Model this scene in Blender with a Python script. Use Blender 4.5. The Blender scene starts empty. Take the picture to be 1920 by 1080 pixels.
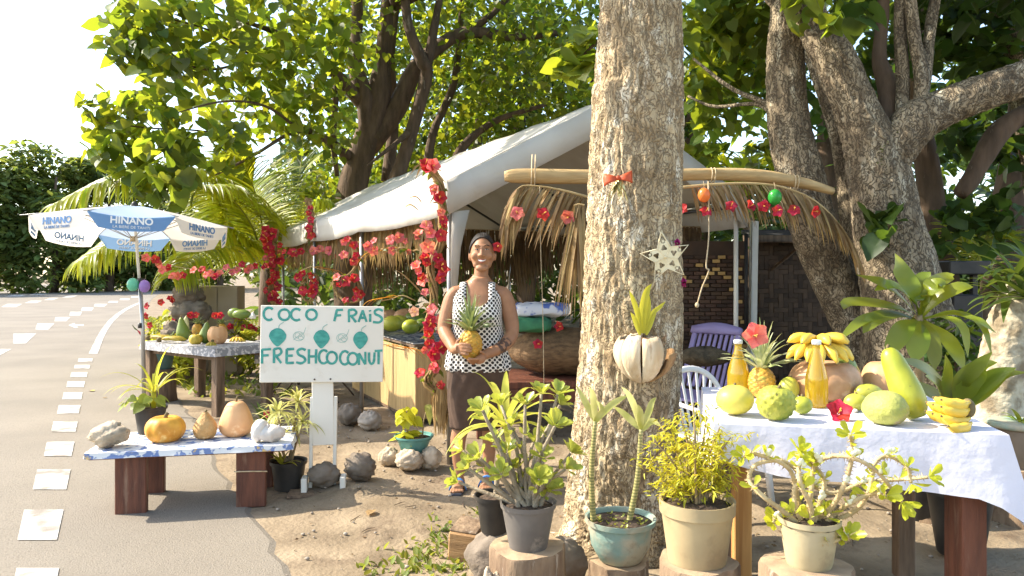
import bpy, math, random
import numpy as np
from mathutils import Vector, Matrix
R = math.radians
random.seed(7)
RNG = np.random.default_rng(7)
SC = bpy.context.scene
COL = SC.collection

# ------------------------------------------------------------------ camera, sky, sun, exposure
F, H, HY = 1400.0, 1.4, 515.0            # focal length in photo pixels, eye height, horizon row
cam_d = bpy.data.cameras.new('camera')
cam = bpy.data.objects.new('camera', cam_d)
COL.objects.link(cam)
cam.location = (0, 0, H)
cam.rotation_euler = (R(90), 0, 0)
cam_d.sensor_width = 36
cam_d.lens = 36 * F / 1920
cam_d.shift_y = -(540 - HY) / 1920
cam_d.clip_end = 2000
SC.camera = cam
SUN_TO = Vector((-0.92, 0.15, 0.80)).normalized()      # direction towards the sun
world = bpy.data.worlds.new('World')
SC.world = world
world.use_nodes = True
wn = world.node_tree.nodes
sky = wn.new('ShaderNodeTexSky')
sky.sky_type = 'NISHITA'
sky.sun_disc = False
sky.sun_elevation = math.asin(SUN_TO.z)
sky.sun_rotation = math.atan2(SUN_TO.x, SUN_TO.y)
sky.air_density = 1.0
sky.dust_density = 1.2
sky.ozone_density = 0.6
wn['Background'].inputs[1].default_value = 0.15
world.node_tree.links.new(sky.outputs[0], wn['Background'].inputs[0])
sun_d = bpy.data.lights.new('sun', 'SUN')
sun_d.energy = 3.1
sun_d.angle = R(0.55)
sun_d.color = (1.0, 0.93, 0.82)
sun = bpy.data.objects.new('sun', sun_d)
COL.objects.link(sun)
sun.rotation_euler = SUN_TO.to_track_quat('Z', 'Y').to_euler()
SC.view_settings.view_transform = 'Standard'
SC.view_settings.look = 'None'
SC.view_settings.gamma = 1
SC.view_settings.use_curve_mapping = False
SC.view_settings.exposure = 1.74
SC.view_settings.use_white_balance = True
SC.view_settings.white_balance_temperature = 6800
SC.view_settings.white_balance_tint = 10
SC.cycles.max_bounces = 8
SC.cycles.transparent_max_bounces = 6
SC.cycles.sample_clamp_indirect = 6

# ------------------------------------------------------------------ helpers
def P(px, py, Y):
    return Vector(((px - 960) * Y / F, Y, H - (py - HY) * Y / F))
def G(px, py, z=0.0):
    Y = F * (H - z) / (py - HY)
    return Vector(((px - 960) * Y / F, Y, z))
def rnd(a, b): return random.uniform(a, b)
def lerp(a, b, t): return a + (b - a) * t
def frame(d, up=Vector((0, 0, 1))):
    d = d.normalized()
    if abs(d.dot(up)) > 0.97: up = Vector((0, 1, 0)) if abs(d.y) < .9 else Vector((1, 0, 0))
    s = d.cross(up).normalized()
    return s, s.cross(d).normalized()
def rotz(a): return Matrix.Rotation(a, 3, 'Z')
def rot(x=0, y=0, z=0):
    return Matrix.Rotation(R(z), 3, 'Z') @ Matrix.Rotation(R(y), 3, 'Y') @ Matrix.Rotation(R(x), 3, 'X')
def curve(pts, n):
    """Catmull-Rom through pts, n samples; pts may carry extra numbers (radius)."""
    a = np.array([list(p) for p in pts], float)
    if len(a) < 3:
        return [tuple(a[0] + (a[-1] - a[0]) * t) for t in np.linspace(0, 1, n)]
    q = np.vstack([2 * a[0] - a[1], a, 2 * a[-1] - a[-2]])
    out = []
    for t in np.linspace(0, len(a) - 1, n):
        i = min(int(t), len(a) - 2); u = t - i
        p0, p1, p2, p3 = q[i:i + 4]
        out.append(tuple(.5 * (2 * p1 + (p2 - p0) * u + (2 * p0 - 5 * p1 + 4 * p2 - p3) * u * u + (3 * p1 - p0 - 3 * p2 + p3) * u ** 3)))
    return out
def vnoise(u, v, nu, nv, seed):
    """value noise, periodic in u (0..1)"""
    g = np.random.default_rng(seed).random((nv + 3, nu))
    U = (u % 1.0) * nu; V = np.clip(v, 0, 1) * nv
    i = np.floor(U).astype(int) % nu; j = np.floor(V).astype(int)
    fu = U - np.floor(U); fv = V - j
    fu = fu * fu * (3 - 2 * fu); fv = fv * fv * (3 - 2 * fv)
    i2 = (i + 1) % nu
    return (g[j, i] * (1 - fu) + g[j, i2] * fu) * (1 - fv) + (g[j + 1, i] * (1 - fu) + g[j + 1, i2] * fu) * fv

class MB:
    def __init__(s): s.v = []; s.f = []; s.m = []; s.mi = 0
    def add(s, vs, fs):
        o = len(s.v)
        s.v += [tuple(v) for v in vs]
        s.f += [tuple(i + o for i in f) for f in fs]
        s.m += [s.mi] * len(fs)
        return s
    def box(s, c, d, rm=None, b=0.0):
        c = Vector(c); h = [x / 2 for x in d]
        b = min(b, min(h) * .9)
        if b <= 0:
            vs = [Vector((x * h[0], y * h[1], z * h[2])) for z in (-1, 1) for y in (-1, 1) for x in (-1, 1)]
            fs = [(0, 2, 3, 1), (4, 5, 7, 6), (0, 1, 5, 4), (2, 6, 7, 3), (0, 4, 6, 2), (1, 3, 7, 5)]
        else:
            vs = []; ix = {}
            for x in (-1, 1):
                for y in (-1, 1):
                    for z in (-1, 1):
                        sg = (x, y, z)
                        for k in range(3):
                            ix[sg, k] = len(vs)
                            vs.append(Vector([sg[a] * (h[a] if a == k else h[a] - b) for a in range(3)]))
            fs = []
            for k in range(3):
                a, e = (k + 1) % 3, (k + 2) % 3
                for sg in (-1, 1):
                    def cn(p, q):
                        t = [0, 0, 0]; t[k] = sg; t[a] = p; t[e] = q; return tuple(t)
                    q = [ix[cn(-1, -1), k], ix[cn(1, -1), k], ix[cn(1, 1), k], ix[cn(-1, 1), k]]
                    fs.append(tuple(q if sg > 0 else q[::-1]))
                for p in (-1, 1):
                    for q in (-1, 1):
                        t0 = [0, 0, 0]; t1 = [0, 0, 0]
                        t0[k], t1[k] = -1, 1
                        t0[a] = t1[a] = p; t0[e] = t1[e] = q
                        t0, t1 = tuple(t0), tuple(t1)
                        fs.append((ix[t0, a], ix[t1, a], ix[t1, e], ix[t0, e]))
            for x in (-1, 1):
                for y in (-1, 1):
                    for z in (-1, 1):
                        fs.append(tuple(ix[(x, y, z), k] for k in range(3)))
        if rm is not None: vs = [rm @ v for v in vs]
        return s.add([c + v for v in vs], fs)
    def bar(s, a, b_, w, t=None, bev=.004, up=Vector((0, 0, 1))):
        a = Vector(a); b_ = Vector(b_); d = b_ - a
        sd, u = frame(d, up)
        rm = Matrix((sd, d.normalized(), u)).transposed()
        return s.box((a + b_) / 2, (w, d.length, t or w), rm, bev)
    def tube(s, pts, rad, n=8, cap=True, flat=1.0, fn=None):
        pts = [Vector(p[:3]) for p in pts]; m = len(pts)
        if not hasattr(rad, '__len__'): rad = [rad] * m
        vs = []; fs = []; u = None
        for i, p in enumerate(pts):
            d = (pts[min(i + 1, m - 1)] - pts[max(i - 1, 0)])
            if d.length < 1e-9: d = Vector((0, 0, 1))
            d.normalize()
            if u is None: sd, u = frame(d)
            else:
                u = (u - d * u.dot(d)).normalized(); sd = d.cross(u)
            for k in range(n):
                a = 2 * math.pi * k / n
                r = rad[i] * (fn(i / (m - 1), a) if fn else 1)
                vs.append(p + sd * math.cos(a) * r + u * math.sin(a) * r * flat)
        for i in range(m - 1):
            for k in range(n):
                k2 = (k + 1) % n
                fs.append((i * n + k, i * n + k2, (i + 1) * n + k2, (i + 1) * n + k))
        if cap:
            fs.append(tuple(range(n))[::-1]); fs.append(tuple((m - 1) * n + k for k in range(n)))
        return s.add(vs, fs)
    def lathe(s, prof, n=24, c=(0, 0, 0), fn=None, rm=None, cap=True):
        c = Vector(c); vs = []; fs = []; m = len(prof)
        for i, (r, z) in enumerate(prof):
            for k in range(n):
                a = 2 * math.pi * k / n
                q = r * (fn(a, i / (m - 1)) if fn else 1)
                v = Vector((q * math.cos(a), q * math.sin(a), z))
                vs.append(c + (rm @ v if rm is not None else v))
        for i in range(m - 1):
            for k in range(n):
                k2 = (k + 1) % n
                fs.append((i * n + k, i * n + k2, (i + 1) * n + k2, (i + 1) * n + k))
        if cap:
            fs.append(tuple(range(n))[::-1]); fs.append(tuple((m - 1) * n + k for k in range(n)))
        return s.add(vs, fs)
    def blob(s, c, r, n=18, m=12, fn=None, rm=None):
        c = Vector(c)
        if not hasattr(r, '__len__'): r = (r, r, r)
        vs = []; fs = []
        for i in range(m + 1):
            ph = math.pi * (i / m - .5)
            for k in range(n):
                a = 2 * math.pi * k / n
                v = Vector((math.cos(a) * math.cos(ph), math.sin(a) * math.cos(ph), math.sin(ph)))
                q = fn(a, i / m, v) if fn else 1
                v = Vector((v.x * r[0] * q, v.y * r[1] * q, v.z * r[2] * q))
                vs.append(c + (rm @ v if rm is not None else v))
        for i in range(m):
            for k in range(n):
                k2 = (k + 1) % n
                fs.append((i * n + k, i * n + k2, (i + 1) * n + k2, (i + 1) * n + k))
        return s.add(vs, fs)
    def blade(s, pts, wid, up=Vector((0, 0, 1)), fold=.25):
        pts = [Vector(p) for p in pts]; m = len(pts); vs = []; fs = []
        for i, p in enumerate(pts):
            d = (pts[min(i + 1, m - 1)] - pts[max(i - 1, 0)]).normalized()
            sd = d.cross(up)
            if sd.length < .05: sd = d.cross(Vector((1, 0.3, 0)))
            sd.normalize(); nn = sd.cross(d).normalized(); w = wid[i]
            vs += [p - sd * w + nn * w * fold, p, p + sd * w + nn * w * fold]
        for i in range(m - 1):
            a = i * 3
            fs += [(a, a + 1, a + 4, a + 3), (a + 1, a + 2, a + 5, a + 4)]
        return s.add(vs, fs)
    def sheet(s, grid):
        """grid[i][j] of points"""
        n = len(grid); m = len(grid[0])
        return s.add([p for row in grid for p in row],
                     [(i * m + j, i * m + j + 1, (i + 1) * m + j + 1, (i + 1) * m + j) for i in range(n - 1) for j in range(m - 1)])
    def mesh(s, name, mats, smooth=True):
        me = bpy.data.meshes.new(name)
        me.from_pydata(s.v, [], s.f)
        for m in (mats if isinstance(mats, (list, tuple)) else [mats]): me.materials.append(m)
        if smooth is True: me.polygons.foreach_set('use_smooth', [True] * len(s.f))
        if max(s.m, default=0) > 0: me.polygons.foreach_set('material_index', s.m)
        me.update()
        return me
    def build(s, name, mats, parent=None, smooth=True, loc=None, solid=0, angle=None, kind=None):
        o = link(name, s.mesh(name, mats, smooth), parent, loc)
        if solid:
            md = o.modifiers.new('thickness', 'SOLIDIFY'); md.thickness = solid; md.offset = 0
        if angle: crease(o.data, angle)
        if kind: o['kind'] = kind
        return o
def crease(me, deg):
    import bmesh
    bm = bmesh.new(); bm.from_mesh(me)
    for e in bm.edges:
        if len(e.link_faces) == 2 and e.calc_face_angle(0) > R(deg): e.smooth = False
    bm.to_mesh(me); bm.free()
def link(name, data, parent=None, loc=None, mw=None):
    o = bpy.data.objects.new(name, data)
    COL.objects.link(o)
    if parent is not None: o.parent = parent
    if loc is not None: o.location = loc
    if mw is not None: o.matrix_local = mw
    return o
def tag(o, label, cat, group=None):
    o['label'] = label; o['category'] = cat
    if group: o['group'] = group
    return o
def thing(name, label, cat, loc=(0, 0, 0), rz=0, group=None):
    o = link(name, None, None, loc)
    o.rotation_euler = (0, 0, rz)
    o.empty_display_size = .05
    return tag(o, label, cat, group)
def copy_tree(o, parent=None):
    c = o.copy(); COL.objects.link(c)
    if parent is not None: c.parent = parent
    for ch in [x for x in COL.objects if x.parent == o]: copy_tree(ch, c)
    return c
def resm(me, o):                     # evaluated mesh of an object with modifiers
    dg = bpy.context.evaluated_depsgraph_get()
    return bpy.data.meshes.new_from_object(o.evaluated_get(dg))

# ------------------------------------------------------------------ materials
def mat(name, c1, c2=None, rough=.6, scale=6, detail=4, stretch=(1, 1, 1), ramp=(.35, .65), bump=0, bscale=None, bdist=.02,
        spec=.35, transl=None, tfac=.45, vary=0, hue=0, metal=0, coat=0, c3=None, c3scale=3, c3ramp=(.6, .68), alpha_glass=None, sss=0):
    m = bpy.data.materials.new(name); m.use_nodes = True
    nt = m.node_tree; N = nt.nodes; L = nt.links
    b = N['Principled BSDF']; out = N['Material Output']
    b.inputs['Roughness'].default_value = rough
    b.inputs['Specular IOR Level'].default_value = spec
    b.inputs['Metallic'].default_value = metal
    if coat: b.inputs['Coat Weight'].default_value = coat; b.inputs['Coat Roughness'].default_value = .15
    if sss:
        b.inputs['Subsurface Weight'].default_value = sss
        b.inputs['Subsurface Radius'].default_value = (.012, .006, .004)
        b.inputs['Subsurface Scale'].default_value = 1
    tc = N.new('ShaderNodeTexCoord'); mp = N.new('ShaderNodeMapping')
    mp.inputs['Scale'].default_value = stretch
    L.new(tc.outputs['Object'], mp.inputs[0])
    col = None
    def rgba(c): return (c[0], c[1], c[2], 1)
    if c2 is None:
        rg = N.new('ShaderNodeRGB'); rg.outputs[0].default_value = rgba(c1); col = rg.outputs[0]
    else:
        nz = N.new('ShaderNodeTexNoise'); nz.inputs['Scale'].default_value = scale; nz.inputs['Detail'].default_value = detail
        L.new(mp.outputs[0], nz.inputs[0])
        rp = N.new('ShaderNodeValToRGB')
        rp.color_ramp.elements[0].position = ramp[0]; rp.color_ramp.elements[0].color = rgba(c1)
        rp.color_ramp.elements[1].position = ramp[1]; rp.color_ramp.elements[1].color = rgba(c2)
        L.new(nz.outputs[0], rp.inputs[0]); col = rp.outputs[0]
    if c3 is not None:
        nz = N.new('ShaderNodeTexNoise'); nz.inputs['Scale'].default_value = c3scale; nz.inputs['Detail'].default_value = 6
        nz.inputs['Roughness'].default_value = .65
        L.new(mp.outputs[0], nz.inputs[0])
        rp = N.new('ShaderNodeValToRGB')
        rp.color_ramp.elements[0].position = c3ramp[0]; rp.color_ramp.elements[1].position = c3ramp[1]
        L.new(nz.outputs[0], rp.inputs[0])
        mx = N.new('ShaderNodeMixRGB'); L.new(rp.outputs[0], mx.inputs[0]); L.new(col, mx.inputs[1]); mx.inputs[2].default_value = rgba(c3)
        col = mx.outputs[0]
    tcol = None
    if vary or hue:
        ge = N.new('ShaderNodeNewGeometry'); oi = N.new('ShaderNodeObjectInfo')
        ad = N.new('ShaderNodeMath'); ad.operation = 'ADD'
        L.new(ge.outputs['Random Per Island'], ad.inputs[0]); L.new(oi.outputs['Random'], ad.inputs[1])
        fr = N.new('ShaderNodeMath'); fr.operation = 'FRACT'; L.new(ad.outputs[0], fr.inputs[0])
        m1 = N.new('ShaderNodeMapRange'); L.new(fr.outputs[0], m1.inputs[0])
        m1.inputs[3].default_value = 1 - vary; m1.inputs[4].default_value = 1 + vary
        ml = N.new('ShaderNodeMath'); ml.operation = 'MULTIPLY'; ml.inputs[1].default_value = 7.31; L.new(fr.outputs[0], ml.inputs[0])
        f2 = N.new('ShaderNodeMath'); f2.operation = 'FRACT'; L.new(ml.outputs[0], f2.inputs[0])
        m2 = N.new('ShaderNodeMapRange'); L.new(f2.outputs[0], m2.inputs[0])
        m2.inputs[3].default_value = .5 - hue; m2.inputs[4].default_value = .5 + hue
        hs = N.new('ShaderNodeHueSaturation')
        L.new(m1.outputs[0], hs.inputs['Value']); L.new(m2.outputs[0], hs.inputs['Hue']); L.new(col, hs.inputs['Color'])
        col = hs.outputs[0]
    L.new(col, b.inputs['Base Color'])
    if bump:
        nz = N.new('ShaderNodeTexNoise'); nz.inputs['Scale'].default_value = bscale or scale * 4; nz.inputs['Detail'].default_value = 5
        L.new(mp.outputs[0], nz.inputs[0])
        bp = N.new('ShaderNodeBump'); bp.inputs['Strength'].default_value = bump; bp.inputs['Distance'].default_value = bdist
        L.new(nz.outputs[0], bp.inputs['Height']); L.new(bp.outputs[0], b.inputs['Normal'])
    if transl is not None:
        tr = N.new('ShaderNodeBsdfTranslucent')
        if vary or hue:
            h2 = N.new('ShaderNodeHueSaturation'); L.new(m1.outputs[0], h2.inputs['Value']); L.new(m2.outputs[0], h2.inputs['Hue'])
            h2.inputs['Color'].default_value = rgba(transl); L.new(h2.outputs[0], tr.inputs[0])
        else: tr.inputs[0].default_value = rgba(transl)
        ms = N.new('ShaderNodeMixShader'); ms.inputs[0].default_value = tfac
        L.new(b.outputs[0], ms.inputs[1]); L.new(tr.outputs[0], ms.inputs[2]); L.new(ms.outputs[0], out.inputs[0])
    m['b'] = 1
    return m
def cracks(m, sc, stretch, dark, width=.10, strength=.6, dist=.015):
    """dark fissures between bark plates: colour of the fissure itself and relief"""
    N, L, b = m.node_tree.nodes, m.node_tree.links, m.node_tree.nodes['Principled BSDF']
    tc = N.new('ShaderNodeTexCoord'); mp = N.new('ShaderNodeMapping'); mp.inputs['Scale'].default_value = stretch
    nz = N.new('ShaderNodeTexNoise'); nz.inputs['Scale'].default_value = 9; nz.inputs['Detail'].default_value = 4
    ad = N.new('ShaderNodeMixRGB'); ad.blend_type = 'ADD'; ad.inputs[0].default_value = .22
    L.new(tc.outputs['Object'], nz.inputs[0]); L.new(tc.outputs['Object'], ad.inputs[1]); L.new(nz.outputs['Color'], ad.inputs[2]); L.new(ad.outputs[0], mp.inputs[0])
    vo = N.new('ShaderNodeTexVoronoi'); vo.feature = 'DISTANCE_TO_EDGE'; vo.inputs['Scale'].default_value = sc; L.new(mp.outputs[0], vo.inputs[0])
    rp = N.new('ShaderNodeValToRGB'); rp.color_ramp.elements[0].position = .0; rp.color_ramp.elements[1].position = width; L.new(vo.outputs['Distance'], rp.inputs[0])
    old = b.inputs['Base Color'].links[0].from_socket
    mx = N.new('ShaderNodeMixRGB'); mx.inputs[1].default_value = (*dark, 1); L.new(rp.outputs[0], mx.inputs[0]); L.new(old, mx.inputs[2]); L.new(mx.outputs[0], b.inputs['Base Color'])
    bp = N.new('ShaderNodeBump'); bp.inputs['Strength'].default_value = strength; bp.inputs['Distance'].default_value = dist; L.new(rp.outputs[0], bp.inputs['Height'])
    if b.inputs['Normal'].links: L.new(b.inputs['Normal'].links[0].from_socket, bp.inputs['Normal'])
    L.new(bp.outputs[0], b.inputs['Normal'])
    return m
def nodes(m): return m.node_tree.nodes, m.node_tree.links, m.node_tree.nodes['Principled BSDF']

WOODRED = mat('red_brown_wood', (.16, .055, .03), (.085, .03, .018), rough=.55, scale=5, stretch=(6, 6, .8), bump=.25, bscale=22, c3=(.24, .14, .09), c3scale=4, c3ramp=(.58, .75))
WOODGREY = mat('weathered_wood', (.20, .13, .08), (.10, .065, .04), rough=.8, scale=5, stretch=(6, 6, .8), bump=.3, bscale=20)
WOODPINE = mat('pine_wood', (.50, .27, .09), (.36, .17, .05), rough=.6, scale=4, stretch=(9, 9, .5), ramp=(.42, .58), bump=.1)
STUMP = mat('stump_bark', (.30, .21, .13), (.14, .09, .055), rough=.9, scale=9, stretch=(1.5, 1.5, .5), bump=.6, bscale=24, c3=(.42, .36, .28), c3scale=5)
STUMPTOP = mat('stump_top', (.42, .31, .19), (.27, .19, .12), rough=.85, scale=10, bump=.3, bscale=30)
BARK = mat('lichen_bark', (.53, .42, .26), (.28, .20, .11), rough=.92, scale=14, detail=8, stretch=(1.2, 1.2, .55), ramp=(.36, .66), bump=.7, bscale=36, bdist=.012, c3=(.70, .64, .50), c3scale=9, c3ramp=(.53, .66))
BARK.node_tree.nodes['Principled BSDF'].inputs['Specular IOR Level'].default_value = .15
BARKR = mat('rough_bark', (.36, .29, .19), (.16, .12, .075), rough=.95, scale=9, detail=8, stretch=(1.3, 1.3, .4), ramp=(.36, .64), bump=.8, bscale=26, bdist=.02, c3=(.47, .42, .31), c3scale=5.5, c3ramp=(.56, .66))
cracks(BARK, 46, (1, 1, .10), (.19, .14, .085), .15, .6, .010)
cracks(BARKR, 34, (1, 1, .09), (.075, .056, .036), .16, .7, .014)
BARKD = mat('brown_bark', (.15, .10, .065), (.075, .05, .032), rough=.9, scale=6, detail=6, stretch=(1.5, 1.5, .4), bump=.6, bscale=20, c3=(.27, .22, .16), c3scale=6, c3ramp=(.62, .74))
TWIG = mat('twig_bark', (.13, .085, .05), (.07, .045, .03), rough=.9, scale=12)
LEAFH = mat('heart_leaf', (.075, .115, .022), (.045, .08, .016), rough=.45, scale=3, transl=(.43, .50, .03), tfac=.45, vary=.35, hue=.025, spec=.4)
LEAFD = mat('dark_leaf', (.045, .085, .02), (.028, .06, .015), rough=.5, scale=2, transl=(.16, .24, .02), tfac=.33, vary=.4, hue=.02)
LEAFF = mat('hedge_leaf', (.14, .18, .05), (.085, .125, .035), rough=.6, scale=1, transl=(.32, .38, .06), tfac=.4, vary=.4, hue=.02)
FROND = mat('palm_leaflet', (.25, .29, .02), (.17, .22, .018), rough=.4, scale=3, transl=(.72, .74, .04), tfac=.52, vary=.25, hue=.02, spec=.5)
FRONDD = mat('palm_leaflet_dark', (.06, .10, .02), (.04, .075, .018), rough=.4, scale=3, transl=(.22, .28, .03), tfac=.35, vary=.3, hue=.02, spec=.5)
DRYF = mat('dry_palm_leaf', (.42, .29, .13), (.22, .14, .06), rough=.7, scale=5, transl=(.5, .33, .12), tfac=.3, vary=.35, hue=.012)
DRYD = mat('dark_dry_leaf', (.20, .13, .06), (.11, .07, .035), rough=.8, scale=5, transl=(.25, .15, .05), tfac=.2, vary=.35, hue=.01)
STONE = mat('pale_stone', (.42, .36, .29), (.24, .19, .14), rough=.9, scale=7, detail=8, bump=.6, bscale=22)
STONED = mat('dark_stone', (.23, .185, .14), (.12, .095, .07), rough=.9, scale=6, detail=8, bump=.6, bscale=20)
CORAL = mat('coral_rock', (.56, .46, .33), (.33, .26, .18), rough=.95, scale=9, detail=8, bump=.9, bscale=26)
WHITEP = mat('white_paint', (.74, .71, .63), (.66, .62, .53), rough=.5, scale=5, c3=(.50, .43, .32), c3scale=6, c3ramp=(.68, .8))
METAL = mat('grey_metal', (.42, .41, .39), (.30, .29, .27), rough=.35, metal=.7, scale=8)
BLACKP = mat('black_plastic', (.022, .021, .020), (.045, .04, .035), rough=.45, scale=8)
SOIL = mat('potting_soil', (.09, .06, .04), (.04, .028, .02), rough=.95, scale=30, bump=.8, bscale=60)
ROPE = mat('twine', (.62, .5, .32), (.45, .34, .2), rough=.8, scale=40)
# ------------------------------------------------------------------ ground, road, markings
def nz2(x, y, k, seed):
    return vnoise(np.asarray(x) * k / 64.0, (np.asarray(y) * k / 64.0) % 1.0, 64, 64, seed)
EDGE_PX = [(690, 1500), (560, 1080), (520, 1010), (490, 960), (442, 906), (405, 852), (363, 772), (338, 740), (300, 668), (272, 618), (268, 590), (285, 562), (305, 546), (318, 538), (332, 532.6)]
EDGE = [G(x, y) for x, y in EDGE_PX]
EX = np.array([e.x for e in EDGE]); EY = np.array([e.y for e in EDGE])
def edge_x(Y): return np.interp(Y, EY, EX)
def ground_h(X, Y):
    X = np.asarray(X, float); Y = np.asarray(Y, float)
    s = np.clip((X - edge_x(Y) - .05) / .5, 0, 1) * np.clip((14 - Y) / 3, 0, 1)
    n = .055 * (nz2(X, Y, 1.1, 1) - .5) + .032 * (nz2(X, Y, 3.1, 2) - .5) + .02 * (nz2(X, Y, 8.3, 3) - .5) + .012 * (nz2(X, Y, 19., 4) - .5)
    return s * (n + .012)
def gz(x, y): return float(ground_h(np.array([x]), np.array([y]))[0])
def axis(lo, hi, d, far):
    a = list(np.arange(lo, hi, d)); w = d
    l = [lo]; h = [a[-1]]
    while l[-1] > -far: w *= 1.5; l.append(l[-1] - w)
    w = d
    while h[-1] < far: w *= 1.5; h.append(h[-1] + w)
    return np.array(l[:0:-1] + a + h[1:])
ax = axis(-3.4, 4.6, .045, 900); ay = axis(1.6, 9.0, .045, 900)
GX, GY = np.meshgrid(ax, ay)
GZ = ground_h(GX, GY) - .006
gm = MB(); nx, ny = len(ax), len(ay)
gm.v = list(zip(GX.ravel().tolist(), GY.ravel().tolist(), GZ.ravel().tolist()))
gm.f = [(j * nx + i, j * nx + i + 1, (j + 1) * nx + i + 1, (j + 1) * nx + i) for j in range(ny - 1) for i in range(nx - 1)]
gm.m = [0] * len(gm.f)
DIRT = mat('sandy_dirt', (.33, .255, .165), (.17, .125, .075), rough=.95, scale=2.2, detail=10, ramp=(.3, .7), bump=.55, bscale=38, bdist=.02, c3=(.13, .09, .055), c3scale=2.4, c3ramp=(.52, .70))
ground = gm.build('ground', DIRT); ground['kind'] = 'structure'
ASPH = mat('dusty_asphalt', (.26, .225, .175), (.195, .168, .13), rough=.9, scale=.8, detail=10, ramp=(.3, .7), bump=.7, bscale=130, bdist=.008, c3=(.17, .145, .11), c3scale=70, c3ramp=(.52, .66))
rm_ = MB()
rows = []
jit = random.Random(3)
for i, Y in enumerate(list(np.arange(-6, 12, .16)) + list(np.arange(12, 110, 2.0))):
    ex = float(edge_x(max(Y, 1.99))) if Y > 1.99 else EX[0] + (1.99 - Y) * .35
    ex += jit.uniform(-.035, .035) * (1 if Y < 12 else 0)
    rows.append([(ex + (-120 - ex) * t, Y, .004 - (.02 if t == 0 else 0)) for t in (0, .0006, .01, .05, .2, 1)])
rm_.sheet(rows)
road = rm_.build('road', ASPH, smooth=False); road['kind'] = 'structure'
LINE = mat('road_paint', (.50, .475, .43), (.25, .22, .18), rough=.9, scale=6, detail=12, ramp=(.44, .66), bump=.2, bscale=90)
def quad_mark(corners, name='road_marking'):
    mb = MB(); mb.add([(c.x, c.y, .0085) for c in corners], [tuple(range(len(corners)))])
    o = mb.build(name, LINE, smooth=False); o['kind'] = 'structure'
    return o
def dash(cx, cy, wpx, y0, y1, sk):           # near edge-line dashes; sk: px drift of the line per row
    quad_mark([G(cx - wpx / 2 + sk * (cy - y1), y1), G(cx + wpx / 2 + sk * (cy - y1), y1), G(cx + wpx / 2 + sk * (cy - y0), y0), G(cx - wpx / 2 + sk * (cy - y0), y0)])
for cx, w, y0, y1 in [(62, 80, 1068, 1150), (76, 74, 958, 1015), (97, 63, 882, 920), (111, 52, 830, 857), (121, 46, 792, 811), (129, 41, 761, 777),
                      (136, 36, 737, 750), (142, 33, 716, 727), (148, 31, 699, 708), (154, 29, 685, 692), (160, 27, 673, 679)]:
    dash(cx, (y0 + y1) / 2, w, y0, y1, .22)
def ribbon(pl, name='road_marking'):
    mb = MB(); mb.sheet([[G(x0, y).to_tuple()[:2] + (.0085,), G(x1, y).to_tuple()[:2] + (.0085,)] for x0, x1, y in pl])
    o = mb.build(name, LINE, smooth=False); o['kind'] = 'structure'
ribbon([(166, 183, 664), (174, 189, 648), (182, 195, 632), (191, 203, 617), (202, 213, 603), (215, 225, 591), (230, 239, 581), (246, 254, 573), (263, 270, 566)])
for x0, x1, y0, y1, x2, x3 in [(-22, 22, 655, 674, -52, -14), (25, 68, 626, 645, 25, 48), (70, 102, 607, 619, 66, 90), (104, 132, 595, 603, 102, 124), (132, 154, 585, 592, 130, 150),
                               (154, 176, 577, 583, 152, 172), (178, 202, 570, 575, 176, 196), (205, 222, 564.5, 568, 202, 220), (226, 244, 560, 563, 224, 242), (246, 264, 556, 558.5, 246, 262)]:
    quad_mark([G(x2, y1), G(x3, y1), G(x1, y0), G(x0, y0)])
for x0, x1, y0, y1 in [(6, 42, 570, 576), (50, 80, 564, 568.5), (86, 110, 559, 563), (120, 146, 554.5, 558), (16, 50, 553, 556), (58, 92, 550, 553), (100, 130, 547, 549.5), (138, 160, 545, 547)]:
    quad_mark([G(x0 - 4, y1), G(x1 - 12, y1), G(x1, y0), G(x0 + 8, y0)])
a = [G(128, 610), G(140, 606), G(140, 608.6), G(157, 608.6), G(157, 611.6), G(143, 611.6), G(147, 615), G(140, 615)]
quad_mark([a[0], a[7], a[6], a[5], a[4], a[3], a[2], a[1]], 'road_arrow_marking')

# ------------------------------------------------------------------ leaves
def heart_leaf():
    o = [(0, 0), (-.26, -.13), (-.47, -.02), (-.53, .22), (-.44, .5), (-.22, .78), (0, 1.02), (.22, .78), (.44, .5), (.53, .22), (.47, -.02), (.26, -.13)]
    v = [(x, y, .16 * abs(x) - .14 * y * y) for x, y in o] + [(0, .42, -.03)]
    f = [(12, (i + 1) % 12, i) for i in range(12)]
    return np.array(v), f
def oval_leaf():
    o = [(0, 0), (-.2, .25), (-.22, .55), (0, 1), (.22, .55), (.2, .25)]
    v = [(x, y, .2 * abs(x) - .12 * y * y) for x, y in o]
    return np.array(v), [(0, 3, 2, 1), (0, 5, 4, 3)]
def diamond_leaf():
    v = [(0, 0, 0), (-.33, .45, .08), (0, 1, -.12), (.33, .45, .08)]
    return np.array(v), [(0, 2, 1), (0, 3, 2)]
def leaf_mats(n, droop=.5, flat=.35, rng=RNG):
    """n random leaf orientations (n,3,3): columns side, along, normal"""
    az = rng.uniform(0, 2 * np.pi, n)
    dz = -droop + rng.normal(0, flat, n)
    al = np.stack([np.cos(az), np.sin(az), dz], 1); al /= np.linalg.norm(al, axis=1)[:, None]
    up = np.stack([rng.normal(0, .45, n), rng.normal(0, .45, n), np.ones(n)], 1)
    sd = np.cross(al, up); sd /= np.linalg.norm(sd, axis=1)[:, None]
    nn = np.cross(sd, al)
    return np.stack([sd, al, nn], 2)
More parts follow.
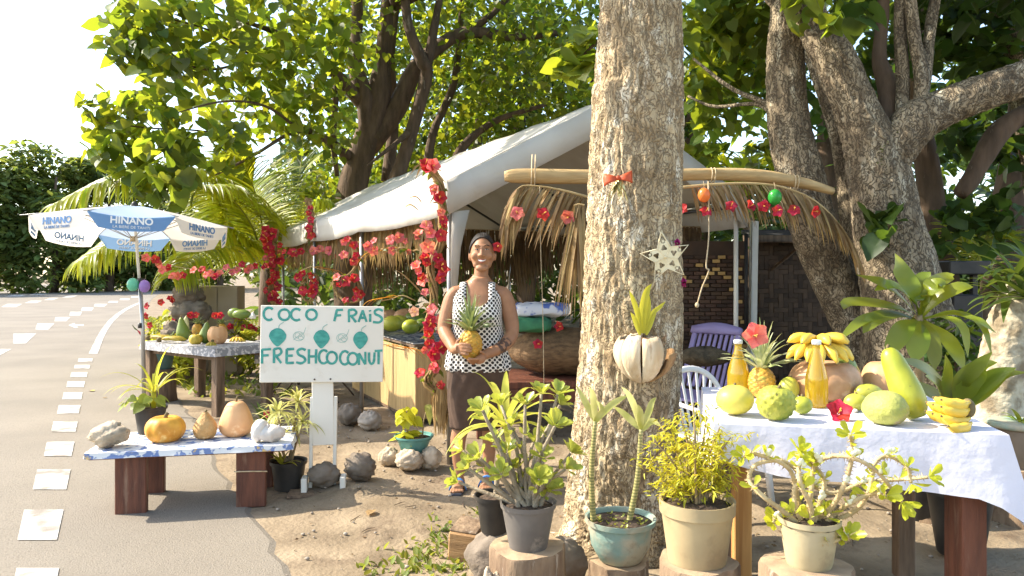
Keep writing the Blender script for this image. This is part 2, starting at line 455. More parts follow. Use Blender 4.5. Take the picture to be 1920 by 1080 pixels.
def foliage(name, pos, size, base, material, parent=None, droop=.5, flat=.35, mats=None, kind='stuff'):
    bv, bf = base; n = len(pos); k = len(bv)
    ms = leaf_mats(n, droop, flat) if mats is None else mats
    V = np.einsum('nij,kj->nki', ms, bv) * np.asarray(size)[:, None, None] + np.asarray(pos)[:, None, :]
    me = bpy.data.meshes.new(name)
    ls = np.array([len(f) for f in bf]); lv = np.concatenate([np.array(f) for f in bf])
    nl = len(lv); nf = len(bf)
    me.vertices.add(n * k); me.vertices.foreach_set('co', V.ravel().astype(np.float32))
    me.loops.add(n * nl); me.loops.foreach_set('vertex_index', (lv[None, :] + (np.arange(n) * k)[:, None]).ravel().astype(np.int32))
    me.polygons.add(n * nf)
    st = np.concatenate([[0], np.cumsum(ls)[:-1]])
    me.polygons.foreach_set('loop_start', (st[None, :] + (np.arange(n) * nl)[:, None]).ravel().astype(np.int32))
    me.polygons.foreach_set('use_smooth', np.ones(n * nf, bool))
    me.materials.append(material)
    me.update(calc_edges=True); me.validate()
    o = link(name, me, parent)
    if kind: o['kind'] = kind
    return o
def in_ball(n, c, r, rng=RNG, hollow=.0):
    d = rng.normal(size=(n, 3)); d /= np.linalg.norm(d, axis=1)[:, None]
    rr = (hollow + (1 - hollow) * rng.random(n) ** (1 / 2.2))
    r = np.asarray(r) if hasattr(r, '__len__') else np.array([r, r, r])
    return np.asarray(c)[None, :] + d * rr[:, None] * r[None, :]
def clump_px(lst, rng=RNG):
    """(px,py,Y,radius px,count[,depth])"""
    out = []
    for c in lst:
        px, py, Y, rp, n = c[:5]; r = rp * Y / F
        out.append(in_ball(n, P(px, py, Y), (r, c[5] if len(c) > 5 else r * 1.1, r), rng))
    return np.vstack(out)
def crown_parts(tree, pos, size, base, material, droop, flat, nobj=300, thin=False):
    """leaves that show largest become leaf objects under the crown; the rest is one mass"""
    n = len(pos); ms = leaf_mats(n, droop, flat)
    px = 960 + F * pos[:, 0] / pos[:, 1]; py = HY - F * (pos[:, 2] - H) / pos[:, 1]
    vis = (px > 0) & (px < 1920) & (py > 0) & (py < 1080)
    order = np.argsort(np.where(vis, -size / pos[:, 1], 1))
    pick = order[:min(nobj, int(vis.sum()))] if nobj else np.array([], int)
    rest = np.setdiff1d(np.arange(n), pick)
    crown = foliage('crown', pos[rest], size[rest], base, material, tree, mats=ms[rest])
    if nobj:
        mes = []
        for q in range(5):
            mb = MB(); bv = base[0].copy()
            bv[:, 2] += RNG.normal(0, .03, len(bv)); bv[:, 0] *= RNG.uniform(.88, 1.1)
            mb.add(bv.tolist(), base[1]); mes.append(mb.mesh('leaf', material))
        for q, i in enumerate(pick):
            m4 = np.eye(4); m4[:3, :3] = ms[i] * size[i]; m4[:3, 3] = pos[i]
            link('leaf', mes[q % 5], crown, mw=Matrix(m4.tolist()))
    return crown
def limb(mb, pts, n=10, seg=14, wob=.0, seed=0):
    """pts: (x,y,z,r)"""
    c = curve(pts, seg); rr = random.Random(seed)
    ph = [rr.uniform(0, 6.28) for _ in range(4)]
    def fn(t, a): return 1 + .07 * math.sin(3 * a + ph[0] + 5 * t) + .05 * math.sin(5 * a + ph[1] - 9 * t) + .05 * math.sin(14 * t + ph[2])
    mb.tube([(x, y, z) for x, y, z, r in c], [max(r, .003) for *_, r in c], n, fn=fn)
def LP(lst):      # (px,py,Y,width px) -> (x,y,z,r)
    return [tuple(P(px, py, Y)) + (w * Y / F / 2,) for px, py, Y, w in lst]
def bark_trunk(name, path, material, parent, segs=120, rows=200, amp=.02, ridges=26, seed=1, flare=None, vscale=16):
    """fissured trunk: path (x,y,z,r)"""
    c = np.array(curve(path, rows)); u = np.linspace(0, 1, segs, endpoint=False); v = np.linspace(0, 1, rows)
    U, V = np.meshgrid(u, v)
    wob = (vnoise(U, V, 10, 26, seed) - .5) * .05
    n1 = vnoise(U + wob, V, ridges, vscale, seed + 1); n2 = vnoise(U + wob * 1.4, V, ridges * 2, vscale * 3, seed + 2); n3 = vnoise(U, V, ridges * 4, vscale * 8, seed + 3)
    crack = np.minimum(np.abs(n1 - .5) * 5, 1) * .6 + np.minimum(np.abs(n2 - .5) * 4, 1) * .4
    cross = np.minimum(np.abs(vnoise(U, V, ridges // 2, vscale * 4, seed + 5) - .5) * 4, 1)
    big = (vnoise(U, V, 5, 9, seed + 4) - .5)
    D = amp * (crack - .6) + amp * .35 * (cross - .6) + amp * .5 * (n3 - .5) + big * amp * 1.6
    mb = MB(); vs = []
    A = 2 * np.pi * U
    for i in range(rows):
        p = c[i, :3]; d = c[min(i + 1, rows - 1), :3] - c[max(i - 1, 0), :3]; d = d / np.linalg.norm(d)
        s = np.cross(d, [0, 1, 0]); s /= np.linalg.norm(s); w = np.cross(s, d)
        r = c[i, 3] + D[i]
        if flare is not None: r = r + flare(A[i], v[i])
        ring = p[None, :] + np.cos(A[i])[:, None] * s[None, :] * r[:, None] + np.sin(A[i])[:, None] * w[None, :] * r[:, None]
        vs += ring.tolist()
    fs = [(i * segs + k, i * segs + (k + 1) % segs, (i + 1) * segs + (k + 1) % segs, (i + 1) * segs + k) for i in range(rows - 1) for k in range(segs)]
    mb.add(vs, fs)
    mb.f.append(tuple((rows - 1) * segs + k for k in range(segs))); mb.m.append(0)
    mb.f.append(tuple(range(segs))[::-1]); mb.m.append(0)
    o = mb.build(name, material, parent)
    return o

# ------------------------------------------------------------------ big foreground tree
YT = 3.9
tree = thing('tree', 'thick grey barked tree with a star and a coconut hung on its trunk', 'tree')
tp = []
for y, x0, x1 in [(-420, 1118, 1270), (-200, 1118, 1275), (0, 1122, 1280), (200, 1108, 1283), (400, 1103, 1278), (600, 1090, 1275), (800, 1078, 1270), (930, 1064, 1262), (1010, 1050, 1258), (1060, 1040, 1262)][::-1]:
    p = P((x0 + x1) / 2, y, YT); tp.append((p.x, p.y, p.z, (x1 - x0) / 2 * YT / F * .975))
def flare(A, t):
    k = max(0, 1 - t / .16) ** 2
    return k * (.09 * np.maximum(0, np.cos(A * 3 + .6)) + .07 * np.maximum(0, np.cos(A * 5 - 1.0)) + .02)
TRUNK = bark_trunk('trunk', tp, BARK, tree, 300, 620, .017, 46, 11, flare, 18)
mb = MB()
for k, (ang, ln) in enumerate([(200, .5), (262, .35), (168, .4), (320, .3)]):
    a0 = R(ang); b0 = Vector((tp[0][0], tp[0][1], 0)); d = Vector((math.cos(a0), math.sin(a0), 0)); sd = Vector((-d.y, d.x, 0))
    pts = []
    for q in range(7):
        t = q / 6; pp = b0 + d * (.22 + ln * t) + sd * math.sin(t * 4 + k) * .06
        pts.append((pp.x, pp.y, gz(pp.x, pp.y) + .02 * (1 - t) - .018, .055 * (1 - t) ** .8 + .012))
    limb(mb, pts, 9, 16, seed=k)
mb.build('surface_roots', BARK, tree)
# its own crown starts above the picture and throws the broken shade
br = MB()
top = Vector(tp[-1][:3]); tips = []
for k in range(9):
    a0 = k * 2.4 + .4; e = Vector((-1.15, 4.2, 4.3)) if k == 8 else top + Vector((math.cos(a0) * rnd(1.2, 2.2), math.sin(a0) * rnd(1.2, 2.2), rnd(.7, 1.7)))
    limb(br, [tuple(top - Vector((0, 0, .3))) + (.11,), tuple(top.lerp(e, .45) + Vector((0, 0, .3))) + (.06,), tuple(e) + (.02,)], 7, 10, seed=k)
    tips.append(e)
br.build('branches', BARK, tree)
pos = np.vstack([in_ball(70, t + Vector((0, 0, .25)), (.75, .75, .5)) for t in tips])
pos = pos[(pos[:, 2] > 3.75)]
pos = pos[~((pos[:, 0] < -.2) & (pos[:, 1] < 5.2))]
pos = np.vstack([pos, in_ball(110, (-1.15, 4.2, 4.35), (.7, .6, .5)), in_ball(60, (-.5, 4.1, 4.2), (.5, .5, .35))])  # last two clumps added out of view to shade the upper trunk
crown_parts(tree, pos, RNG.uniform(.13, .22, len(pos)), heart_leaf(), LEAFH, .35, .35, 0)

# ------------------------------------------------------------------ spreading tree behind the tent
tree = thing('tree', 'spreading many-stemmed tree with heart shaped leaves behind the white tent', 'tree', group=None)
mb = MB()
limb(mb, LP([(664, 668, 13.2, 80), (664, 620, 13.2, 72), (662, 420, 13.2, 66), (663, 350, 13.2, 58), (690, 252, 13.2, 50), (709, 178, 13.2, 44), (716, 120, 13.2, 30), (726, 0, 13.2, 24), (735, -200, 13.2, 10)]), 12, 24, seed=1)
mb.build('trunk', BARKD, tree)
limbs = [
    [(690, 262, 13.2, 40), (682, 179, 13, 32), (666, 114, 12.9, 28), (670, 24, 12.8, 22), (660, -120, 12.6, 12)],
    [(690, 275, 13.2, 44), (743, 204, 13.3, 36), (776, 134, 13.3, 32), (821, 90, 13.4, 28), (878, 61, 13.5, 22), (967, 69, 13.5, 17), (1060, 60, 13.4, 10)],
    [(735, 360, 13.0, 32), (747, 322, 13, 28), (772, 244, 13, 26), (800, 142, 13, 24), (792, 114, 12.9, 24), (764, 40, 12.8, 20), (760, -60, 12.7, 15)],
    [(800, 145, 13, 18), (812, 60, 13, 16), (835, -60, 13, 10)],
    [(660, 300, 13.2, 26), (623, 269, 12.6, 18), (562, 244, 11.8, 10), (473, 293, 10.6, 6), (400, 330, 9.8, 3)],
    [(684, 200, 13.1, 26), (633, 143, 12.6, 22), (572, 85, 12, 15), (472, 45, 11, 8), (380, 20, 10, 4)],
    [(633, 143, 12.6, 14), (628, 190, 12.6, 13), (625, 260, 12.6, 12), (632, 330, 12.8, 9)],
    [(855, 360, 14.2, 20), (861, 285, 14.2, 18), (927, 228, 14.2, 12), (1024, 196, 14, 7)],
    [(800, 330, 14, 18), (812, 250, 14, 16), (850, 160, 14.2, 14), (862, 60, 14.2, 12), (870, -80, 14.2, 8)],
    [(727, 340, 13.6, 24), (738, 220, 13.7, 20), (733, 120, 13.7, 16), (745, 0, 13.7, 12)],
    [(562, 244, 11.8, 7), (500, 200, 10.6, 5), (420, 190, 9.8, 4), (320, 215, 9.2, 2)],
    [(572, 85, 12, 8), (480, 110, 11, 5), (380, 130, 10, 4), (290, 80, 9.5, 2)],
    [(473, 293, 10.6, 5), (400, 250, 9.8, 4), (280, 240, 9.3, 3), (200, 230, 9.2, 2)],
    [(480, 110, 11, 5), (400, 60, 10.3, 4), (300, 30, 9.6, 2)],
    [(878, 61, 13.5, 14), (930, 20, 13.5, 12), (985, -40, 13.5, 8)],
    [(772, 244, 13, 14), (740, 270, 12.6, 9), (690, 310, 12.2, 4)],
]
for k, l in enumerate(limbs):
    b = MB(); limb(b, LP(l), 8, 18, seed=k); b.build('branch', BARKD if l[0][3] > 15 else TWIG, tree)
cl = [(300, 40, 9.8, 95, 75), (250, 60, 9.6, 70, 50), (420, 50, 10, 110, 90), (540, 40, 11, 115, 90), (225, 85, 9.4, 45, 26), (320, 120, 9.6, 70, 45), (180, 188, 9.3, 40, 14),
      (240, 215, 9.4, 55, 30), (285, 185, 9, 62, 36), (200, 268, 9.3, 45, 20), (245, 300, 9.3, 60, 34), (320, 275, 9, 75, 52), (325, 340, 8.9, 55, 30), (275, 345, 9, 35, 14), (405, 270, 9.5, 62, 36),
      (420, 190, 10.5, 95, 60), (520, 160, 11.6, 115, 80), (590, 230, 12, 85, 60), (620, 90, 12, 95, 60), 
      (700, 50, 13.6, 110, 90), (820, 40, 14, 115, 110), (930, 90, 14, 115, 120), (1040, 80, 13.2, 110, 110), (880, 200, 15, 105, 120), (985, 190, 15, 105, 120), (770, 220, 15, 95, 90), (850, 280, 15.6, 70, 60), (950, 260, 15, 60, 40),
      (610, 350, 14, 50, 30), (720, 300, 15, 70, 60), (1075, 190, 14.5, 60, 60), (590, 360, 12.8, 40, 20),
      (300, -90, 10, 120, 70), (450, -120, 10.6, 150, 110), (640, -140, 12, 170, 130), (820, -140, 13, 170, 140), (1000, -120, 13, 160, 140), (700, -330, 13, 260, 200), (480, -300, 11.5, 220, 160), (950, -340, 13, 240, 200)]
pos = clump_px([c[:4] + (int(c[4] * (4.2 if c[2] > 11.5 else 1.5)),) for c in cl])
crown_parts(tree, pos, np.where(pos[:, 1] > 11.5, .58, .84) * RNG.uniform(.15, .27, len(pos)), heart_leaf(), LEAFH, .8, .45, 300)

# branch of large leaves beside the big trunk
tree = thing('leafy_branch', 'pale green leafy branch hanging beside the left edge of the thick trunk', 'branch')
mb = MB(); limb(mb, LP([(1190, 40, 4.6, 16), (1130, 70, 4.6, 8), (1085, 110, 4.6, 5), (1050, 120, 4.6, 3)]), 6, 10)
mb.build('stem', TWIG, tree)
BR2 = clump_px([(1085, 90, 4.6, 38, 18), (1065, 130, 4.6, 28, 12), (1100, 120, 4.6, 25, 10), (1098, 60, 4.6, 20, 6)])
crown_parts(tree, BR2, RNG.uniform(.09, .15, len(BR2)), heart_leaf(), LEAFH, .5, .4, 300)

# ------------------------------------------------------------------ trees on the right
tree = thing('tree', 'slanting rough barked tree trunk passing the woven hut wall', 'tree')
bark_trunk('trunk', LP([(1690, 845, 6.3, 120), (1672, 760, 6.3, 100), (1640, 670, 6.2, 92), (1570, 540, 6.1, 84), (1530, 440, 6.05, 84), (1500, 330, 6, 86), (1478, 220, 6, 74), (1474, 100, 6, 66), (1472, 20, 6, 52), (1480, -160, 6, 40)]), BARKR, tree, 90, 200, .014, 22, 31)
mb = MB()
for k, l in enumerate([[(1472, 210, 6, 18), (1430, 190, 6.2, 11), (1370, 165, 6.4, 8), (1300, 110, 6.6, 5)], [(1462, 225, 6, 14), (1420, 195, 6.3, 9), (1340, 200, 6.6, 6), (1290, 180, 6.8, 4)], [(1480, 40, 6, 20), (1420, -20, 6, 14), (1340, -80, 6, 8)]]):
    limb(mb, LP(l), 7, 12, seed=k)
mb.build('branch', BARKR, tree)
cl = [(1330, 60, 7, 75, 70), (1400, 40, 7, 75, 70), (1310, 160, 7.2, 50, 36), (1370, 190, 7.4, 55, 24), (1320, 250, 7.4, 50, 26), (1400, 130, 7.4, 60, 40), (1340, 300, 8, 50, 24), (1420, 270, 8, 45, 16), (1400, 330, 8.5, 45, 16),
      (1400, -120, 7, 130, 150), (1560, -130, 6.5, 140, 150), (1300, -180, 7, 140, 140), (1500, 10, 5.6, 40, 9), (1550, 30, 5.4, 30, 6), (1480, -60, 6, 60, 30)]
pos = clump_px([c[:4] + (int(c[4] * 1.5),) for c in cl])
crown_parts(tree, pos, RNG.uniform(.10, .18, len(pos)), heart_leaf(), LEAFH, .7, .4, 220)

tree = thing('tree', 'big forked tree with a mossy crotch and a heavy limb reaching right', 'tree')
bark_trunk('trunk', LP([(1745, 870, 5.8, 300), (1735, 790, 5.8, 240), (1712, 660, 5.75, 185), (1690, 540, 5.7, 140), (1668, 440, 5.7, 120), (1652, 350, 5.7, 116), (1634, 270, 5.7, 96), (1602, 200, 5.7, 76), (1562, 110, 5.7, 72), (1530, 50, 5.75, 60), (1490, -50, 5.8, 40), (1450, -200, 5.8, 30)]), BARKR, tree, 100, 240, .016, 24, 51)
mb = MB()
bark_trunk('limb', LP([(1655, 370, 5.68, 66), (1672, 290, 5.66, 80), (1715, 232, 5.62, 78), (1770, 203, 5.6, 72), (1850, 170, 5.55, 68), (1930, 142, 5.5, 62), (2080, 60, 5.4, 50)]), BARKR, tree, 80, 130, .013, 18, 61)
for k, l in enumerate([[(1690, 250, 5.66, 26), (1692, 150, 5.7, 24), (1688, 60, 5.7, 22), (1690, -60, 5.7, 18)], [(1722, 225, 5.62, 30), (1728, 150, 5.62, 26), (1716, 80, 5.62, 24), (1706, -20, 5.62, 20)],
                       [(1725, 200, 5.7, 24), (1738, 110, 5.75, 22), (1750, 20, 5.8, 20), (1770, -80, 5.8, 14)], [(1662, 260, 5.75, 34), (1664, 170, 5.85, 34), (1648, 110, 5.9, 26), (1655, 30, 5.9, 22), (1660, -80, 5.9, 14)]]):
    b = MB(); limb(b, LP(l), 9, 16, seed=k + 3); b.build('shoot', BARKD if k == 3 else BARKR, tree)
MOSS = mat('moss', (.13, .16, .02), (.07, .09, .015), rough=.95, scale=30, bump=.8, bscale=80, vary=.3)
mp_ = []
for q in range(700):
    t = random.random(); x = lerp(1648, 1745, t); y = lerp(275, 210, t) + rnd(-22, 16) + (20 if t < .3 else 0)
    mp_.append(P(x, y, 5.7 - .16 - .07 * random.random() + .16 * t))
foliage('moss_patch', np.array([list(p) for p in mp_]), RNG.uniform(.012, .03, len(mp_)), diamond_leaf(), MOSS, tree, droop=.2)
cl = [(1600, 10, 5.2, 50, 9), (1720, 100, 6.6, 50, 20), (1790, 60, 7, 80, 60), (1880, 40, 7, 80, 50), (1840, 120, 7.5, 60, 36), (1900, 260, 7.5, 60, 40), (1580, 190, 7.4, 60, 22), (1620, 110, 7.4, 60, 30),
      (1810, 240, 7.4, 50, 22), (1630, 420, 5.4, 40, 6), (1660, 395, 5.4, 30, 5), (1850, 430, 7, 50, 24), (1890, 390, 7, 45, 24), (1790, 400, 7.2, 40, 16), (1770, 460, 7, 30, 8),
      (1700, -130, 6, 150, 170), (1880, -120, 6, 160, 170), (2050, 0, 6, 160, 120), (1780, -300, 5.5, 200, 200), (2000, -260, 5.5, 200, 180)]
pos = clump_px([c[:4] + (int(c[4] * 1.4),) for c in cl])
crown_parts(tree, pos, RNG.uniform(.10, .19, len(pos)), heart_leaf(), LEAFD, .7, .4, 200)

for lab, ln, m_, g_ in [
    ('thin grey trunk between the slanting tree and the big forked tree', [(1640, 640, 6.5, 60), (1612, 480, 6.4, 52), (1597, 380, 6.4, 46), (1576, 250, 6.4, 42), (1540, 140, 6.4, 38), (1518, 80, 6.4, 34), (1500, -60, 6.4, 24)], BARKR, None),
    ('dark shaded trunk just behind the big forked tree', [(1782, 620, 8, 60), (1762, 480, 8, 50), (1740, 330, 8, 42), (1722, 200, 8, 34), (1715, 0, 8, 28)], BARKD, None),
    ('broad dark trunk in deep shade at the right margin', [(1880, 640, 8.4, 90), (1885, 470, 8.4, 74), (1905, 330, 8.4, 62), (1925, 200, 8.4, 54), (1930, 0, 8.4, 44)], BARKD, None),
    ('pale lichen spotted trunk entering at the upper right corner', [(1990, 620, 7.4, 80), (1950, 320, 7.4, 66), (1915, 120, 7.2, 58), (1890, 20, 7.1, 56), (1870, -120, 7, 44)], BARKR, None)]:
    t_ = thing('tree', lab, 'tree')
    b = MB(); limb(b, LP(ln), 14, 26, seed=len(lab)); b.build('trunk', m_, t_)
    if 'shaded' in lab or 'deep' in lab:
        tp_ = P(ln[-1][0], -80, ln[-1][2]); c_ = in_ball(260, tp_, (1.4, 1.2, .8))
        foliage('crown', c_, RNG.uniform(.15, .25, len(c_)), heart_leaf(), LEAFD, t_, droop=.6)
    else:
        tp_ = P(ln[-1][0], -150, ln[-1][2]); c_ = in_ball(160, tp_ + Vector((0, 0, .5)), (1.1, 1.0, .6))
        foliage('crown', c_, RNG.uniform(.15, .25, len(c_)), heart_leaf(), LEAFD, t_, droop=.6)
b = MB(); limb(b, LP([(1960, 190, 7, 30), (1880, 240, 7, 40), (1840, 300, 7, 36), (1818, 340, 7, 32), (1800, 366, 7, 26)]), 10, 14)
tag(b.build('dead_limb', BARKD), 'dead sawn limb hanging down in the shade under the heavy branch', 'branch')

# ------------------------------------------------------------------ wood behind, hedge trees along the road
pos = clump_px([(1330, 420, 17, 110, 500, 3), (1450, 420, 18, 110, 500, 3), (1600, 420, 17, 140, 600, 3), (1760, 470, 16, 120, 600, 3), (1900, 420, 15, 130, 700, 3), (1880, 180, 13, 150, 700, 2), (1750, 200, 14, 110, 420, 2), (1600, 200, 15, 110, 300, 2),
                (1010, 240, 19, 130, 600, 3), (900, 300, 19, 130, 600, 3), (760, 320, 20, 110, 500, 3), (650, 380, 20, 90, 350, 3), (900, 420, 19, 180, 700, 2), (1060, 420, 19, 160, 500, 2), (1880, 560, 14, 120, 800, 3), (1760, 620, 14, 100, 500, 3), (1500, 540, 16, 140, 500, 2), (700, 470, 18, 120, 500, 2),
                (1240, 330, 18, 110, 400, 2), (700, 120, 19, 150, 700, 2), (880, 90, 19, 150, 800, 2), (1030, 60, 19, 130, 700, 2), (590, 60, 18, 110, 260, 2), (1340, 60, 16, 120, 600, 2), (1480, 120, 16, 80, 260, 2), (1320, 200, 16, 60, 160, 2), (1420, 180, 19, 50, 60, 2)])
wx = RNG.uniform(480, 2250, 9000); wy = RNG.uniform(190, 640, 9000); wY = RNG.uniform(21, 27, 9000)
wk = (wy > 250 + 60 * np.sin(wx / 60) + 40 * np.sin(wx / 23)) 
hole = ((wx - 1385) / 45) ** 2 + ((wy - 265) / 60) ** 2 < 1
hole |= ((wx - 1805) / 40) ** 2 + ((wy - 370) / 55) ** 2 < 1
wk &= ~hole
wall_ = np.stack([(wx - 960) * wY / F, wY, H - (wy - HY) * wY / F], 1)[wk]; wall_ = wall_[wall_[:, 2] > .05]
pos = np.vstack([pos, wall_]); pos = pos[pos[:, 2] > .03]
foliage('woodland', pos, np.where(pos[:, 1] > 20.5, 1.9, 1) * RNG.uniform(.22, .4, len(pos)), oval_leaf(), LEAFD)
bpy.data.objects['woodland']['label'] = 'dark green woodland behind the tent and the trees'
bpy.data.objects['woodland']['category'] = 'woodland'
for k, (px, py, Y, w) in enumerate([(1300, 260, 17, 60), (980, 260, 18, 40), (1110, 300, 18, 50), (905, 300, 17.5, 30), (1680, 300, 15, 50), (1560, 300, 15.5, 40)]):
    t_ = thing('tree', ['slim dark stem far behind the thick trunk', 'slim stem behind the tent ridge under the arching limb', 'dark stem behind the tent just left of the thick trunk', 'thin crooked stem behind the tent roof', 'shaded stem behind the forked tree', 'shaded stem glimpsed behind the slanting trunk'][k], 'tree', group=None)
    b = MB(); q0 = P(px, py, Y); limb(b, [(q0.x, Y, 0, w * Y / F / 2), (q0.x + .1, Y, 2, w * Y / F / 2.3), (q0.x - .15, Y, 4.2, w * Y / F / 2.8), (q0.x + .2, Y, 7, .05)], 9, 14, seed=k)
    b.build('trunk', BARKD, t_)
    c_ = in_ball(330, (q0.x + .1, Y, 6.6), (1.9, 1.5, 1.7)); foliage('crown', c_, RNG.uniform(.18, .34, len(c_)), oval_leaf(), LEAFD, t_)
for k, (x, y, h, w, lab) in enumerate([(-40, 56, 11.8, 7, 'tall dense hedge tree at the left margin across the road'), (-35.6, 58, 12, 6.5, 'rounded hedge tree second from the left across the road'), (-33.5, 62, 11.6, 6.5, 'bushy hedge tree across the road above the umbrella left edge'),
                                       (-31.5, 67, 12.6, 7, 'sunlit topped hedge tree behind the umbrella across the road'), (-29, 74, 11.5, 7.5, 'hedge tree closing the bend of the road behind the palm fronds'), (-25, 82, 11.5, 8.5, 'far roadside tree beyond the road bend behind the table'), (-18, 84, 11, 9, 'far tree seen faintly behind the flower garlands'), (-41, 50, 11, 6, 'dark hedge tree cut off by the left picture edge')]):
    t_ = thing('tree', lab, 'tree', (x, y, 0), group='hedge trees along the road')
    b = MB(); limb(b, [(0, 0, -.1, .35), (.2, 0, 2.5, .3), (-.2, .2, 5, .2), (.2, 0, h * .75, .08)], 9, 12, seed=k); b.build('trunk', BARKD, t_)
    ps = []
    for q in range(22):
        a0 = rnd(0, 6.28); zz = rnd(.03, .86) * h; rr = w * .5 * (1 - .35 * (zz / h) ** 2)
        ps.append(in_ball(260, (math.cos(a0) * rr * .75, math.sin(a0) * rr * .6 - .6, zz), (w * .23, w * .22, h * .13), hollow=.4))
    ps = np.vstack(ps); ps = ps[ps[:, 2] > .1]
    foliage('crown', ps, RNG.uniform(.45, .85, len(ps)), oval_leaf(), LEAFF, t_, droop=.3)

# ------------------------------------------------------------------ grass
GRASS = mat('sunlit_grass', (.16, .20, .03), (.10, .15, .025), rough=.6, scale=3, transl=(.4, .42, .05), tfac=.4, vary=.3, hue=.02)
n = 6000
gx = RNG.uniform(-8.5, -.6, n); gy = RNG.uniform(8.5, 24, n); ex = edge_x(gy)
gx = ex + .1 + RNG.random(n) ** 1.3 * (5.5)
k_ = (gx < -.47 - (gy - 5.5) * .51 - .5) | (gy > 13.5)
pos = np.stack([gx[k_], gy[k_], np.full(k_.sum(), -.01)], 1)
grass = foliage('grass', pos, RNG.uniform(.05, .16, len(pos)), oval_leaf(), GRASS, droop=-1.2)
grass['label'] = 'sunlit grass verge between the road and the tent'; grass['category'] = 'grass'
gs = []
for (px, py, r, n) in [(800, 1040, 60, 120), (830, 1000, 40, 50), (760, 1070, 40, 40), (850, 1075, 50, 90), (905, 960, 25, 20), (700, 1060, 25, 16), (1140, 1075, 30, 30)]:
    c = G(px, py)
    for _ in range(n):
        x = c.x + random.gauss(0, r * c.y / F * .6); y = c.y + random.gauss(0, r * c.y / F * .9); gs.append((x, y, gz(x, y) - .008))
wd = foliage('weeds', np.array(gs), RNG.uniform(.02, .06, len(gs)), oval_leaf(), GRASS, droop=-1.0)
wd['label'] = 'small green weeds sprouting from the dirt near the stumps'; wd['category'] = 'weeds'
# dry leaf litter and pebbles on the dirt
gp = []
for _ in range(1500):
    x = rnd(-2, 4.5); y = rnd(2.2, 8)
    if x > float(edge_x(y)) + .05: gp.append((x, y, gz(x, y) + .001))
lt = foliage('leaf_litter', np.array(gp), RNG.uniform(.008, .03, len(gp)), diamond_leaf(), DRYD, droop=0, flat=.2)
lt['label'] = 'dry leaf scraps and crumbs scattered on the dirt'; lt['category'] = 'litter'
pb = MB()
for _ in range(700):
    x = rnd(-2.2, 4.2); y = rnd(2.2, 7.5)
    if x < float(edge_x(y)) - .1: continue
    r = rnd(.004, .014); pb.blob((x, y, gz(x, y) + r * .2), (r, r * rnd(.6, 1), r * .6), 6, 4)
pb.build('gravel', STONE, kind='stuff')

fl_ = MB().add(oval_leaf()[0].tolist(), oval_leaf()[1])
for k, (px, py, s_, lab) in enumerate([(176, 735, .11, 'single fallen yellow leaf lying on the asphalt'), (202, 747, .06, 'tiny dry fallen leaf on the asphalt beside the yellow leaf'), (700, 968, .10, 'curled dry leaf on the dirt right of the sign')]):
    g = G(px, py); o = link('fallen_leaf', fl_.mesh('fallen_leaf', DRYF if k else mat('yellow_fallen_leaf', (.62, .40, .06), rough=.6)), None, (g.x, g.y, (.012 if k < 2 else gz(g.x, g.y) + .006)))
    o.scale = (s_ * 1.3, s_, s_); o.rotation_euler = (.1, .05, 1 + k); tag(o, lab, 'leaf')
tw_ = MB()
for k in range(90):
    x = rnd(-1.6, 3.6); y = rnd(2.4, 6.5)
    if x < float(edge_x(y)) + .1: continue
    a = rnd(0, 3.14); l = rnd(.03, .13); d = Vector((math.cos(a), math.sin(a), 0)) * l; p = Vector((x, y, gz(x, y) + .003)); q = p + d; q.z = gz(q.x, q.y) + .003
    tw_.tube([p, p.lerp(q, .5) + Vector((rnd(-.01, .01), rnd(-.01, .01), .003)), q], [.002, .0025, .001], 5)
tw_.build('twig_litter', TWIG, kind='stuff')
bpy.data.objects['twig_litter']['label'] = 'thin dry twigs scattered over the dirt'; bpy.data.objects['twig_litter']['category'] = 'litter'
# ------------------------------------------------------------------ flowers and palm fronds
RED = mat('red_petal', (.58, .03, .04), (.36, .012, .028), rough=.6, scale=20, transl=(.7, .05, .04), tfac=.3, vary=.35, hue=.012)
CORALP = mat('coral_petal', (.80, .24, .20), (.70, .12, .11), rough=.5, scale=20, transl=(.8, .2, .12), tfac=.35, vary=.3, hue=.015)
PEACH = mat('peach_petal', (.80, .52, .36), (.72, .32, .22), rough=.5, scale=20, transl=(.8, .5, .3), tfac=.3)
POLLEN = mat('yellow_stamen', (.75, .45, .08), rough=.6)
ORANGE = mat('heliconia_orange', (.75, .33, .04), (.65, .2, .03), rough=.4, scale=10, transl=(.8, .4, .05), tfac=.3)
def flower_mesh(petal, seed=0, open_=.5):
    rr = random.Random(seed); mb = MB()
    for k in range(5):
        a = k * 2 * math.pi / 5 + rr.uniform(-.12, .12); o = open_ + rr.uniform(-.12, .12)
        d = Vector((math.cos(a), math.sin(a), 0)); s = Vector((-d.y, d.x, 0)); z = Vector((0, 0, 1)); g = []
        for i in range(5):
            t = i / 4; row = []
            for j in (-1, -.5, 0, .5, 1):
                w = .52 * math.sin(math.pi * min(1, .12 + t * .78)) ** .8
                hgt = o * t - .38 * t ** 3 + .10 * math.sin(j * 7 + k) * t * t
                row.append(d * (.08 + t * .95 - .14 * abs(j) ** 2 * t) + s * j * w + z * (hgt + .08 * abs(j)))
            g.append(row)
        mb.sheet(g)
    mb.mi = 1
    mb.tube([(0, 0, 0), (.03, .02, .5), (.06, .05, .95)], [.07, .05, .04], 6)
    for q in range(8): mb.blob((.05 + rr.uniform(-.09, .09), .04 + rr.uniform(-.09, .09), .68 + .04 * q), .045, 5, 3)
    return mb.mesh('flower', [petal, POLLEN])
FL_RED = [flower_mesh(RED, k, o) for k, o in enumerate((.5, .25, .9))]
FL_COR = [flower_mesh(CORALP, k + 5, o) for k, o in enumerate((.5, .3, 1.0))]
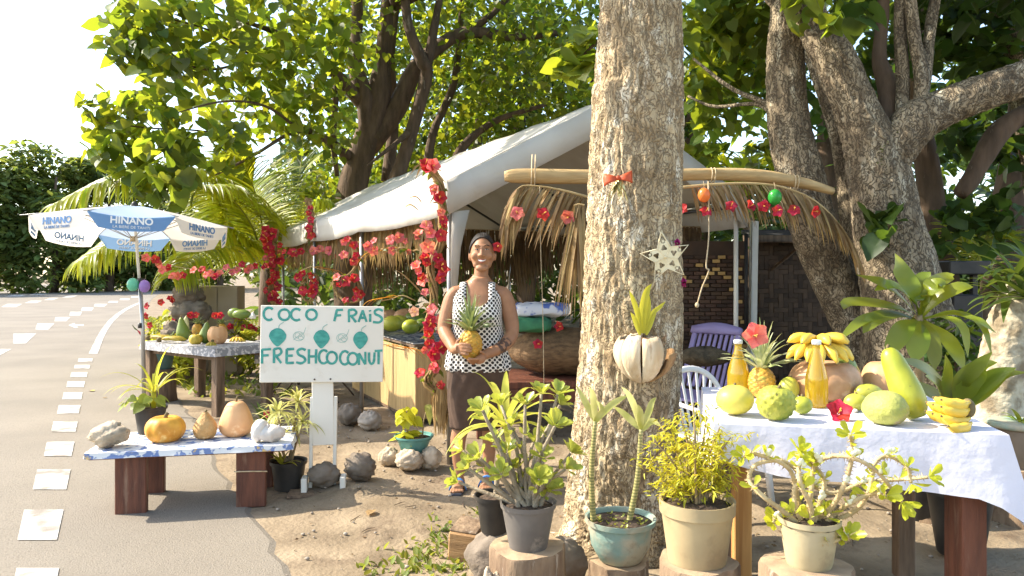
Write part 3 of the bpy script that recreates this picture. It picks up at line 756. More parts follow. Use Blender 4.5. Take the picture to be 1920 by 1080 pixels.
FL_PEA = [flower_mesh(PEACH, 9, .4)]
def face_mat(p, r, face, tw=0.0):
    z = Vector(face).normalized(); s, u = frame(z)
    m3 = Matrix((s, u, z)).transposed() @ Matrix.Rotation(tw, 3, 'Z')
    m = m3.to_4x4() @ Matrix.Scale(r, 4); m.translation = p
    return m
def add_flower(parent, p, r, meshes=FL_RED, face=None, jit=.5, name='flower'):
    f = Vector(face or (0, -1, .25)) + Vector((rnd(-jit, jit), rnd(-jit, jit) * .6, rnd(-jit, jit)))
    m = face_mat(Vector(p) - (parent.matrix_basis.translation if parent else Vector()), r, f, rnd(0, 6))
    return link(name, random.choice(meshes), parent, mw=m)
def frond(parent, path, length, n, material, rach, droop=.6, sweep=.6, width=.018, up=None, both=True, seed=0, hang=None, stem_r=.018, taper=.35, name='leaflets'):
    """path: points of the rachis; length of the leaflets; they sweep towards the tip and droop"""
    rr = random.Random(seed); c = [Vector(p) for p in curve(path, 40)]
    off = parent.matrix_basis.translation if parent else Vector()
    st = MB(); st.tube([p - off for p in c], [lerp(stem_r, .004, i / 39) for i in range(40)], 6); st.build('rachis', rach, parent)
    mb = MB(); up = Vector(up or (0, 0, 1))
    for i in range(n):
        t = .06 + .94 * (i + rr.random() * .5) / n
        q = t * 39; k = min(int(q), 38); p = c[k].lerp(c[k + 1], q - k); d = (c[k + 1] - c[k]).normalized()
        sd = d.cross(up)
        if sd.length < .1: sd = Vector((1, 0, 0))
        sd.normalize()
        L = length * (math.sin(math.pi * min(1, .18 + t * .72)) ** .7) * rr.uniform(.85, 1.1)
        for sg in ((-1, 1) if both else (1,)):
            dr = (sd * sg + d * (sweep + rr.uniform(-.1, .1)) + up * rr.uniform(-.05, .25)).normalized() if hang is None else (Vector(hang) + Vector((rr.uniform(-.15, .15), rr.uniform(-.2, .2), 0)) + sd * sg * .1).normalized()
            pts = []; v = dr.copy(); pp = p.copy()
            for s_ in range(6):
                pts.append(pp - off); pp = pp + v * L / 5; v = (v + Vector((0, 0, -droop * .28 * (1 + s_ * .3)))).normalized()
            mb.blade(pts, [width * .6, width, width, width * .8, width * .5, .001], up=Vector((rr.uniform(-.4, .4), -.6, .8)), fold=.3)
    return mb.build(name, material, parent, kind='stuff')
RACH = mat('rachis_green', (.34, .34, .06), (.26, .28, .05), rough=.5, scale=5)
RACHD = mat('rachis_dry', (.50, .36, .17), (.36, .24, .1), rough=.7, scale=8)
def PW(lst): return [P(*q) for q in lst]

palm = thing('coconut_palm', 'young coconut palm with bright yellow green fronds behind the beach umbrella', 'palm', (P(500, 515, 12.5).x, 12.5, 0))
b = MB(); b.tube([(0, 0, -.1), (.03, 0, .4), (0, .02, 1.0), (0, 0, 1.5)], [.2, .16, .14, .1], 12); b.build('trunk', BARKD, palm)
for k, (pth, L, n, mt, dr, sw, w) in enumerate([
    ([(500, 480, 12.4), (455, 380, 11.6), (360, 322, 10.6), (230, 330, 9.6), (100, 385, 9.0)], .95, 100, FROND, 1.0, .7, .024),
    ([(500, 490, 12.4), (430, 440, 11.4), (330, 425, 10.4), (230, 445, 9.8), (150, 490, 9.4)], .9, 90, FROND, 1.1, .6, .024),
    ([(500, 500, 12.4), (486, 420, 12.0), (468, 330, 11.7), (440, 262, 11.4)], 1.1, 90, FROND, .35, .9, .028),
    ([(505, 480, 12.5), (545, 400, 12.5), (563, 320, 12.6), (570, 240, 12.7)], .55, 44, FRONDD, .3, 1.2, .022),
    ([(500, 480, 12.6), (450, 340, 12.8), (400, 220, 12.8), (345, 110, 12.6)], 1.0, 56, FROND, .5, .8, .026),
    ([(505, 490, 12.5), (560, 420, 12.2), (610, 380, 12.0), (650, 400, 11.9)], .9, 70, FROND, .8, .7, .022),
    ([(500, 500, 12.4), (440, 468, 11.2), (380, 470, 10.4), (320, 520, 9.9)], .85, 80, FROND, .9, .6, .02),
    ([(500, 500, 12.4), (540, 450, 13), (590, 430, 13.4), (640, 450, 13.6)], .8, 40, FROND, .8, .7, .022),
    ([(500, 500, 12.3), (470, 470, 11.6), (420, 430, 11.2), (390, 380, 11.0)], .9, 70, FROND, .6, .8, .022),
    ([(498, 500, 12.2), (492, 430, 11.4), (478, 360, 10.8), (452, 300, 10.4)], 1.0, 90, FROND, .4, .9, .026),
    ([(498, 500, 12.2), (470, 420, 11.2), (420, 360, 10.4), (370, 350, 9.9)], .85, 80, FROND, .8, .7, .024),
    ([(500, 500, 12.6), (530, 380, 13.2), (590, 300, 13.6), (660, 280, 13.8)], .9, 44, FROND, .6, .8, .024)]):
    f_ = link('frond', None, palm)
    c0 = palm.location
    frond(palm, PW(pth), L, n, mt, RACH, dr, sw, w, seed=k, up=(0, -.35, 1) if k == 2 else None)
    bpy.data.objects.remove(f_)
palm = thing('coconut_palm', 'palm frond lit by the sun behind the black stand in the shade', 'palm', (P(1850, 515, 7.6).x, 7.6, 0))
b = MB(); b.tube([(0, 0, -.1), (.02, 0, .5), (0, 0, 1.1)], [.12, .1, .07], 10); b.build('trunk', BARKD, palm)
for k, pth in enumerate([[(1850, 520, 7.6), (1835, 490, 7.5), (1845, 450, 7.4), (1875, 425, 7.3)], [(1850, 520, 7.6), (1815, 470, 7.7), (1800, 440, 7.7), (1795, 420, 7.7)], [(1850, 520, 7.6), (1870, 470, 7.9), (1880, 440, 8), (1895, 440, 8)]]):
    frond(palm, PW(pth), .42, 34, FROND if k < 2 else FRONDD, RACH, .25, .7, .012, seed=k + 20, up=(0, -.8, .6))
palm = thing('coconut_palm', 'pale palm fronds showing through the gap right of the thick trunk', 'palm', (P(1400, 515, 15).x, 15, 0))
b = MB(); b.tube([(0, 0, -.1), (.1, 0, 1.4), (0, 0, 2.9)], [.2, .15, .1], 10); b.build('trunk', BARKD, palm)
for k, pth in enumerate([[(1400, 380, 15), (1370, 320, 15), (1340, 300, 15), (1300, 320, 15)], [(1400, 380, 15), (1410, 320, 15), (1440, 300, 15), (1480, 330, 15)], [(1400, 380, 15), (1395, 310, 15), (1400, 280, 15)]]):
    frond(palm, PW(pth), .8, 30, FROND, RACH, .6, .6, .025, seed=k + 30)

# ------------------------------------------------------------------ white marquee
TC = Vector((-.48, 5.5, 0)); TU = Vector((-.454, .891, 0)); TW = Vector((.891, .454, 0)); TL_, TWD = 6.85, 2.87
ZE, ZR = 2.09, 2.85
CANVAS = mat('white_canvas', (.64, .61, .55), (.56, .52, .45), rough=.65, scale=2.5, detail=6, bump=.25, bscale=7, bdist=.03, transl=(.6, .57, .5), tfac=.16, c3=(.47, .42, .33), c3scale=1.6, c3ramp=(.56, .78))
tent = thing('marquee_tent', 'white canvas marquee tent with pitched roof over the fruit stall', 'tent', TC)
def tpt(s, w, z): return TU * s + TW * w + Vector((0, 0, z))
def roof_z(w): return lerp(ZE, ZR, 1 - abs(w - TWD / 2) / (TWD / 2))
for side in (0, 1):
    mb = MB(); g = []
    for i in range(36):
        s = -.06 + (TL_ + .12) * i / 35; row = []
        for j in range(13):
            t = j / 12; w = t * TWD / 2 if side == 0 else TWD - t * TWD / 2
            bay = abs(math.sin(math.pi * s / 2.28)); sag = -.055 * bay * math.sin(math.pi * t) - .03 * bay * (1 - t)
            row.append(tpt(s, w + (-.02 if side == 0 else .02) * (1 - t), lerp(ZE, ZR, t) + sag + .008 * math.sin(7 * s + 5 * t)))
        g.append(row)
    mb.sheet(g); mb.build('roof_panel', CANVAS, tent, solid=.003)
    mb = MB(); g = []
    for i in range(40):
        s = -.06 + (TL_ + .12) * i / 39; wv = .012 * math.sin(s * 9) + .008 * math.sin(s * 23)
        w = (-.026 if side == 0 else TWD + .026); bay = abs(math.sin(math.pi * s / 2.28))
        g.append([tpt(s, w + (-1 if side == 0 else 1) * (wv * q), ZE - .03 * bay - .26 * q) for q in (0, .33, .66, 1)])
    mb.sheet(g); mb.build('valance', CANVAS, tent, solid=.003)
for e, s in ((0, -.065), (1, TL_ + .065)):
    mb = MB(); g = []
    for i in range(33):
        w = -.03 + (TWD + .06) * i / 32
        g.append([tpt(s + .006 * math.sin(w * 11) * q, w, roof_z(w) + .004 - .25 * q) for q in (0, .5, 1)])
    mb.sheet(g); mb.build('gable_valance', CANVAS, tent, solid=.003)
mb = MB()      # folded corner strip at the front post
mb.sheet([[tpt(-.05, .02, 1.86), tpt(-.05, .16, 1.88)], [tpt(-.05, .015, 1.6), tpt(-.05, .09, 1.6)], [tpt(-.045, .015, 1.15), tpt(-.045, .05, 1.15)]]); mb.build('corner_strap', CANVAS, tent, solid=.003)
DARKM = mat('dark_steel', (.12, .12, .12), (.08, .08, .08), rough=.4, metal=.6, scale=8)
for s in (.02, 2.39, 4.6, TL_ - .02):
    for w in (.03, TWD - .03):
        if s == 2.39 and w > 1: continue
        g0 = TC + tpt(s, w, 0); z0 = gz(g0.x, g0.y) - .02
        mb = MB(); mb.tube([tpt(s, w, z0), tpt(s, w, ZE - .03)], .021, 12); mb.build('pole', METAL if w < 1 else WHITEP, tent)
    for w0, w1 in ((.03, TWD / 2), (TWD - .03, TWD / 2)):
        mb = MB(); mb.tube([tpt(s, w0, ZE - .06), tpt(s, w1, ZR - .07)], .016, 8); mb.build('rafter', DARKM, tent)
for w in (.05, TWD - .05, TWD / 2):
    mb = MB(); mb.tube([tpt(0, w, roof_z(w) - .1), tpt(TL_, w, roof_z(w) - .1)], .016, 8); mb.build('purlin', DARKM, tent)
mb = MB(); mb.tube([tpt(.02, .05, 1.98), tpt(.9, 1.1, 2.55)], .014, 8); mb.build('brace', DARKM, tent)

# thatch hung inside the tent: strings of dry leaflets
def thatch(name, label, a, b, n, L, mt, lo=.55, group=None, dz=0):
    a = Vector(a); b_ = Vector(b); o = thing(name, label, 'thatch', a, 0, group)
    c = MB(); c.tube([Vector(), b_ - a], .008, 5); c.build('cord', ROPE, o)
    mb = MB(); rr = random.Random(n + int(L * 100))
    for i in range(n):
        p = (b_ - a) * rr.random(); l = L * rr.uniform(lo, 1.1); dx = Vector((rr.uniform(-.12, .12), rr.uniform(-.12, .12), 0))
        mb.blade([p + dx * q * q * l + Vector((rr.uniform(-.012, .012), rr.uniform(-.012, .012), -l * q)) for q in (0, .3, .6, 1)], [.006, .011, .009, .001], up=Vector((rr.uniform(-1, 1), -1, .1)))
    mb.build('dry_leaflets', mt, o, kind='stuff')
    return o
thatch('thatch_fringe', 'dry palm fringe hanging along the tent edge behind the sign', TC + tpt(.5, .1, 1.86), TC + tpt(3.4, .1, 1.86), 240, .40, DRYF, .35)
thatch('thatch_fringe', 'dry palm fringe hanging at the far end of the tent edge', TC + tpt(3.4, .08, 1.84), TC + tpt(6.8, .08, 1.84), 240, .42, DRYF, .35)
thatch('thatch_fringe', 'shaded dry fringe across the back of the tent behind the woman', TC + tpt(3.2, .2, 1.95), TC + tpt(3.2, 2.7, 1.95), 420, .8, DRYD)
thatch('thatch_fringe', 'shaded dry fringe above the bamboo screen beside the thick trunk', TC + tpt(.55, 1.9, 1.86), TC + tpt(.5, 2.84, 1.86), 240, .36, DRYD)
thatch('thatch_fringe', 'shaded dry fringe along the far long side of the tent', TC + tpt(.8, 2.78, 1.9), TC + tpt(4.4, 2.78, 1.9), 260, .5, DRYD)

# ------------------------------------------------------------------ log with dry fronds
LOGW = mat('peeled_log', (.52, .36, .17), (.38, .25, .11), rough=.7, scale=5, stretch=(.6, 5, 5), bump=.4, bscale=14)
lp = LP([(946, 331, 5.3, 20), (975, 330, 5.3, 26), (1110, 331, 5.35, 25), (1290, 327, 5.45, 24), (1380, 327, 5.5, 24), (1450, 333, 5.55, 24), (1510, 344, 5.6, 22), (1562, 359, 5.62, 14)])
mb = MB(); limb(mb, lp, 12, 40, seed=5)
log = tag(mb.build('log', LOGW), 'long peeled log slung horizontally behind the thick trunk', 'log')
for k, (px, py0, py1, Y, lab) in enumerate([(1000, 290, 350, 5.3, 'twine loop tying the log near its left end'), (1335, 318, 340, 5.46, 'twine loop round the log right of the thick trunk'), (1490, 328, 356, 5.58, 'twine loop round the log near the slanting tree')]):
    r = (py1 - py0) / 2 * Y / F; c = P(px, (py0 + py1) / 2, Y); mb = MB()
    for q in (-.006, .006):
        mb.tube([c + Vector((q * 2 + .004 * math.sin(a), math.cos(a) * .055, math.sin(a) * max(r, .055))) for a in np.linspace(0, 2 * math.pi, 22)], .004, 5, cap=False)
    tag(mb.build('twine', ROPE), lab, 'twine')
fr1 = thing('dry_frond', 'dry palm frond hanging from the log left of the thick trunk', 'palm frond', P(1105, 365, 5.25))
frond(fr1, PW([(1110, 372, 5.28), (1075, 362, 5.25), (1030, 352, 5.22), (985, 348, 5.2), (968, 356, 5.18)]), .43, 30, DRYF, RACHD, .5, .5, .011, hang=(-.5, -.1, -.8), both=True, seed=3, stem_r=.012)
fr2 = thing('dry_frond', 'dry palm leaf strips hanging beside the left side of the thick trunk', 'palm frond', P(1090, 385, 5.1))
frond(fr2, PW([(1096, 385, 5.1), (1085, 383, 5.1), (1076, 385, 5.1)]), .75, 16, DRYF, RACHD, .25, .3, .012, hang=(-.12, 0, -1), seed=5, stem_r=.008)
fr3 = thing('dry_frond', 'thin dry palm strips hanging beside the smiling woman', 'palm frond', P(960, 372, 5.2))
frond(fr3, PW([(975, 362, 5.2), (960, 372, 5.2), (946, 392, 5.2)]), .42, 14, DRYF, RACHD, .3, .3, .01, hang=(-.15, 0, -1), seed=6, stem_r=.007)
fr4 = thing('dry_frond', 'long dry palm frond curving under the log right of the thick trunk', 'palm frond', P(1400, 346, 5.4))
frond(fr4, PW([(1272, 352, 5.35), (1340, 346, 5.38), (1410, 344, 5.42), (1470, 352, 5.45), (1530, 378, 5.5), (1580, 430, 5.5), (1612, 500, 5.5)]), .34, 80, DRYF, RACHD, .35, .5, .009, hang=(.35, -.1, -.8), seed=8, stem_r=.013)
for px, py, Y, tw in [(970, 400, 5.1, 0), (1017, 402, 5.1, 1), (1067, 406, 5.1, 2)]:
    add_flower(fr1, P(px, py, Y), .052, FL_COR if tw != 1 else FL_RED)
for px, py in [(1278, 392), (1324, 396), (1371, 386), (1404, 388), (1432, 386), (1458, 395), (1489, 394), (1524, 396)]:
    add_flower(fr4, P(px, py, 5.3), .046, FL_RED)
def balloon(label, px, py, Y, w, c, hung=None):
    p = P(px, py, Y); r = w / 2 * Y / F; o = thing('balloon', label, 'balloon', p)
    mt = mat('balloon_' + label.split()[0], c, rough=.25, spec=.5, transl=tuple(min(1, x * 1.3) for x in c), tfac=.3)
    b = MB(); b.blob((0, 0, 0), (r, r, r * 1.22), 20, 14, fn=lambda a, t, v: 1 - .10 * max(0, .5 - t)); b.build('body', mt, o)
    b = MB(); b.lathe([(.003, 0), (.007, -.004), (.003, -.012)], 8, (0, 0, r * 1.25)); b.build('knot', mt, o)
    b = MB(); b.tube([(0, 0, r * 1.22), (.004, .01, r * 1.22 + .02), (0, .02, r * 1.22 + .05)], .0015, 4); b.build('string', ROPE, o)
balloon('orange balloon tied under the log right of the thick trunk', 1320, 366, 5.3, 23, (.80, .25, .06))
balloon('green balloon tied under the log among red flowers', 1453, 370, 5.35, 25, (.04, .36, .06))
def string(label, pts, r=.0035, knot=None):
    o = MB(); o.tube(curve(PW(pts), 24), r, 6)
    if knot: o.blob(P(*knot), (r * 3, r * 3, r * 4), 8, 6)
    tag(o.build('string', ROPE), label, 'string')
string('knotted twine dangling from the log over the purple chair', [(1328, 340, 5.3), (1329, 440, 5.3), (1324, 498, 5.3), (1329, 508, 5.3), (1316, 540, 5.3), (1307, 572, 5.3)], .005, (1307, 572, 5.3))
string('long thin string hanging beside the woman', [(1012, 350, 5.2), (1014, 470, 5.2), (1018, 600, 5.2), (1020, 735, 5.2)], .0025)

# ------------------------------------------------------------------ bamboo screen, woven hut
BAMB = mat('bamboo_slat', (.085, .042, .022), (.045, .024, .014), rough=.6, scale=4, vary=.5, hue=.01)
BAMBL = mat('bamboo_slat_pale', (.52, .33, .12), (.40, .24, .08), rough=.6, scale=6, vary=.25)
scr = thing('bamboo_screen', 'dark bamboo slat screen with a broken pale edge behind the purple chair', 'screen', P(1270, 515, 7.1) * Vector((1, 1, 0)))
W_ = 130 * 7.1 / F; slat = MB().box((0, 0, 0), (.098, .012, .034), None, .003).mesh('slat', BAMB, False); slatl = MB().box((0, 0, 0), (.07, .012, .032), None, .003).mesh('slat', BAMBL, False)
bk = MB(); bk.box((W_ / 2, .03, .86), (W_, .012, 1.72)); bk.build('backing', BAMB, scr, smooth=False)
Z0 = .45
rr = random.Random(4); cnt = 0
for i in range(30):
    for j in range(6):
        x = .05 + j * .106 + (.053 if i % 2 else 0); z = Z0 + i * .0385
        if x > W_ - .02: continue
        edge = x > W_ - .12 and rr.random() < .55
        top_ = i > 20 and rr.random() < .3
        o = link('slat', slatl if edge or top_ else slat, scr, (x, rr.uniform(-.004, .006) - (.006 if edge or top_ else 0), z)); o.rotation_euler = (0, rr.uniform(-.03, .03), 0)
hut = thing('hut', 'dark woven bamboo hut wall with black roof edge behind the slanting tree', 'hut', P(1418, 515, 7.7) * Vector((1, 1, 0)))
WV = mat('woven_strip', (.10, .062, .038), (.055, .035, .022), rough=.7, scale=5, vary=.4)
HW = 150 * 7.7 / F
b = MB(); b.box((HW / 2, .04, .86), (HW, .02, 1.72)); b.build('wall_backing', WV, hut, smooth=False)
st = MB().box((0, 0, 0), (.05, .012, .15), None, .004).mesh('strip', WV, False)
for i in range(9):
    for j in range(15):
        v = (i + j) % 2
        o = link('strip', st, hut, (.055 + i * .1 - (0 if v else .0), rnd(0, .01), .35 + j * .098)); o.rotation_euler = (0, R(90 if v else 0) + R(rnd(-2, 2)), 0)
        o2 = link('strip', st, hut, (.055 + i * .1 + (0 if v else .051), rnd(0, .01) + .002, .35 + j * .098 + (.051 if v else 0))); o2.rotation_euler = (0, R(90 if v else 0), 0)
RUB = mat('black_roofing', (.02, .02, .022), (.035, .033, .03), rough=.6, scale=4, bump=.3)
b = MB(); b.box((HW / 2 + .05, -.05, 1.80), (HW + .3, .5, .05), rot(12), .01); b.build('roof', RUB, hut)
b = MB(); b.box((HW / 2 + .05, -.285, 1.755), (HW + .3, .03, .07), None, .005); b.build('fascia', WOODGREY, hut)
b = MB(); b.bar((.15, -.02, 1.45), (.42, -.24, 1.74), .03); b.build('roof_strut', WOODGREY, hut)
pp = P(1411, 515, 6.95); pst = MB(); pst.box((pp.x, pp.y, .95), (.07, .05, 1.9), rot(0, 1, 8), .006); tag(pst.build('post', WHITEP), 'white painted wooden post between bamboo screen and woven hut', 'post')
ch = MB(); ch.tube([(pp.x - .06, pp.y, 1.78), (pp.x - .06, pp.y, .85)], .018, 10); ch.build('downpipe', RUB)
tag(bpy.data.objects['downpipe'], 'thin black pipe hanging beside the white post', 'pipe')

# ------------------------------------------------------------------ chairs
PURP = mat('purple_paint', (.30, .25, .45), (.25, .205, .38), rough=.5, scale=6)
chr_ = thing('chair', 'purple painted slatted wooden chair leaning back in the shade', 'chair', (P(1318, 515, 6.3).x, 6.3, 0), R(-42))
tl = rot(-28)
def cb(name, c, d, bev=.006, m=PURP):
    b = MB(); b.box(Vector((0, .0, .42)) + tl @ Vector(c), d, tl, bev); b.build(name, m, chr_, smooth=False)
for x in (-.205, .205): cb('back_post', (x, 0, .26), (.045, .03, .62))
for q in range(7): cb('back_slat', (-.15 + q * .05, 0, .28), (.03, .014, .5))
g = [[Vector((0, 0, .42)) + tl @ Vector((x, y, z)) for z in (.52, .585 + .035 * math.cos(x * 7.5))] for x in np.linspace(-.235, .235, 13) for y in (-.018,)]
b = MB(); b.sheet(g); b.build('top_rail', PURP, chr_, solid=.035)
for q in range(5): b = MB(); b.box((0, -.42 + q * .095, .41), (.48, .08, .022), rot(4), .004); b.build('seat_slat', PURP, chr_, smooth=False)
for x in (-.22, .22):
    for y, hh in ((-.42, .4), (-.02, .42)):
        b = MB(); b.box((x, y, hh / 2), (.045, .045, hh), None, .005); b.build('leg', PURP, chr_, smooth=False)
DKC = mat('dark_woven_cloth', (.05, .04, .025), (.11, .085, .05), rough=.95, scale=20, bump=.8, bscale=50)
b = MB(); b.blob((0, 0, 0), (.2, .13, .075), 18, 10, fn=lambda a, t, v: 1 + .12 * math.sin(4 * a + 6 * t)); o = b.build('bundle', DKC, loc=P(1322, 668, 5.95))
tag(o, 'dark coarse bundle lying on the purple chair', 'bundle')
WPL = mat('white_plastic', (.74, .73, .69), rough=.35)
wc = thing('chair', 'white plastic garden chair with fan shaped slatted back', 'chair', (P(1305, 515, 4.7).x, 4.7, 0), R(28))
b = MB(); arc = [Vector((.24 * math.cos(a), .02 + .05 * math.sin(a), .56 + .24 * math.sin(a) ** .8 if math.sin(a) > 0 else .56)) for a in np.linspace(math.pi, 0, 19)]
b.tube(arc, .02, 8, flat=.6); b.build('back_rim', WPL, wc)
for q in range(9):
    t = (q - 4) / 4; a = math.pi / 2 - t * 1.15
    tp2 = Vector((.225 * math.cos(a), .02 + .05 * math.sin(a), .56 + .225 * math.sin(a) ** .8))
    b = MB(); b.bar((t * .15, 0, .43), tp2, .019, .008, .002, up=Vector((0, 1, 0))); b.build('back_slat', WPL, wc, smooth=False)
b = MB(); b.box((0, -.2, .42), (.44, .42, .03), rot(3), .012); b.build('seat', WPL, wc)
for x in (-1, 1):
    b = MB(); b.tube([(x * .235, .03, .58), (x * .27, -.15, .63), (x * .26, -.38, .61), (x * .24, -.4, .42)], [.022] * 4, 8, flat=.6); b.build('armrest', WPL, wc)
    for y in (-.37, .0):
        b = MB(); b.tube([(x * .2, y, .42), (x * .24, y + (.05 if y > -.1 else -.03), 0.0)], [.024, .018], 8); b.build('leg', WPL, wc)

# ------------------------------------------------------------------ bed platform with cloths behind the woman
bedp = P(1015, 515, 6.7)
plat = thing('platform', 'low red brown wooden platform in the shade behind the woman', 'platform', (bedp.x + .1, 6.75, 0), R(8))
b = MB(); b.box((0, 0, .47), (1.5, .9, .06), None, .006); b.build('deck', WOODRED, plat, smooth=False)
b = MB(); b.box((0, -.44, .38), (1.5, .04, .12), None, .004); b.build('front_rail', WOODRED, plat, smooth=False)
for x in (-.68, .68):
    for y in (-.38, .38): b = MB(); b.box((x, y, .22), (.08, .08, .44), None, .004); b.build('leg', WOODRED, plat, smooth=False)
BASK = mat('woven_basket', (.22, .13, .06), (.11, .065, .03), rough=.8, scale=14, stretch=(1, 1, 3), bump=.8, bscale=40)
b = MB(); b.blob((0, 0, 0), (.5, .32, .22), 22, 12, fn=lambda a, t, v: 1 + .05 * math.sin(5 * a) - .1 * max(0, -v.z)); o = b.build('woven_bundle', BASK, loc=(bedp.x + .2, 6.72, .70))
tag(o, 'large woven mat bundle with red flowers lying on the platform', 'bundle')
for px, py in [(1048, 612), (1008, 645)]: add_flower(o, P(px, py, 6.3), .045, FL_RED)
GRNP = mat('green_fabric', (.05, .22, .10), (.03, .14, .07), rough=.7, scale=10)
def cushion(name, label, cat, loc, d, m, wav=.03, rz=0):
    mb = MB()
    def fn(a, t, v): return 1 + wav * math.sin(6 * a + 3 * t)
    g = Vector(d) / 2
    n, k = 22, 12; vs = []
    mb.blob((0, 0, 0), (1, 1, 1), n, k, fn)
    def sq(x): return math.copysign(abs(x) ** .45, x)
    mb.v = [(sq(x) * g.x, sq(y) * g.y, sq(z) * g.z + .012 * math.sin(9 * x + 7 * y)) for x, y, z in mb.v]
    o = mb.build(name, m, loc=loc); o.rotation_euler = (0, 0, rz); return tag(o, label, cat)
cushion('cushion', 'folded green cloth pack on the woven bundle behind the woman', 'cushion', (P(998, 590, 6.6).x, 6.6, .965), (.34, .3, .12), GRNP)
BLUW = mat('blue_white_cloth', (.60, .62, .66), (.10, .16, .42), rough=.8, scale=9, detail=2, ramp=(.52, .56))
cushion('folded_cloth', 'blue and white flowered cloth folded on top of the green pack', 'cloth', (P(1015, 568, 6.65).x, 6.65, 1.09), (.5, .32, .11), BLUW, .05)

# ------------------------------------------------------------------ counter with mat front
cnt_o = TC + tpt(1.55, .30, 0)
ctr = thing('stall_counter', 'stall counter faced with a pale bamboo mat under the tent', 'counter', cnt_o, math.atan2(TU.y, TU.x))
MATM = mat('bamboo_mat', (.55, .38, .17), (.40, .26, .11), rough=.7, scale=4, stretch=(14, 14, .6), bump=.4, bscale=10)
b = MB(); b.box((1.1, -.35, .735), (2.3, .74, .03), None, .004); b.build('top', WOODGREY, ctr, smooth=False)
for q in range(4): b = MB(); b.box((.27 + q * .56, .012 - .02, .37), (.55, .016, .66), None, .003); b.build('mat_panel', MATM, ctr, smooth=False)
b = MB(); b.box((1.1, -.03, .035), (2.26, .05, .05), None, .004); b.build('bottom_rail', WOODGREY, ctr, smooth=False)
b = MB(); b.box((-.01, -.35, .37), (.02, .7, .66), None, .003); b.build('end_panel', MATM, ctr, smooth=False)
for x in (.05, 2.15):
    for y in (-.08, -.66): b = MB(); b.box((x, y, .36), (.06, .05, .72), None, .003); b.build('leg', WOODGREY, ctr, smooth=False)
PATC = mat('patterned_cloth', (.55, .53, .48), (.10, .11, .16), rough=.8, scale=16, detail=2, ramp=(.48, .53))
b = MB(); b.box((1.1, -.35, .755), (2.32, .76, .008), None, .003); o = b.build('tablecloth', PATC, loc=cnt_o); o.rotation_euler = (0, 0, math.atan2(TU.y, TU.x)); tag(o, 'patterned cloth lying on the mat fronted counter', 'tablecloth')
# ------------------------------------------------------------------ unseen canopy, added to keep the back of the stall in shade
tr_ = [o for o in COL.objects if o.name.startswith('tree') and o.get('label', '').startswith('spreading')][0]
pos = np.vstack([in_ball(150, (x, y, z), (1.0, .9, .6)) for x, y, z in [(-2.2, 7.2, 5.2), (-.8, 6.6, 5.0), (.6, 6.8, 5.2), (1.8, 7.2, 5.3), (-1.6, 8.8, 5.6), (-.2, 8.4, 5.6), (1.2, 8.8, 5.6), (2.6, 8.6, 5.4), (-.4, 10, 6), (1.4, 10.4, 6), (3, 10, 5.8), (-2.6, 9.8, 5.9), (3.4, 6.8, 5.2), (2.8, 5.6, 5.0)]])
foliage('added_shade_leaves', pos, RNG.uniform(.16, .27, len(pos)), heart_leaf(), LEAFH, tr_, droop=.6)
b = MB()
for k, e in enumerate([(-1.5, 8, 5.3), (.5, 8, 5.4), (2.5, 8, 5.3)]): limb(b, [tuple(P(740, 10, 13.3)) + (.1,), ((P(740, 0, 13.3).x + e[0]) / 2, 10.8, 6.2, .07), e + (.02,)], 7, 12, seed=k)
b.build('added_shade_branches', BARKD, tr_)

# ------------------------------------------------------------------ fruit builders
def vein(name, c1, c2, k=10, **kw): return mat(name, c1, c2, **kw)
PUMPO = mat('orange_pumpkin_skin', (.72, .36, .05), (.52, .21, .025), rough=.5, scale=12, detail=8, bump=.12, bscale=20, c3=(.72, .48, .16), c3scale=5)
PUMPB = mat('buff_squash_skin', (.70, .40, .19), (.60, .30, .13), rough=.5, scale=5, bump=.15, bscale=24, c3=(.76, .52, .30), c3scale=6)
GOURDR = mat('netted_gourd_skin', (.56, .33, .13), (.42, .23, .08), rough=.7, scale=14, detail=8, bump=.6, bscale=50, c3=(.66, .47, .26), c3scale=12)
PUMPP = mat('pink_pumpkin_skin', (.58, .34, .18), (.40, .21, .10), rough=.5, scale=11, detail=8, bump=.2, bscale=20, c3=(.63, .44, .27), c3scale=5)
GREENF = mat('green_fruit_skin', (.16, .22, .03), (.09, .145, .02), rough=.35, scale=6, bump=.1, bscale=30, spec=.5)
YELG = mat('yellow_green_skin', (.50, .46, .06), (.33, .36, .04), rough=.42, scale=9, detail=6, spec=.5, c3=(.22, .20, .06), c3scale=26, c3ramp=(.60, .68))
POMSK = mat('pomelo_skin', (.66, .54, .11), (.50, .44, .06), rough=.45, scale=5, bump=.2, bscale=70, bdist=.006)
LIMESK = mat('lime_skin', (.42, .42, .04), (.22, .29, .025), rough=.4, scale=12, spec=.5, bump=.1, bscale=60)
SOURS = mat('soursop_skin', (.44, .42, .06), (.22, .26, .03), rough=.55, scale=14, c3=(.14, .10, .03), c3scale=40, c3ramp=(.62, .70), bump=.3, bscale=40)
BANY = mat('banana_peel', (.74, .52, .07), (.66, .43, .05), rough=.42, scale=6, c3=(.34, .22, .06), c3scale=14, c3ramp=(.68, .76))
BANG = mat('speckled_banana_peel', (.46, .36, .05), (.36, .27, .04), rough=.5, scale=8, c3=(.12, .07, .025), c3scale=20, c3ramp=(.56, .66))
DARKST = mat('fruit_stem', (.20, .15, .06), (.12, .09, .04), rough=.8, scale=20)
PAPY = mat('long_papaya_skin', (.42, .40, .03), (.22, .27, .02), rough=.4, scale=4, detail=6, spec=.5, c3=(.12, .10, .04), c3scale=16, c3ramp=(.62, .68), bump=.15, bscale=20)
def lobed(k, d, ph=0): return lambda a, t: 1 - d * (1 - abs(math.sin(k * a / 2 + ph))) * math.sin(math.pi * min(1, max(0, t)))
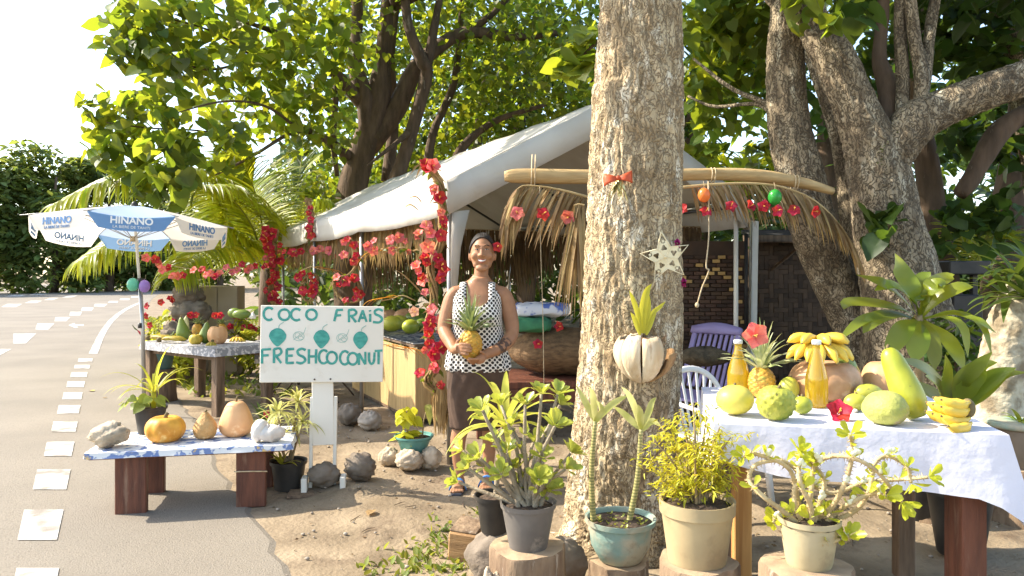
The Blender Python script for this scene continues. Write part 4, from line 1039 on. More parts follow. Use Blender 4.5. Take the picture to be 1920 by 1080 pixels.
def pumpkin(name, label, cat, p, w, h, m, lobes=9, depth=.09, stem=True, squash=1.0, group=None, rz=0):
    o = thing(name, label, cat, p, rz, group); b = MB(); r = w / 2; prof = []
    for i in range(19):
        t = i / 18; a = math.pi * (t - .5)
        prof.append((max(.0005, r * math.cos(a) ** .75), h / 2 + h / 2 * math.sin(a) - .10 * h * max(0, abs(math.sin(a)) - .86) / .14 * math.copysign(1, a)))
    z0 = min(z for _, z in prof)
    prof = [(q, z - z0) for q, z in prof]
    b.lathe(prof, 54, fn=lobed(lobes, depth), cap=False); b.build('flesh', m, o)
    if stem:
        b = MB(); zt = prof[-1][1]; b.tube([(0, 0, zt - .01), (.004, 0, zt + h * .10), (.014, .004, zt + h * .17)], [r * .13, r * .09, r * .10], 7); b.build('stem', DARKST, o)
    return o
def profile_fruit(name, label, cat, p, prof, m, lobes=0, depth=0, rm=None, stem=None, n=32, group=None, bump=None):
    """prof (r,z) from z=0 up"""
    o = thing(name, label, cat, p, 0, group)
    c = curve(prof, 28); b = MB()
    f1 = (lambda a, t: (1 - depth * (1 - abs(math.sin(lobes * a / 2))) * math.sin(math.pi * t)) if lobes else 1)
    f2 = (lambda a, t: f1(a, t) * (1 + bump(a, t))) if bump else f1
    b.lathe([(max(r, .0005), z) for r, z in c], n, fn=f2, rm=rm, cap=False)
    if rm is not None:
        z0 = min(v[2] for v in b.v); b.v = [(x, y, z - z0) for x, y, z in b.v]
    else: z0 = 0
    b.build('flesh', m, o)
    if stem:
        zt = c[-1][1]; q = MB(); v = [Vector((0, 0, zt - .006)), Vector((.003, 0, zt + stem)), Vector((.01, 0, zt + stem * 1.6))]
        q.tube([(rm @ x if rm is not None else x) - Vector((0, 0, z0)) for x in v], [.008, .006, .007], 6); q.build('stem', DARKST, o)
    return o
def ball_fruit(name, label, cat, p, r, m, rm=None, stem=.008, n=28, group=None, pinch=0):
    if not hasattr(r, '__len__'): r = (r, r, r)
    o = thing(name, label, cat, p, 0, group); b = MB()
    b.blob((0, 0, 0), r, n, 18, fn=lambda a, t, v: 1 - pinch * max(0, abs(v.x) - .6), rm=rm); z0 = min(v[2] for v in b.v); b.v = [(x, y, z - z0) for x, y, z in b.v]; b.build('flesh', m, o)
    if stem:
        q = MB(); t = Vector((0, 0, r[2] * .98)); t = (rm @ t if rm is not None else t) + Vector((0, 0, -z0)); d = (t + Vector((0, 0, z0))).normalized()
        q.tube([t - d * .004, t + d * stem], [.006, .005], 6); q.build('stem', DARKST, o)
    return o
def banana(parent, base, dirv, side, L, r, m, bend=.5):
    b = MB(); d = Vector(dirv).normalized(); s = Vector(side).normalized(); pts = []; rad = []
    for i in range(12):
        t = i / 11; pts.append(Vector(base) + d * L * t + s * bend * L * (t - .5) ** 2 - s * bend * L * .25)
        rad.append(r * (.28 if i == 0 else .42 if i == 1 else .8 if i == 2 else 1 if i < 9 else .85 if i == 9 else .5 if i == 10 else .2))
    b.tube(pts, rad, 8, fn=lambda t, a: 1 + .07 * math.cos(5 * a)); o = b.build('banana', m, parent)
    e = MB(); e.blob(pts[-1], r * .24, 6, 4); e.build('tip', DARKST, o)
def banana_hand(label, p, n, L, r, m, dirv, spread=.9, side=(0, 0, 1), group=None, rows=1, rowd=(0, 0, 0), fan=(0, 0, 1), bend=.5, name='banana_bunch'):
    o = thing(name, label, 'bananas', p, 0, group); d = Vector(dirv).normalized(); fa = Vector(fan)
    ax_ = d.cross(Vector(side)).normalized()
    for rw in range(rows):
        for k in range(n):
            t = (k - (n - 1) / 2) / max(1, (n - 1)) * spread
            q = Matrix.Rotation(t, 3, fa); dd = q @ d; sd = q @ Vector(side)
            banana(o, Vector(rowd) * rw + (q @ ax_) * 0 + q @ (d * .02), dd, sd, L * rnd(.9, 1.05), r * rnd(.92, 1.05), m, bend)
    b = MB(); b.blob((0, 0, 0), r * 1.3, 10, 6); b.build('crown', DARKST, o)
    return o
PINSK = mat('pineapple_skin', (.62, .34, .05), (.42, .22, .035), rough=.5, scale=30, c3=(.30, .28, .05), c3scale=22, c3ramp=(.56, .66))
PINCR = mat('pineapple_crown_leaf', (.24, .29, .13), (.16, .21, .08), rough=.45, scale=8, stretch=(1, 1, .3), transl=(.3, .35, .1), tfac=.25, vary=.2, spec=.5)
PINCRV = mat('striped_crown_leaf', (.55, .56, .34), (.22, .29, .10), rough=.45, scale=24, detail=1, transl=(.5, .5, .2), tfac=.25, vary=.15)
def pineapple(name, label, p, r, h, crown_h, crown_w, cm=PINCR, n=34, rm=None, group=None, cat='pineapple'):
    o = thing(name, label, cat, p, 0, group); b = MB(); n_u, n_v = 72, 60; vs = []; M3 = rm if rm is not None else Matrix.Identity(3)
    for i in range(n_v + 1):
        t = i / n_v; ph = math.pi * (t - .5); rr = r * max(.02, math.cos(ph * .96)) ** .42
        for k in range(n_u):
            u = k / n_u; a_ = (u * 9 + t * 7) % 1; c_ = (u * 9 - t * 7) % 1
            dd = min(min(a_, 1 - a_), min(c_, 1 - c_)) * 2
            q = rr * (1 + .085 * min(1, dd * 1.6) + .05 * max(0, dd - .7)); A = 2 * math.pi * u
            vs.append(M3 @ Vector((q * math.cos(A), q * math.sin(A), t * h)))
    b.add(vs, [(i * n_u + k, i * n_u + (k + 1) % n_u, (i + 1) * n_u + (k + 1) % n_u, (i + 1) * n_u + k) for i in range(n_v) for k in range(n_u)]); b.build('flesh', PINSK, o)
    cr = link('leaf_crown', None, o, M3 @ Vector((0, 0, h * .97)))
    for k in range(n):
        t = k / n; A = k * 2.4; out = lerp(1.0, .12, t) * crown_w; up_ = crown_h * lerp(.28, 1, t ** .8) * rnd(.85, 1.1); pts = []
        for s in range(7):
            q = s / 6; rad_ = out * (q ** 1.25) + r * .25 * (1 - t); z = up_ * (q - .33 * (1 - t) * q ** 3.0 * 1.6)
            pts.append(M3 @ Vector((rad_ * math.cos(A), rad_ * math.sin(A), z - .01)))
        w = r * lerp(.22, .15, t); mb = MB(); mb.blade(pts, [w * .8, w, w * .95, w * .8, w * .6, w * .35, .0008], up=M3 @ Vector((math.cos(A), math.sin(A), .2)), fold=-.45)
        mb.build('leaf', cm, cr)
    return o
def rock(name, label, p, d, m, seed=0, cat='rock', group=None, amp=.16, rz=0, sharp=1.0):
    rr = random.Random(seed); ph = [(Vector((rr.gauss(0, 1), rr.gauss(0, 1), rr.gauss(0, 1))) * (1.4 + i * .9), rr.uniform(0, 6)) for i in range(8)]
    def fn(a, t, v):
        q = 1
        for i, (k, f_) in enumerate(ph): q += amp * 1.15 / (1 + i * .45) * (abs(math.sin(k.dot(v) * 1.6 + f_)) * 1.4 - .8)
        return q
    b = MB(); b.blob((0, 0, 0), [x / 2 for x in d], 30, 20, fn); z0 = min(v[2] for v in b.v)
    b.v = [(x, y, z - z0 - d[2] * .06) for x, y, z in b.v]; o = b.build(name, m, loc=p); o.rotation_euler = (0, 0, rz)
    return tag(o, label, cat, group)
def pot(o, prof, m, z0=0, n=36, soil=None, rim=None):
    b = MB(); b.lathe(prof + [(prof[-1][0] * .93, prof[-1][1] - .002), (prof[-1][0] * .90, prof[-1][1] - .03)], n, (0, 0, z0)); b.build('pot', m, o, angle=40)
    zs = z0 + prof[-1][1] - .022; r = prof[-1][0] * .93
    b = MB(); rr = random.Random(3); b.lathe([(.001, .014), (r * .4, .010), (r * .75, .006), (r, 0)], 24, (0, 0, zs), fn=lambda a, t: 1 + .02 * math.sin(9 * a)); b.build('soil', SOIL, o)
    return zs
def strap(o, pts, w, m, name='leaf', up=(0, 0, 1), fold=.3, prof=(.45, .8, 1, 1, .9, .7, .4, .02)):
    c = curve(pts, 14); wd = [w * np.interp(i / 13, np.linspace(0, 1, len(prof)), prof) for i in range(14)]
    b = MB(); b.blade([Vector(p) for p in c], wd, Vector(up), fold); return b.build(name, m, o)
def rosette(o, c, n, L, w, m, rise=.7, droop=.9, seed=0, a0=None, spread=2 * math.pi, name='leaf', Lv=.2, el=(.2, 1.2)):
    """strap leaves springing from c"""
    rr = random.Random(seed); c = Vector(c)
    for k in range(n):
        A = (a0 if a0 is not None else 0) + spread * (k + rr.uniform(-.3, .3)) / n; e = rr.uniform(*el); l = L * rr.uniform(1 - Lv, 1 + Lv)
        d = Vector((math.cos(A), math.sin(A), 0)); p = c.copy(); v = (d * math.cos(e) + Vector((0, 0, math.sin(e)))).normalized(); pts = []
        for s in range(8):
            pts.append(p.copy()); p = p + v * l / 7; v = (v + Vector((0, 0, -droop * .22 * (.4 + s * .22)))).normalized()
        strap(o, pts, w * rr.uniform(.85, 1.15), m, name, up=Vector((0, 0, 1)) + d * .2)

# ------------------------------------------------------------------ beach umbrella
UMW = mat('white_umbrella_cloth', (.76, .73, .68), (.68, .64, .57), rough=.7, scale=3, transl=(.85, .80, .72), tfac=.42, c3=(.55, .48, .38), c3scale=5, c3ramp=(.62, .8))
UMB = mat('blue_umbrella_cloth', (.07, .24, .52), (.06, .20, .45), rough=.7, scale=3, transl=(.30, .45, .66), tfac=.38)
UMGLARE = mat('blue_cloth_painted_glare', (.42, .54, .70), (.36, .48, .66), rough=.7, scale=3, transl=(.5, .6, .75), tfac=.38)  # sun glare on the blue panel tops, painted in as a paler blue
TXTB = mat('blue_print', (.10, .22, .42), rough=.7)
TXTW = mat('white_print', (.85, .84, .8), rough=.7)
def text_mesh(s, size, m, depth=.0015, bold=.0):
    cu = bpy.data.curves.new('t', 'FONT'); cu.body = s; cu.size = size; cu.align_x = 'CENTER'; cu.align_y = 'CENTER'; cu.extrude = depth; cu.offset = bold
    t = bpy.data.objects.new('t', cu); COL.objects.link(t); bpy.context.view_layer.update()
    me = bpy.data.meshes.new_from_object(t); bpy.data.objects.remove(t); me.materials.clear(); me.materials.append(m); me.name = 'lettering'
    return me
UY = 7.35; ub = P(262, 515, UY); um = thing('beach_umbrella', 'white and blue beach umbrella with printed lettering beside the road', 'umbrella', (ub.x, UY, 0))
UT = Matrix.Rotation(R(-5), 3, 'X') ; UC = Vector((-.06, 0, 1.875)); UR = .90
def upt(a, r, z): return UC + UT @ Vector((r * math.cos(a), r * math.sin(a), z))
apex = .20
for k in range(8):
    a0 = R(-64 - 22.5 + 45 * k); a1 = a0 + R(45); blue = k in (0, 4)
    g = []
    for i in range(9):
        t = i / 8; row = []
        for j in range(7):
            u = j / 6; pa = Vector((math.cos(a0), math.sin(a0))) * (1 - u) + Vector((math.cos(a1), math.sin(a1))) * u
            rr_ = UR * t; sagz = -.035 * math.sin(math.pi * u) * t
            row.append(UC + UT @ Vector((pa.x * rr_, pa.y * rr_, apex * (1 - t ** 1.35) + sagz)))
        g.append(row)
    b = MB(); b.sheet(g); pn = b.build('canopy_panel', UMGLARE if blue else UMW, um)
    g = []
    for i in range(3):
        t = i / 2; row = []
        for j in range(9):
            u = j / 8; pa = (Vector((math.cos(a0), math.sin(a0))) * (1 - u) + Vector((math.cos(a1), math.sin(a1))) * u) * (UR + .004)
            cut = min(1, min(u, 1 - u) * 7 + .12)
            row.append(UC + UT @ Vector((pa.x, pa.y, -.035 * math.sin(math.pi * u) - .125 * t * cut)))
        g.append(row)
    b = MB(); b.sheet(g); vl = b.build('valance', UMB if blue else UMW, um)
    am = (a0 + a1) / 2; zt = UT @ Vector((0, 0, 1)); nn = UT @ Vector((math.cos(am), math.sin(am), 0)); tt = zt.cross(nn)
    for s_, sz, dz, bo in (('HINANO', .085, -.068, .0025), ('LA BIERE DE TAHITI', .034, -.124, .0)):
        me = text_mesh(s_, sz, TXTW if blue else TXTB, .003, bo)
        m4 = Matrix((tt, zt, nn)).transposed().to_4x4(); m4.translation = UC + UT @ Vector((math.cos(am) * (UR * math.cos(R(22.5)) + .004), math.sin(am) * (UR * math.cos(R(22.5)) + .004), dz))
        link('lettering', me, vl, mw=m4)
    b = MB(); b.tube([upt(a0, .03, apex - .05), upt(a0, .5, apex * .58 - .02), upt(a0, .97, -.01)], .005, 5); rb = b.build('rib', METAL, um)
    b = MB(); b.tube([upt(a0, .02, -.12), upt(a0, .5, apex * .55 - .02)], .004, 5); b.build('strut', METAL, rb)
b = MB(); b.tube([(.045, 0, -.02), (.03, 0, .85), (0, 0, 1.35)], .019, 12); b.build('lower_pole', METAL, um)
b = MB(); b.tube([(0, 0, 1.3), UC + Vector((0, 0, apex))], .014, 12); b.build('upper_pole', WHITEP, um)
for z, h in ((1.32, .09), (.9, .05)): b = MB(); b.tube([(.012, 0, z - h / 2), (.01, 0, z + h / 2)], .028, 12); b.build('clamp', BLACKP, um)
b = MB(); b.blob(UC + UT @ Vector((0, 0, apex + .015)), (.03, .03, .035), 10, 8); b.build('finial', BLACKP, um)
b = MB(); b.tube([upt(R(-90), .01, -.10), upt(R(-90), .01, -.15)], .022, 10); b.build('runner', ROPE, um)
balloon('green balloon tied to the umbrella pole', 249, 534, 7.3, 21, (.16, .55, .38))
balloon('purple balloon tied to the umbrella pole', 271, 537, 7.3, 20, (.36, .22, .55))

# ------------------------------------------------------------------ table by the umbrella
TA = G(406, 782); ang = math.atan2(-.585, .81)      # local x runs towards the near corner
DOTS = mat('dotted_grey_cloth', (.25, .25, .26), (.55, .52, .50), rough=.8, scale=28, detail=1, ramp=(.52, .56))
tbl = thing('table', 'weathered wooden table beside the umbrella carrying fruit', 'table', TA, ang)
for x, y in ((-.05, .05), (-1.3, .05), (-.05, .62), (-1.3, .62)):
    b = MB(); b.box((x, y, .31), (.095, .095, .64), None, .006); b.build('leg', WOODGREY, tbl, smooth=False)
b = MB(); b.box((-.68, .33, .645), (1.36, .7, .03), None, .004); b.build('top', WOODGREY, tbl, smooth=False)
for y in (.05, .62): b = MB(); b.box((-.68, y - .0, .585), (1.16, .035, .08), None, .004); b.build('apron', WOODGREY, tbl, smooth=False)
def cloth_box(name, label, loc, rz, x0, x1, y0, y1, z, drop, m, wav=.012, seed=0, dfun=None, flare_=0):
    rr = random.Random(seed); mb = MB(); n = 22; k = 16
    per = []
    for i in range(n): per.append((lerp(x0, x1, i / n), y0, 0, -1))
    for i in range(k): per.append((x1, lerp(y0, y1, i / k), 1, 0))
    for i in range(n): per.append((lerp(x1, x0, i / n), y1, 0, 1))
    for i in range(k): per.append((x0, lerp(y1, y0, i / k), -1, 0))
    N_ = len(per); rows = 6; vs = []
    for q in range(rows + 1):
        t = q / rows
        for i, (x, y, nx_, ny_) in enumerate(per):
            d_ = dfun(x, y, nx_, ny_) if dfun else drop
            wv = wav * (math.sin(i * .95 + seed) + .6 * math.sin(i * 2.1 + seed)) * t
            e = .006 + .012 * t
            if flare_ and nx_ > 0: e += flare_ * t
            if flare_ and ny_ < 0: x = x + flare_ * t * max(0, (x - x1 + .2) / .2)
            vs.append((x + nx_ * (e + wv), y + ny_ * (e + wv), z + .006 * (1 - t) ** 6 - d_ * t))
    fs = [(q * N_ + i, (q + 1) * N_ + i, (q + 1) * N_ + (i + 1) % N_, q * N_ + (i + 1) % N_) for q in range(rows) for i in range(N_)]
    fs.append(tuple(range(N_)))
    mb.add(vs, fs); o = mb.build(name, m, loc=loc); o.rotation_euler = (0, 0, rz); crease(o.data, 60)
    return tag(o, label, 'tablecloth')
cloth_box('tablecloth', 'grey dotted cloth on the wooden table beside the umbrella', TA, ang, -1.37, .01, -.03, .69, .668, .075, DOTS, .004, 2)
ZT = .675
def onT(px, py, z=ZT): return G(px, py, z)
banana_hand('speckled ripe bananas at the left end of the umbrella table', onT(275, 641) + Vector((0, .03, .04)), 5, .24, .022, BANG, (1, -.1, -.05), .5, (0, 0, -1), rows=1, fan=(0, 0, 1), bend=.35)
banana_hand('second hand of speckled bananas on the umbrella table', onT(300, 643) + Vector((0, -.02, .035)), 5, .24, .022, BANG, (1, .05, -.02), .5, (0, 0, -1), fan=(0, 0, 1), bend=.35)
AVO = [(.001, 0), (.045, .01), (.066, .06), (.06, .11), (.036, .17), (.024, .205), (.012, .222), (.001, .226)]
profile_fruit('avocado', 'green pear shaped avocado standing between bananas and pineapple', 'avocado', onT(336, 641) + Vector((0, .12, 0)), [(r * 1.05, z * 1.15) for r, z in AVO], GREENF, rm=rot(4, -6), stem=.012)
profile_fruit('avocado', 'green avocado leaning behind the small yellow squash', 'avocado', onT(376, 645) + Vector((0, .1, 0)), AVO, GREENF, rm=rot(6, 10), stem=.012)
pumpkin('squash', 'small round yellow squash on the umbrella table', 'squash', onT(367, 645), .135, .115, mat('yellow_squash_skin', (.50, .38, .05), (.38, .28, .04), rough=.5, scale=8), 8, .05)
pumpkin('pumpkin', 'ribbed pale orange pumpkin on the umbrella table', 'pumpkin', onT(404, 645) + Vector((.0, .05, 0)), .205, .21, PUMPB, 9, .07)
BNS = banana_hand('tiny banana cluster in front of the ribbed pumpkin', onT(402, 645) + Vector((.02, -.10, .04)), 6, .085, .014, BANG, (0, -.5, -.3), 2.4, (0, 0, -1), fan=(0, .4, 1), bend=.3)
banana_hand('small yellow banana cluster on the patterned cloth', onT(444, 640) + Vector((0, .02, .045)), 6, .10, .018, BANY, (.3, -.6, -.25), 2.2, (0, 0, -1), fan=(0, .3, 1), bend=.3)
for px, lab in ((362, 'pineapple with a red flower standing behind the avocado'), (408, 'pineapple with a red flower behind the ribbed pumpkin')):
    pa_ = pineapple('pineapple', lab, onT(px, 632) + Vector((0, .12, 0)), .058, .15, .17, .12, FRONDD if px < 0 else PINCR, 26)
    for q in range(2): add_flower(pa_, pa_.location + Vector((-.05 + q * .06, -.07, .25)), .045, FL_RED)
LEAFY = mat('lime_green_leaf', (.34, .36, .03), (.24, .29, .025), rough=.4, scale=6, transl=(.6, .58, .05), tfac=.4, vary=.2, hue=.015)
profile_fruit('conch_bract', 'pale cone shaped heliconia bract standing on the umbrella table', 'flower bract', onT(331, 636) + Vector((0, .2, 0)), [(.001, 0), (.03, .02), (.045, .1), (.03, .2), (.001, .26)], mat('pale_bract', (.55, .5, .28), (.40, .40, .16), rough=.5, scale=9), rm=rot(0, 5))
fl = thing('flower_sprig', 'small red ginger flower at the table end beside the umbrella pole', 'flower', onT(268, 640) + Vector((0, .02, 0)))
b = MB(); b.tube([(.02, 0, .02), (-.03, 0, .08), (-.07, 0, .12)], [.012, .016, .004], 8); b.build('stem', RED, fl)
for q in range(4): strap(fl, [(-.05, 0, .1), (-.09 - .01 * q, .0, .125 + .012 * q), (-.11, 0, .14 + .015 * q)], .01, GREENF)

# back table under patterned cloth with iron legs, crate with blue cloth
IRON = mat('rusty_iron', (.07, .055, .045), (.12, .075, .045), rough=.7, scale=20, metal=.3)
tb2 = thing('table', 'iron legged garden table under a patterned cloth behind the sign', 'table', (-2.28, 8.45, 0), R(-6))
b = MB(); b.box((0, 0, .655), (.95, .66, .02), None, .004); b.build('top', IRON, tb2, smooth=False)
for x in (-.4, .4):
    for y in (-.26, .26): b = MB(); b.tube(curve([(x, y, .65), (x * .8, y, .45), (x * .55, y * .8, .28), (x * 1.05, y, 0)], 14), .010, 7); b.build('leg', IRON, tb2)
    b = MB(); b.tube(curve([(x * .6, -.24, .3), (x * .3, 0, .36), (x * .6, .24, .3)], 9), .007, 6); b.build('stretcher', IRON, tb2)
LACE = mat('grey_lace_pattern', (.14, .14, .16), (.52, .48, .44), rough=.8, scale=13, detail=2, ramp=(.47, .52))
cloth_box('tablecloth', 'grey and cream patterned cloth hanging from the iron legged table', (-2.28, 8.45, 0), R(-6), -.49, .49, -.35, .35, .672, .24, LACE, .012, 3)
cr = thing('crate', 'wooden crate standing on the patterned cloth under a blue floral cloth', 'crate', (-2.42, 8.58, .678), R(-8))
for z in (.03, .10, .17): b = MB(); b.box((0, -.165, z + .02), (.46, .015, .055), None, .003); b.build('slat', WOODGREY, cr, smooth=False)
b = MB(); b.box((0, 0, .10), (.44, .31, .2), None, .003); b.build('body', WOODGREY, cr, smooth=False)
cloth_box('cloth', 'blue and white floral cloth draped over the crate', (-2.42, 8.58, .678), R(-8), -.24, .24, -.185, .18, .21, .19, mat('blue_floral', (.62, .62, .64), (.06, .11, .34), rough=.8, scale=12, detail=3, ramp=(.52, .57)), .01, 4)
ball_fruit('papaya', 'green papaya lying on the blue floral crate cloth', 'papaya', P(453, 600, 8.5) * Vector((1, 1, 0)) + Vector((0, 0, .895)), (.105, .05, .055), GREENF, stem=0)
ball_fruit('papaya', 'second green papaya half hidden behind the first on the crate', 'papaya', P(440, 598, 8.65) * Vector((1, 1, 0)) + Vector((0, 0, .895)), (.08, .05, .06), GREENF, stem=0)
profile_fruit('garlic_bulb', 'small white bulb on the blue floral crate cloth', 'bulb', P(474, 598, 8.5) * Vector((1, 1, 0)) + Vector((0, 0, .895)), [(.001, 0), (.03, .005), (.036, .03), (.02, .055), (.004, .075), (.001, .08)], WHITEP)
pl = thing('leafy_sprig', 'lime green leafy sprig lying on the patterned cloth', 'plant', onT(466, 636) + Vector((0, .02, 0)))
for k in range(26): strap(pl, [(rnd(-.02, .02), 0, .02), (rnd(-.09, .09), rnd(-.06, .04), rnd(.03, .1)), (rnd(-.15, .15), rnd(-.08, .06), rnd(.02, .13))], .014, LEAFY)

# things behind and below the tables
pr = MB(); 
rocks = [(350, 596, .42, .34, 1), (345, 575, .40, .3, 2), (358, 556, .36, .3, 3), (352, 540, .30, .26, 4)]
for k, (px, py, w, h, sd) in enumerate(rocks):
    p = P(px, py, 10); rock('boulder', ['lowest dark boulder of the stacked rocks behind the table', 'second dark boulder of the stacked rocks behind the table', 'third dark boulder of the stacked rocks behind the table', 'topmost dark boulder of the stacked rocks behind the table'][k], (p.x, 10, [-.02, .42, .72, .98][k]), (w * 1.25, w * 1.1, [.48, .36, .32, .28][k]), STONED, sd, 'boulder', 'stacked dark boulders')
BEIG = mat('beige_board', (.36, .29, .20), (.30, .24, .16), rough=.8, scale=3)
bx = thing('cabinet', 'plain beige two door cabinet standing behind the crate', 'cabinet', (P(416, 515, 10.6).x, 10.6, 0), R(4))
b = MB(); b.box((0, 0, .62), (.54, .36, 1.24), None, .005); b.build('body', BEIG, bx, smooth=False)
for x in (-.136, .136): b = MB(); b.box((x, -.19, .63), (.262, .02, 1.18), None, .004); b.build('door', BEIG, bx, smooth=False)
def planter(name, label, cat, p, r0, r1, h, m, group=None):
    o = thing(name, label, cat, p, 0, group); zs = pot(o, [(r0 * .96, 0), (r0, .01), (lerp(r0, r1, .9), h * .86), (r1 * 1.05, h * .88), (r1 * 1.06, h)], m)
    return o, zs
WOODB = mat('dark_tub', (.16, .11, .07), (.09, .065, .045), rough=.8, scale=8, stretch=(6, 6, .6))
o, zs = planter('tub', 'dark wooden tub standing under the umbrella table', 'tub', G(349, 691) * Vector((1, 1, 0)), .16, .19, .5, WOODB); rosette(o, (0, 0, zs), 10, .25, .02, GREENF, seed=3)
o, zs = planter('flower_pot', 'small teal pot under the left end of the umbrella table', 'pot', G(303, 752) * Vector((1, 1, 0)) + Vector((0, 0, .36)), .10, .145, .22, mat('dark_teal_plastic', (.10, .18, .17), (.07, .13, .12), rough=.5, scale=6)); rosette(o, (0, 0, zs), 9, .14, .02, GREENF, seed=4)
st_ = thing('stump', 'brown wooden stump carrying the small teal pot', 'stump', G(303, 752) * Vector((1, 1, 0)))
b = MB(); b.lathe([(.16, -.02), (.145, .1), (.14, .345), (.13, .36)], 22, fn=lambda a, t: 1 + .05 * math.sin(3 * a) + .03 * math.sin(7 * a)); b.build('log_body', WOODGREY, st_)
for q, (px, py, lab) in enumerate([(312, 600, 'red flowered shrub beside the stacked rocks'), (470, 610, 'leafy shrub with red flowers behind the sign'), (330, 640, 'low lime leafed shrub at the road edge behind the table'), (560, 600, 'yellow green shrub behind the sign under the fringe'), (735, 580, 'leafy green shrub in the tent behind the counter')]):
    Yq = [10.2, 10.5, 9.6, 9.5, 10.4][q]; c = P(px, py, Yq); o = thing('shrub', lab, 'shrub', (c.x, Yq, 0))
    b = MB()
    for k in range(6): b.tube([(0, 0, 0), (rnd(-.1, .1), rnd(-.1, .1), c.z * .5), (rnd(-.25, .25), rnd(-.2, .2), c.z * rnd(.8, 1.1))], [.014, .01, .004], 5)
    b.build('stems', TWIG, o)
    ps = np.vstack([in_ball(90, (rnd(-.2, .2), rnd(-.15, .15), c.z * rnd(.35, 1.0)), (.2, .2, .22)) for _ in range(6)])
    foliage('leaves', ps, RNG.uniform(.06, .13, len(ps)), oval_leaf(), LEAFY if q != 4 else LEAFH, o)
    if q in (0, 1):
        for k in range(7): add_flower(o, Vector((c.x + rnd(-.25, .25), Yq - .25, c.z + rnd(-.1, .3))), .05, FL_RED)

# string of coral flowers from the pole to the tent
fs_ = thing('flower_string', 'string of coral flowers stretched from the umbrella pole to the tent', 'garland', P(262, 478, 7.35))
pts = curve(PW([(262, 478, 7.35), (330, 500, 7.9), (400, 505, 8.6), (460, 498, 9.6), (527, 472, 11.3)]), 30); b = MB(); b.tube([Vector(p) - fs_.location for p in pts], .003, 5); b.build('cord', ROPE, fs_)
for i in range(1, 30, 1):
    if rnd(0, 1) < .85: add_flower(fs_, Vector(pts[i]) + Vector((rnd(-.03, .03), -.02, rnd(-.10, .03))), .048, FL_COR if i % 3 else FL_RED)

# ------------------------------------------------------------------ pumpkin bench
BC = Vector((-1.95, 4.665, 0)); BA = R(11.8)
bench = thing('bench', 'low red brown wooden bench at the road edge under pumpkins', 'bench', BC, BA)
b = MB(); b.box((0, 0, .352), (1.10, .56, .036), None, .005); b.build('top', WOODRED, bench, smooth=False)
for x in (-.335, .335):
    for y in (-.215, .2):
        b = MB(); b.box((x, y, .165), (.17, .055, .335), None, .005); b.build('leg', WOODRED, bench, smooth=False)
    b = MB(); b.box((x, 0, .305), (.05, .38, .055), None, .004); b.build('cross_bar', WOODRED, bench, smooth=False)
b = MB(); b.tube([(.24, -.25, .22), (.335, -.247, .217), (.43, -.25, .212)], .004, 6); b.build('wire', ROPE, bench)
BLUEF = mat('blue_floral_pareo', (.68, .67, .64), (.15, .21, .38), rough=.8, scale=16, detail=3, ramp=(.53, .57), c3=(.62, .42, .16), c3scale=8, c3ramp=(.63, .65))
cloth_box('tablecloth', 'white cloth with blue floral border on the pumpkin bench', BC, BA, -.565, .565, -.286, .283, .371, .026, BLUEF, .003, 5)
ZB = .38
def onB(px, py): return G(px, py, ZB)
pumpkin('pumpkin', 'bright orange ribbed pumpkin on the bench', 'pumpkin', onB(310, 826), .235, .17, PUMPO, 10, .06, True)
profile_fruit('gourd', 'small rough netted gourd between the two pumpkins', 'gourd', onB(385, 822), [(.001, 0), (.05, .008), (.070, .05), (.062, .095), (.034, .135), (.018, .16), (.001, .166)], GOURDR, stem=.005, bump=lambda a, t: .03 * math.sin(5 * a + 9 * t) + .02 * math.sin(11 * a - 14 * t))
profile_fruit('squash', 'pale orange bell shaped squash on the bench', 'squash', onB(443, 816), [(.001, .012), (.06, .0), (.098, .03), (.104, .075), (.09, .13), (.066, .185), (.04, .212), (.001, .214)], PUMPB, 10, .035, stem=.02)
rock('coral_rock', 'rough grey coral rock at the left end of the bench', onB(205, 838), (.21, .17, .135), CORAL, 11, 'rock', None, .13)
shl = thing('seashell', 'large white conch shell at the right end of the bench', 'seashell', onB(495, 828))
SHELL = mat('bleached_shell', (.74, .68, .60), (.56, .48, .40), rough=.7, scale=10, bump=.5, bscale=30)
b = MB(); pts = []; rad = []
for i in range(40):
    t = i / 39; a = t * 13; r = .05 * (1 - t) ** 1.1; pts.append((-.02 - .055 * t + .0, math.cos(a) * r * .8, .055 + math.sin(a) * r * .9)); rad.append(.045 * (1 - t) ** 1.2 + .003)
b.tube(pts, rad, 10); b.build('spire', SHELL, shl)
b = MB(); b.blob((.045, 0, .05), (.075, .055, .048), 22, 14, fn=lambda a, t, v: 1 + .14 * math.sin(3 * a + 4 * t) + .08 * math.sin(7 * a), rm=rot(0, -10, 10)); b.build('body_whorl', SHELL, shl)
for q in range(5): b = MB(); b.lathe([(.014, 0), (.008, .018), (.001, .03)], 7, (-.03 + q * .028, .01 * math.sin(q * 2), .088 - .003 * q), rm=rot(0, -20 + q * 10)); b.build('knob', SHELL, shl)
